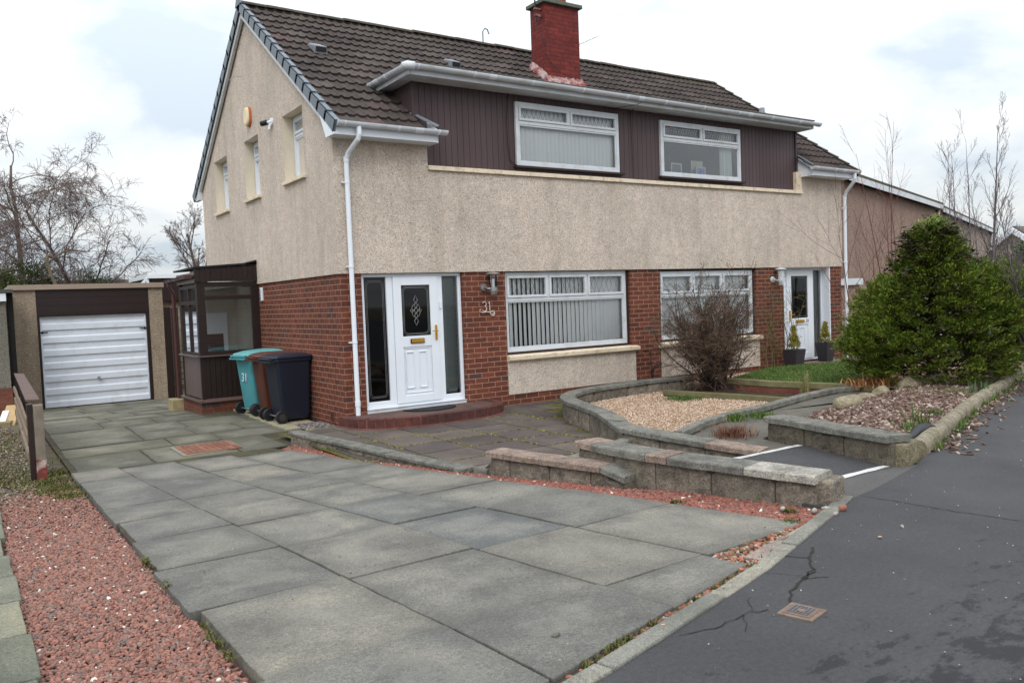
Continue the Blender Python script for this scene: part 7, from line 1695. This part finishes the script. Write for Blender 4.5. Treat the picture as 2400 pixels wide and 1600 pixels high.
m=M('conifer_leaf'); cc=m.ramp(m.island(),[(0,c(54,70,22)),(.3,c(74,94,30)),(.65,c(100,122,38)),(.9,c(132,146,56)),(1,c(136,110,64))])
cl_=m.ramp(m.noise(3.4,3,.6),[(.3,(.74,.80,.72,1)),(.7,(1.4,1.35,1.2,1))]); m.color(m.mix(1.0,cc,cl_,'MULTIPLY')).rough(.65); CL=m.m
conifer_foliage('crown',C_,dv,84,.135,(.028,.06),CL,con)
# dark inner foliage added to block light, seen only through gaps
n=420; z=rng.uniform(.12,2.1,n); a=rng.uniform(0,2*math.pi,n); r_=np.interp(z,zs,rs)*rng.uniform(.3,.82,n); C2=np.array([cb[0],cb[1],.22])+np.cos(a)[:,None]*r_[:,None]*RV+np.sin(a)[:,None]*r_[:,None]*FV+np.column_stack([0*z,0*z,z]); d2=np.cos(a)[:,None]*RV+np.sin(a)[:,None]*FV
conifer_foliage('inner_light_block',C2,d2,40,.26,(.06,.12),leafmat('inner_leaf',[(0,c(40,44,22)),(.5,c(52,58,28)),(1,c(74,60,40))]),con)
b=MB(); limb(b,(cb[0],cb[1],.1),(0,0,1),2.2,.085,.02,8,.04,0,8)
for k in range(70):
    z0=random.uniform(.12,1.9); a=random.uniform(0,6.28); rr_=float(np.interp(z0,zs,rs))*random.uniform(.6,.95); limb(b,(cb[0],cb[1],.2+z0*.8),(math.cos(a),math.sin(a),.15),rr_,.022,.006,5,.12,.0,4)
b.build('trunk',plain('dark_conifer_bark',c(62,46,40),.95,.25,9,.01,30),con)
# ---- bare multi-stemmed shrub
random.seed(11)
sb=G(1680,912,.08); sh=empty('bare_shrub',(sb[0],sb[1],.07),'dense leafless reddish brown shrub before the right window','shrub')
bt,bw=MB(),MB()
scfg={'levels':4,'trunk_levels':1,'thin':1.1,0:dict(seg=8,wig=.15,kids=11,**{'from':.12},ang=(18,70),len=(.28,.6),rk=.5,tip=.3,up=.09),1:dict(seg=5,wig=.2,kids=6,**{'from':.15},ang=(20,70),len=(.3,.65),rk=.6,up=.03,tip=.5),2:dict(seg=4,wig=.15,kids=2,**{'from':.15},ang=(20,55),len=(.4,.8),rk=.7,up=.03,tip=.7),3:dict(seg=3,wig=.14,kids=0,**{'from':.1},ang=(20,50),len=(.5,.8),tip=.8)}
for k in range(50):
    a=random.uniform(0,6.28); sp=random.uniform(.02,.72) if k%4 else random.uniform(.7,1.25); base=(sb[0]+math.cos(a)*.10*random.random(),sb[1]+math.sin(a)*.10*random.random(),.05)
    d=(math.cos(a)*sp,math.sin(a)*sp,1); branch(bt,bw,base,d,random.uniform(1.15,1.75)/math.sqrt(1+sp*sp*.2),random.uniform(.009,.02),0,scfg)
bt.build('stems',SD,sh); bw.build('twigs',ST,sh)
# arching pale stems in front
# ---- creeper by the right pillar
random.seed(13)
cp=empty('creeper',(8.55,-.1,.06),'straggly part bare climber on the brick pier by the right door','climber'); bt,bw=MB(),MB()
ccfg={'levels':3,'trunk_levels':1,'thin':1.0,0:dict(seg=10,wig=.10,kids=16,**{'from':.1},ang=(20,70),len=(.12,.25),rk=.5,tip=.4),1:dict(seg=4,wig=.2,kids=4,**{'from':.1},ang=(20,70),len=(.4,.7),rk=.7),2:dict(seg=3,wig=.2,kids=0,**{'from':.1},ang=(20,50),len=(.5,.8))}
for k in range(9): branch(bt,bw,(8.35+.09*k,-.12,.06),(random.uniform(-.12,.12),-.01,1),random.uniform(1.2,1.9),.008,0,ccfg)
bt.build('stems',barkmat('green_stem',c(90,84,58),c(120,110,80)),cp); bw.build('twigs',barkmat('green_twig',c(84,76,48),c(124,112,74)),cp)
n=60; C_=np.column_stack([rng.uniform(8.5,8.95,n),rng.uniform(-.2,-.08,n),rng.uniform(.9,1.95,n)]); leaves('leaf',C_,np.full(n,.08),7,(.02,.05),leafmat('creeper_leaf',[(0,c(60,60,34)),(1,c(110,104,60))]),cp)
# ---- red stemmed saplings by the conifer, and birches beyond
random.seed(17)
sap={'levels':3,'trunk_levels':1,'thin':.9,0:dict(seg=10,wig=.03,kids=10,**{'from':.3},ang=(18,38),len=(.28,.5),rk=.55,tip=.07,taper=.5),1:dict(seg=8,wig=.05,kids=6,**{'from':.25},ang=(16,36),len=(.35,.6),rk=.6,up=.07,tip=.15),2:dict(seg=5,wig=.08,kids=3,**{'from':.2},ang=(20,45),len=(.4,.6),rk=.7,up=.03),3:dict(seg=3,wig=.1,kids=0,**{'from':.1},ang=(1,2),len=(1,1))}
def vup(p,v):
    lo,hi=-1,20
    for _ in range(50):
        mi=(lo+hi)/2; d=np.array([p[0],p[1],mi])-CAM; vv=800-FPX*(d@CU)/(d@CF)
        if vv>v: lo=mi
        else: hi=mi
    return mi
p=F(2098,640,-1.6)
def multi(name,label,cat,base,hs,cfg,mat,r0,group):
    o=empty(name,tuple(base),label,cat,group); bt,bw=MB(),MB()
    for H,lx_,ly_ in hs: branch(bt,bw,base,(lx_,ly_,1),H,r0,0,cfg)
    bt.build('stems',mat,o); bw.build('twigs',mat,o)
H0=vup((p[0],-1.6),292)-.05; multi('sapling','tall slender red twigged sapling rising behind the left of the conifer','sapling',(p[0],-1.6,.05),[(H0,.0,0),(H0*.93,.13,.0),(H0*.9,-.12,.05),(H0*.8,.2,-.05),(H0*.78,-.02,.1)],{**sap,0:dict(sap[0],kids=5,len=(.2,.4))},RT,.016,'red twigged saplings')
p=F(2060,700,-1.3); tree('sapling','lower branching red sapling between the downpipe and the conifer','sapling',(p[0],-1.3,.05),vup((p[0],-1.3),560)-.05,{**sap,0:dict(sap[0],ang=(25,60),len=(.5,.8),**{'from':.15})},RT,RT,.020,(-.25,0),'red twigged saplings')
p=F(2010,700,-1.0); tree('sapling','thin red sapling leaning left across the right door','sapling',(p[0],-1.0,.05),vup((p[0],-1.0),520)-.05,{**sap,0:dict(sap[0],ang=(25,65),len=(.5,.85),**{'from':.2})},RT,RT,.016,(-.32,-.1),'red twigged saplings')
bir={'levels':4,'trunk_levels':1,'thin':.9,0:dict(seg=12,wig=.02,kids=46,**{'from':.1},ang=(16,34),len=(.16,.34),rk=.45,tip=.05,taper=.6),1:dict(seg=6,wig=.06,kids=8,**{'from':.2},ang=(15,34),len=(.3,.55),rk=.5,up=.09,tip=.2),2:dict(seg=4,wig=.08,kids=3,**{'from':.2},ang=(15,35),len=(.4,.6),rk=.6,up=.04,tip=.3),3:dict(seg=3,wig=.1,kids=0,**{'from':.2},ang=(15,40),len=(.5,.7),rk=.7),4:dict(seg=2,wig=.1,kids=0,**{'from':.1},ang=(1,2),len=(1,1))}
y=-2.2
for u,v,lab,yy,s_ in ((2318,290,'tallest bare birch at the right, above the conifer shoulder',-2.6,1),(2273,325,'slim bare birch left of the tallest one',-1.9,.5),(2248,345,'bare birch stem second from the left in the far group',-1.2,.45),(2222,360,'leftmost bare birch of the far group, over the roof line',-.8,.45),(2300,430,'short bare birch between two taller stems',-1.6,.4)):
    p=F(u+4,640,yy); random.seed(u)
    cf=dict(bir); cf[0]=dict(bir[0],kids=int(26*s_)); tree('bare_birch',lab,'birch',(p[0],yy,.0),vup((p[0],yy),v),cf,BT_,BT_,.045*max(.6,s_),(0,0),'bare birches beyond the conifer')
random.seed(8); p=F(2395,640,-5.2); tree('bare_birch','bare twiggy tree cut by the right edge of the view','birch',(p[0]+.4,-5.2,0),2.6,bir,BT_,BT_,.03,(-.25,0),'bare birches beyond the conifer')
# dark evergreen at the right edge, and a low green one at the conifer's foot
p=F(2412,640,-7.0); X=26; q=S(2408,640,X); o=empty('evergreen_tree',(X,q[1],0),'dark evergreen tree cut by the right edge','tree'); n=160; a=rng.uniform(0,6.28,n); t=rng.uniform(0,1,n)**.5; zz_=rng.uniform(0,1,n)
C_=np.column_stack([X+np.cos(a)*1.1*t,q[1]+np.sin(a)*1.0*t,.6+zz_*2.3]); leaves('crown',C_,np.full(n,.3),60,(.08,.15),leafmat('blue_green_leaf',[(0,c(40,58,44)),(.6,c(58,80,54)),(1,c(84,104,70))]),o); b=MB(); b.tube([(X,q[1],0),(X,q[1],1.8)],[.12,.06],8); b.build('trunk',GT,o)
p=G(2335,885,.22); o=empty('variegated_shrub',(p[0],p[1],.2),'bright yellow green shrub low at the right foot of the conifer','shrub'); n=46; C_=np.column_stack([rng.normal(p[0],.25,n),rng.normal(p[1],.25,n),rng.uniform(.3,.6,n)]); leaves('foliage',C_,np.full(n,.12),34,(.04,.08),leafmat('yellow_leaf',[(0,c(84,104,34)),(.5,c(130,146,60)),(1,c(180,186,110))]),o); b=MB()
for k in range(8): limb(b,(p[0],p[1],.15),(random.gauss(0,.5),random.gauss(0,.5),1),.35,.008,.004,4,.1,0,4)
b.build('stems',SD,o)
# ---- potted conifers by the right door
def pot(u,v,z,s_,label):
    p=G(u,v,z); o=empty('plant_pot',(p[0],p[1],z),'tapered square black pot '+label,'plant pot','square pots at the right door'); h=.40*s_
    b=MB(); b.loft([[(p[0]+x*a,p[1]+y*a,z+zz_) for x,y in ((-1,-1),(1,-1),(1,1),(-1,1))] for a,zz_ in ((.105*s_,0),(.155*s_,h),(.135*s_,h),(.13*s_,h-.04))]); b.build('pot',plain('slate_pot',c(52,50,56),.5,.1,8) if not bpy.data.materials.get('slate_pot') else bpy.data.materials['slate_pot'],o,bevel=.004)
    t=empty('potted_conifer',(p[0],p[1],z+h-.04),'small golden cone shaped conifer potted '+label,'potted conifer','golden dwarf conifers in pots'); n=90; zz_=rng.uniform(0,1,n); a=rng.uniform(0,6.28,n); r_=.10*(1-zz_)**.7*(.8+.4*rng.random(n))*s_
    C_=np.column_stack([p[0]+np.cos(a)*r_,p[1]+np.sin(a)*r_,z+h+zz_*.44*s_]); dv=np.column_stack([np.cos(a)*.5,np.sin(a)*.5,np.ones(n)]); leaves('foliage',C_,np.full(n,.035),34,(.02,.045),bpy.data.materials.get('golden_leaf') or leafmat('golden_leaf',[(0,c(104,104,30)),(.5,c(140,134,48)),(1,c(168,154,70))]),t,dirs=dv,flat=.6)
    b=MB(); b.tube([(p[0],p[1],z+h-.05),(p[0],p[1],z+h+.3)],[.012,.004],6); b.build('stem',SD,t)
pot(1862,868,.045,1.0,'left of the door step'); pot(1935,846,.135,.92,'on the upper step right of the door')
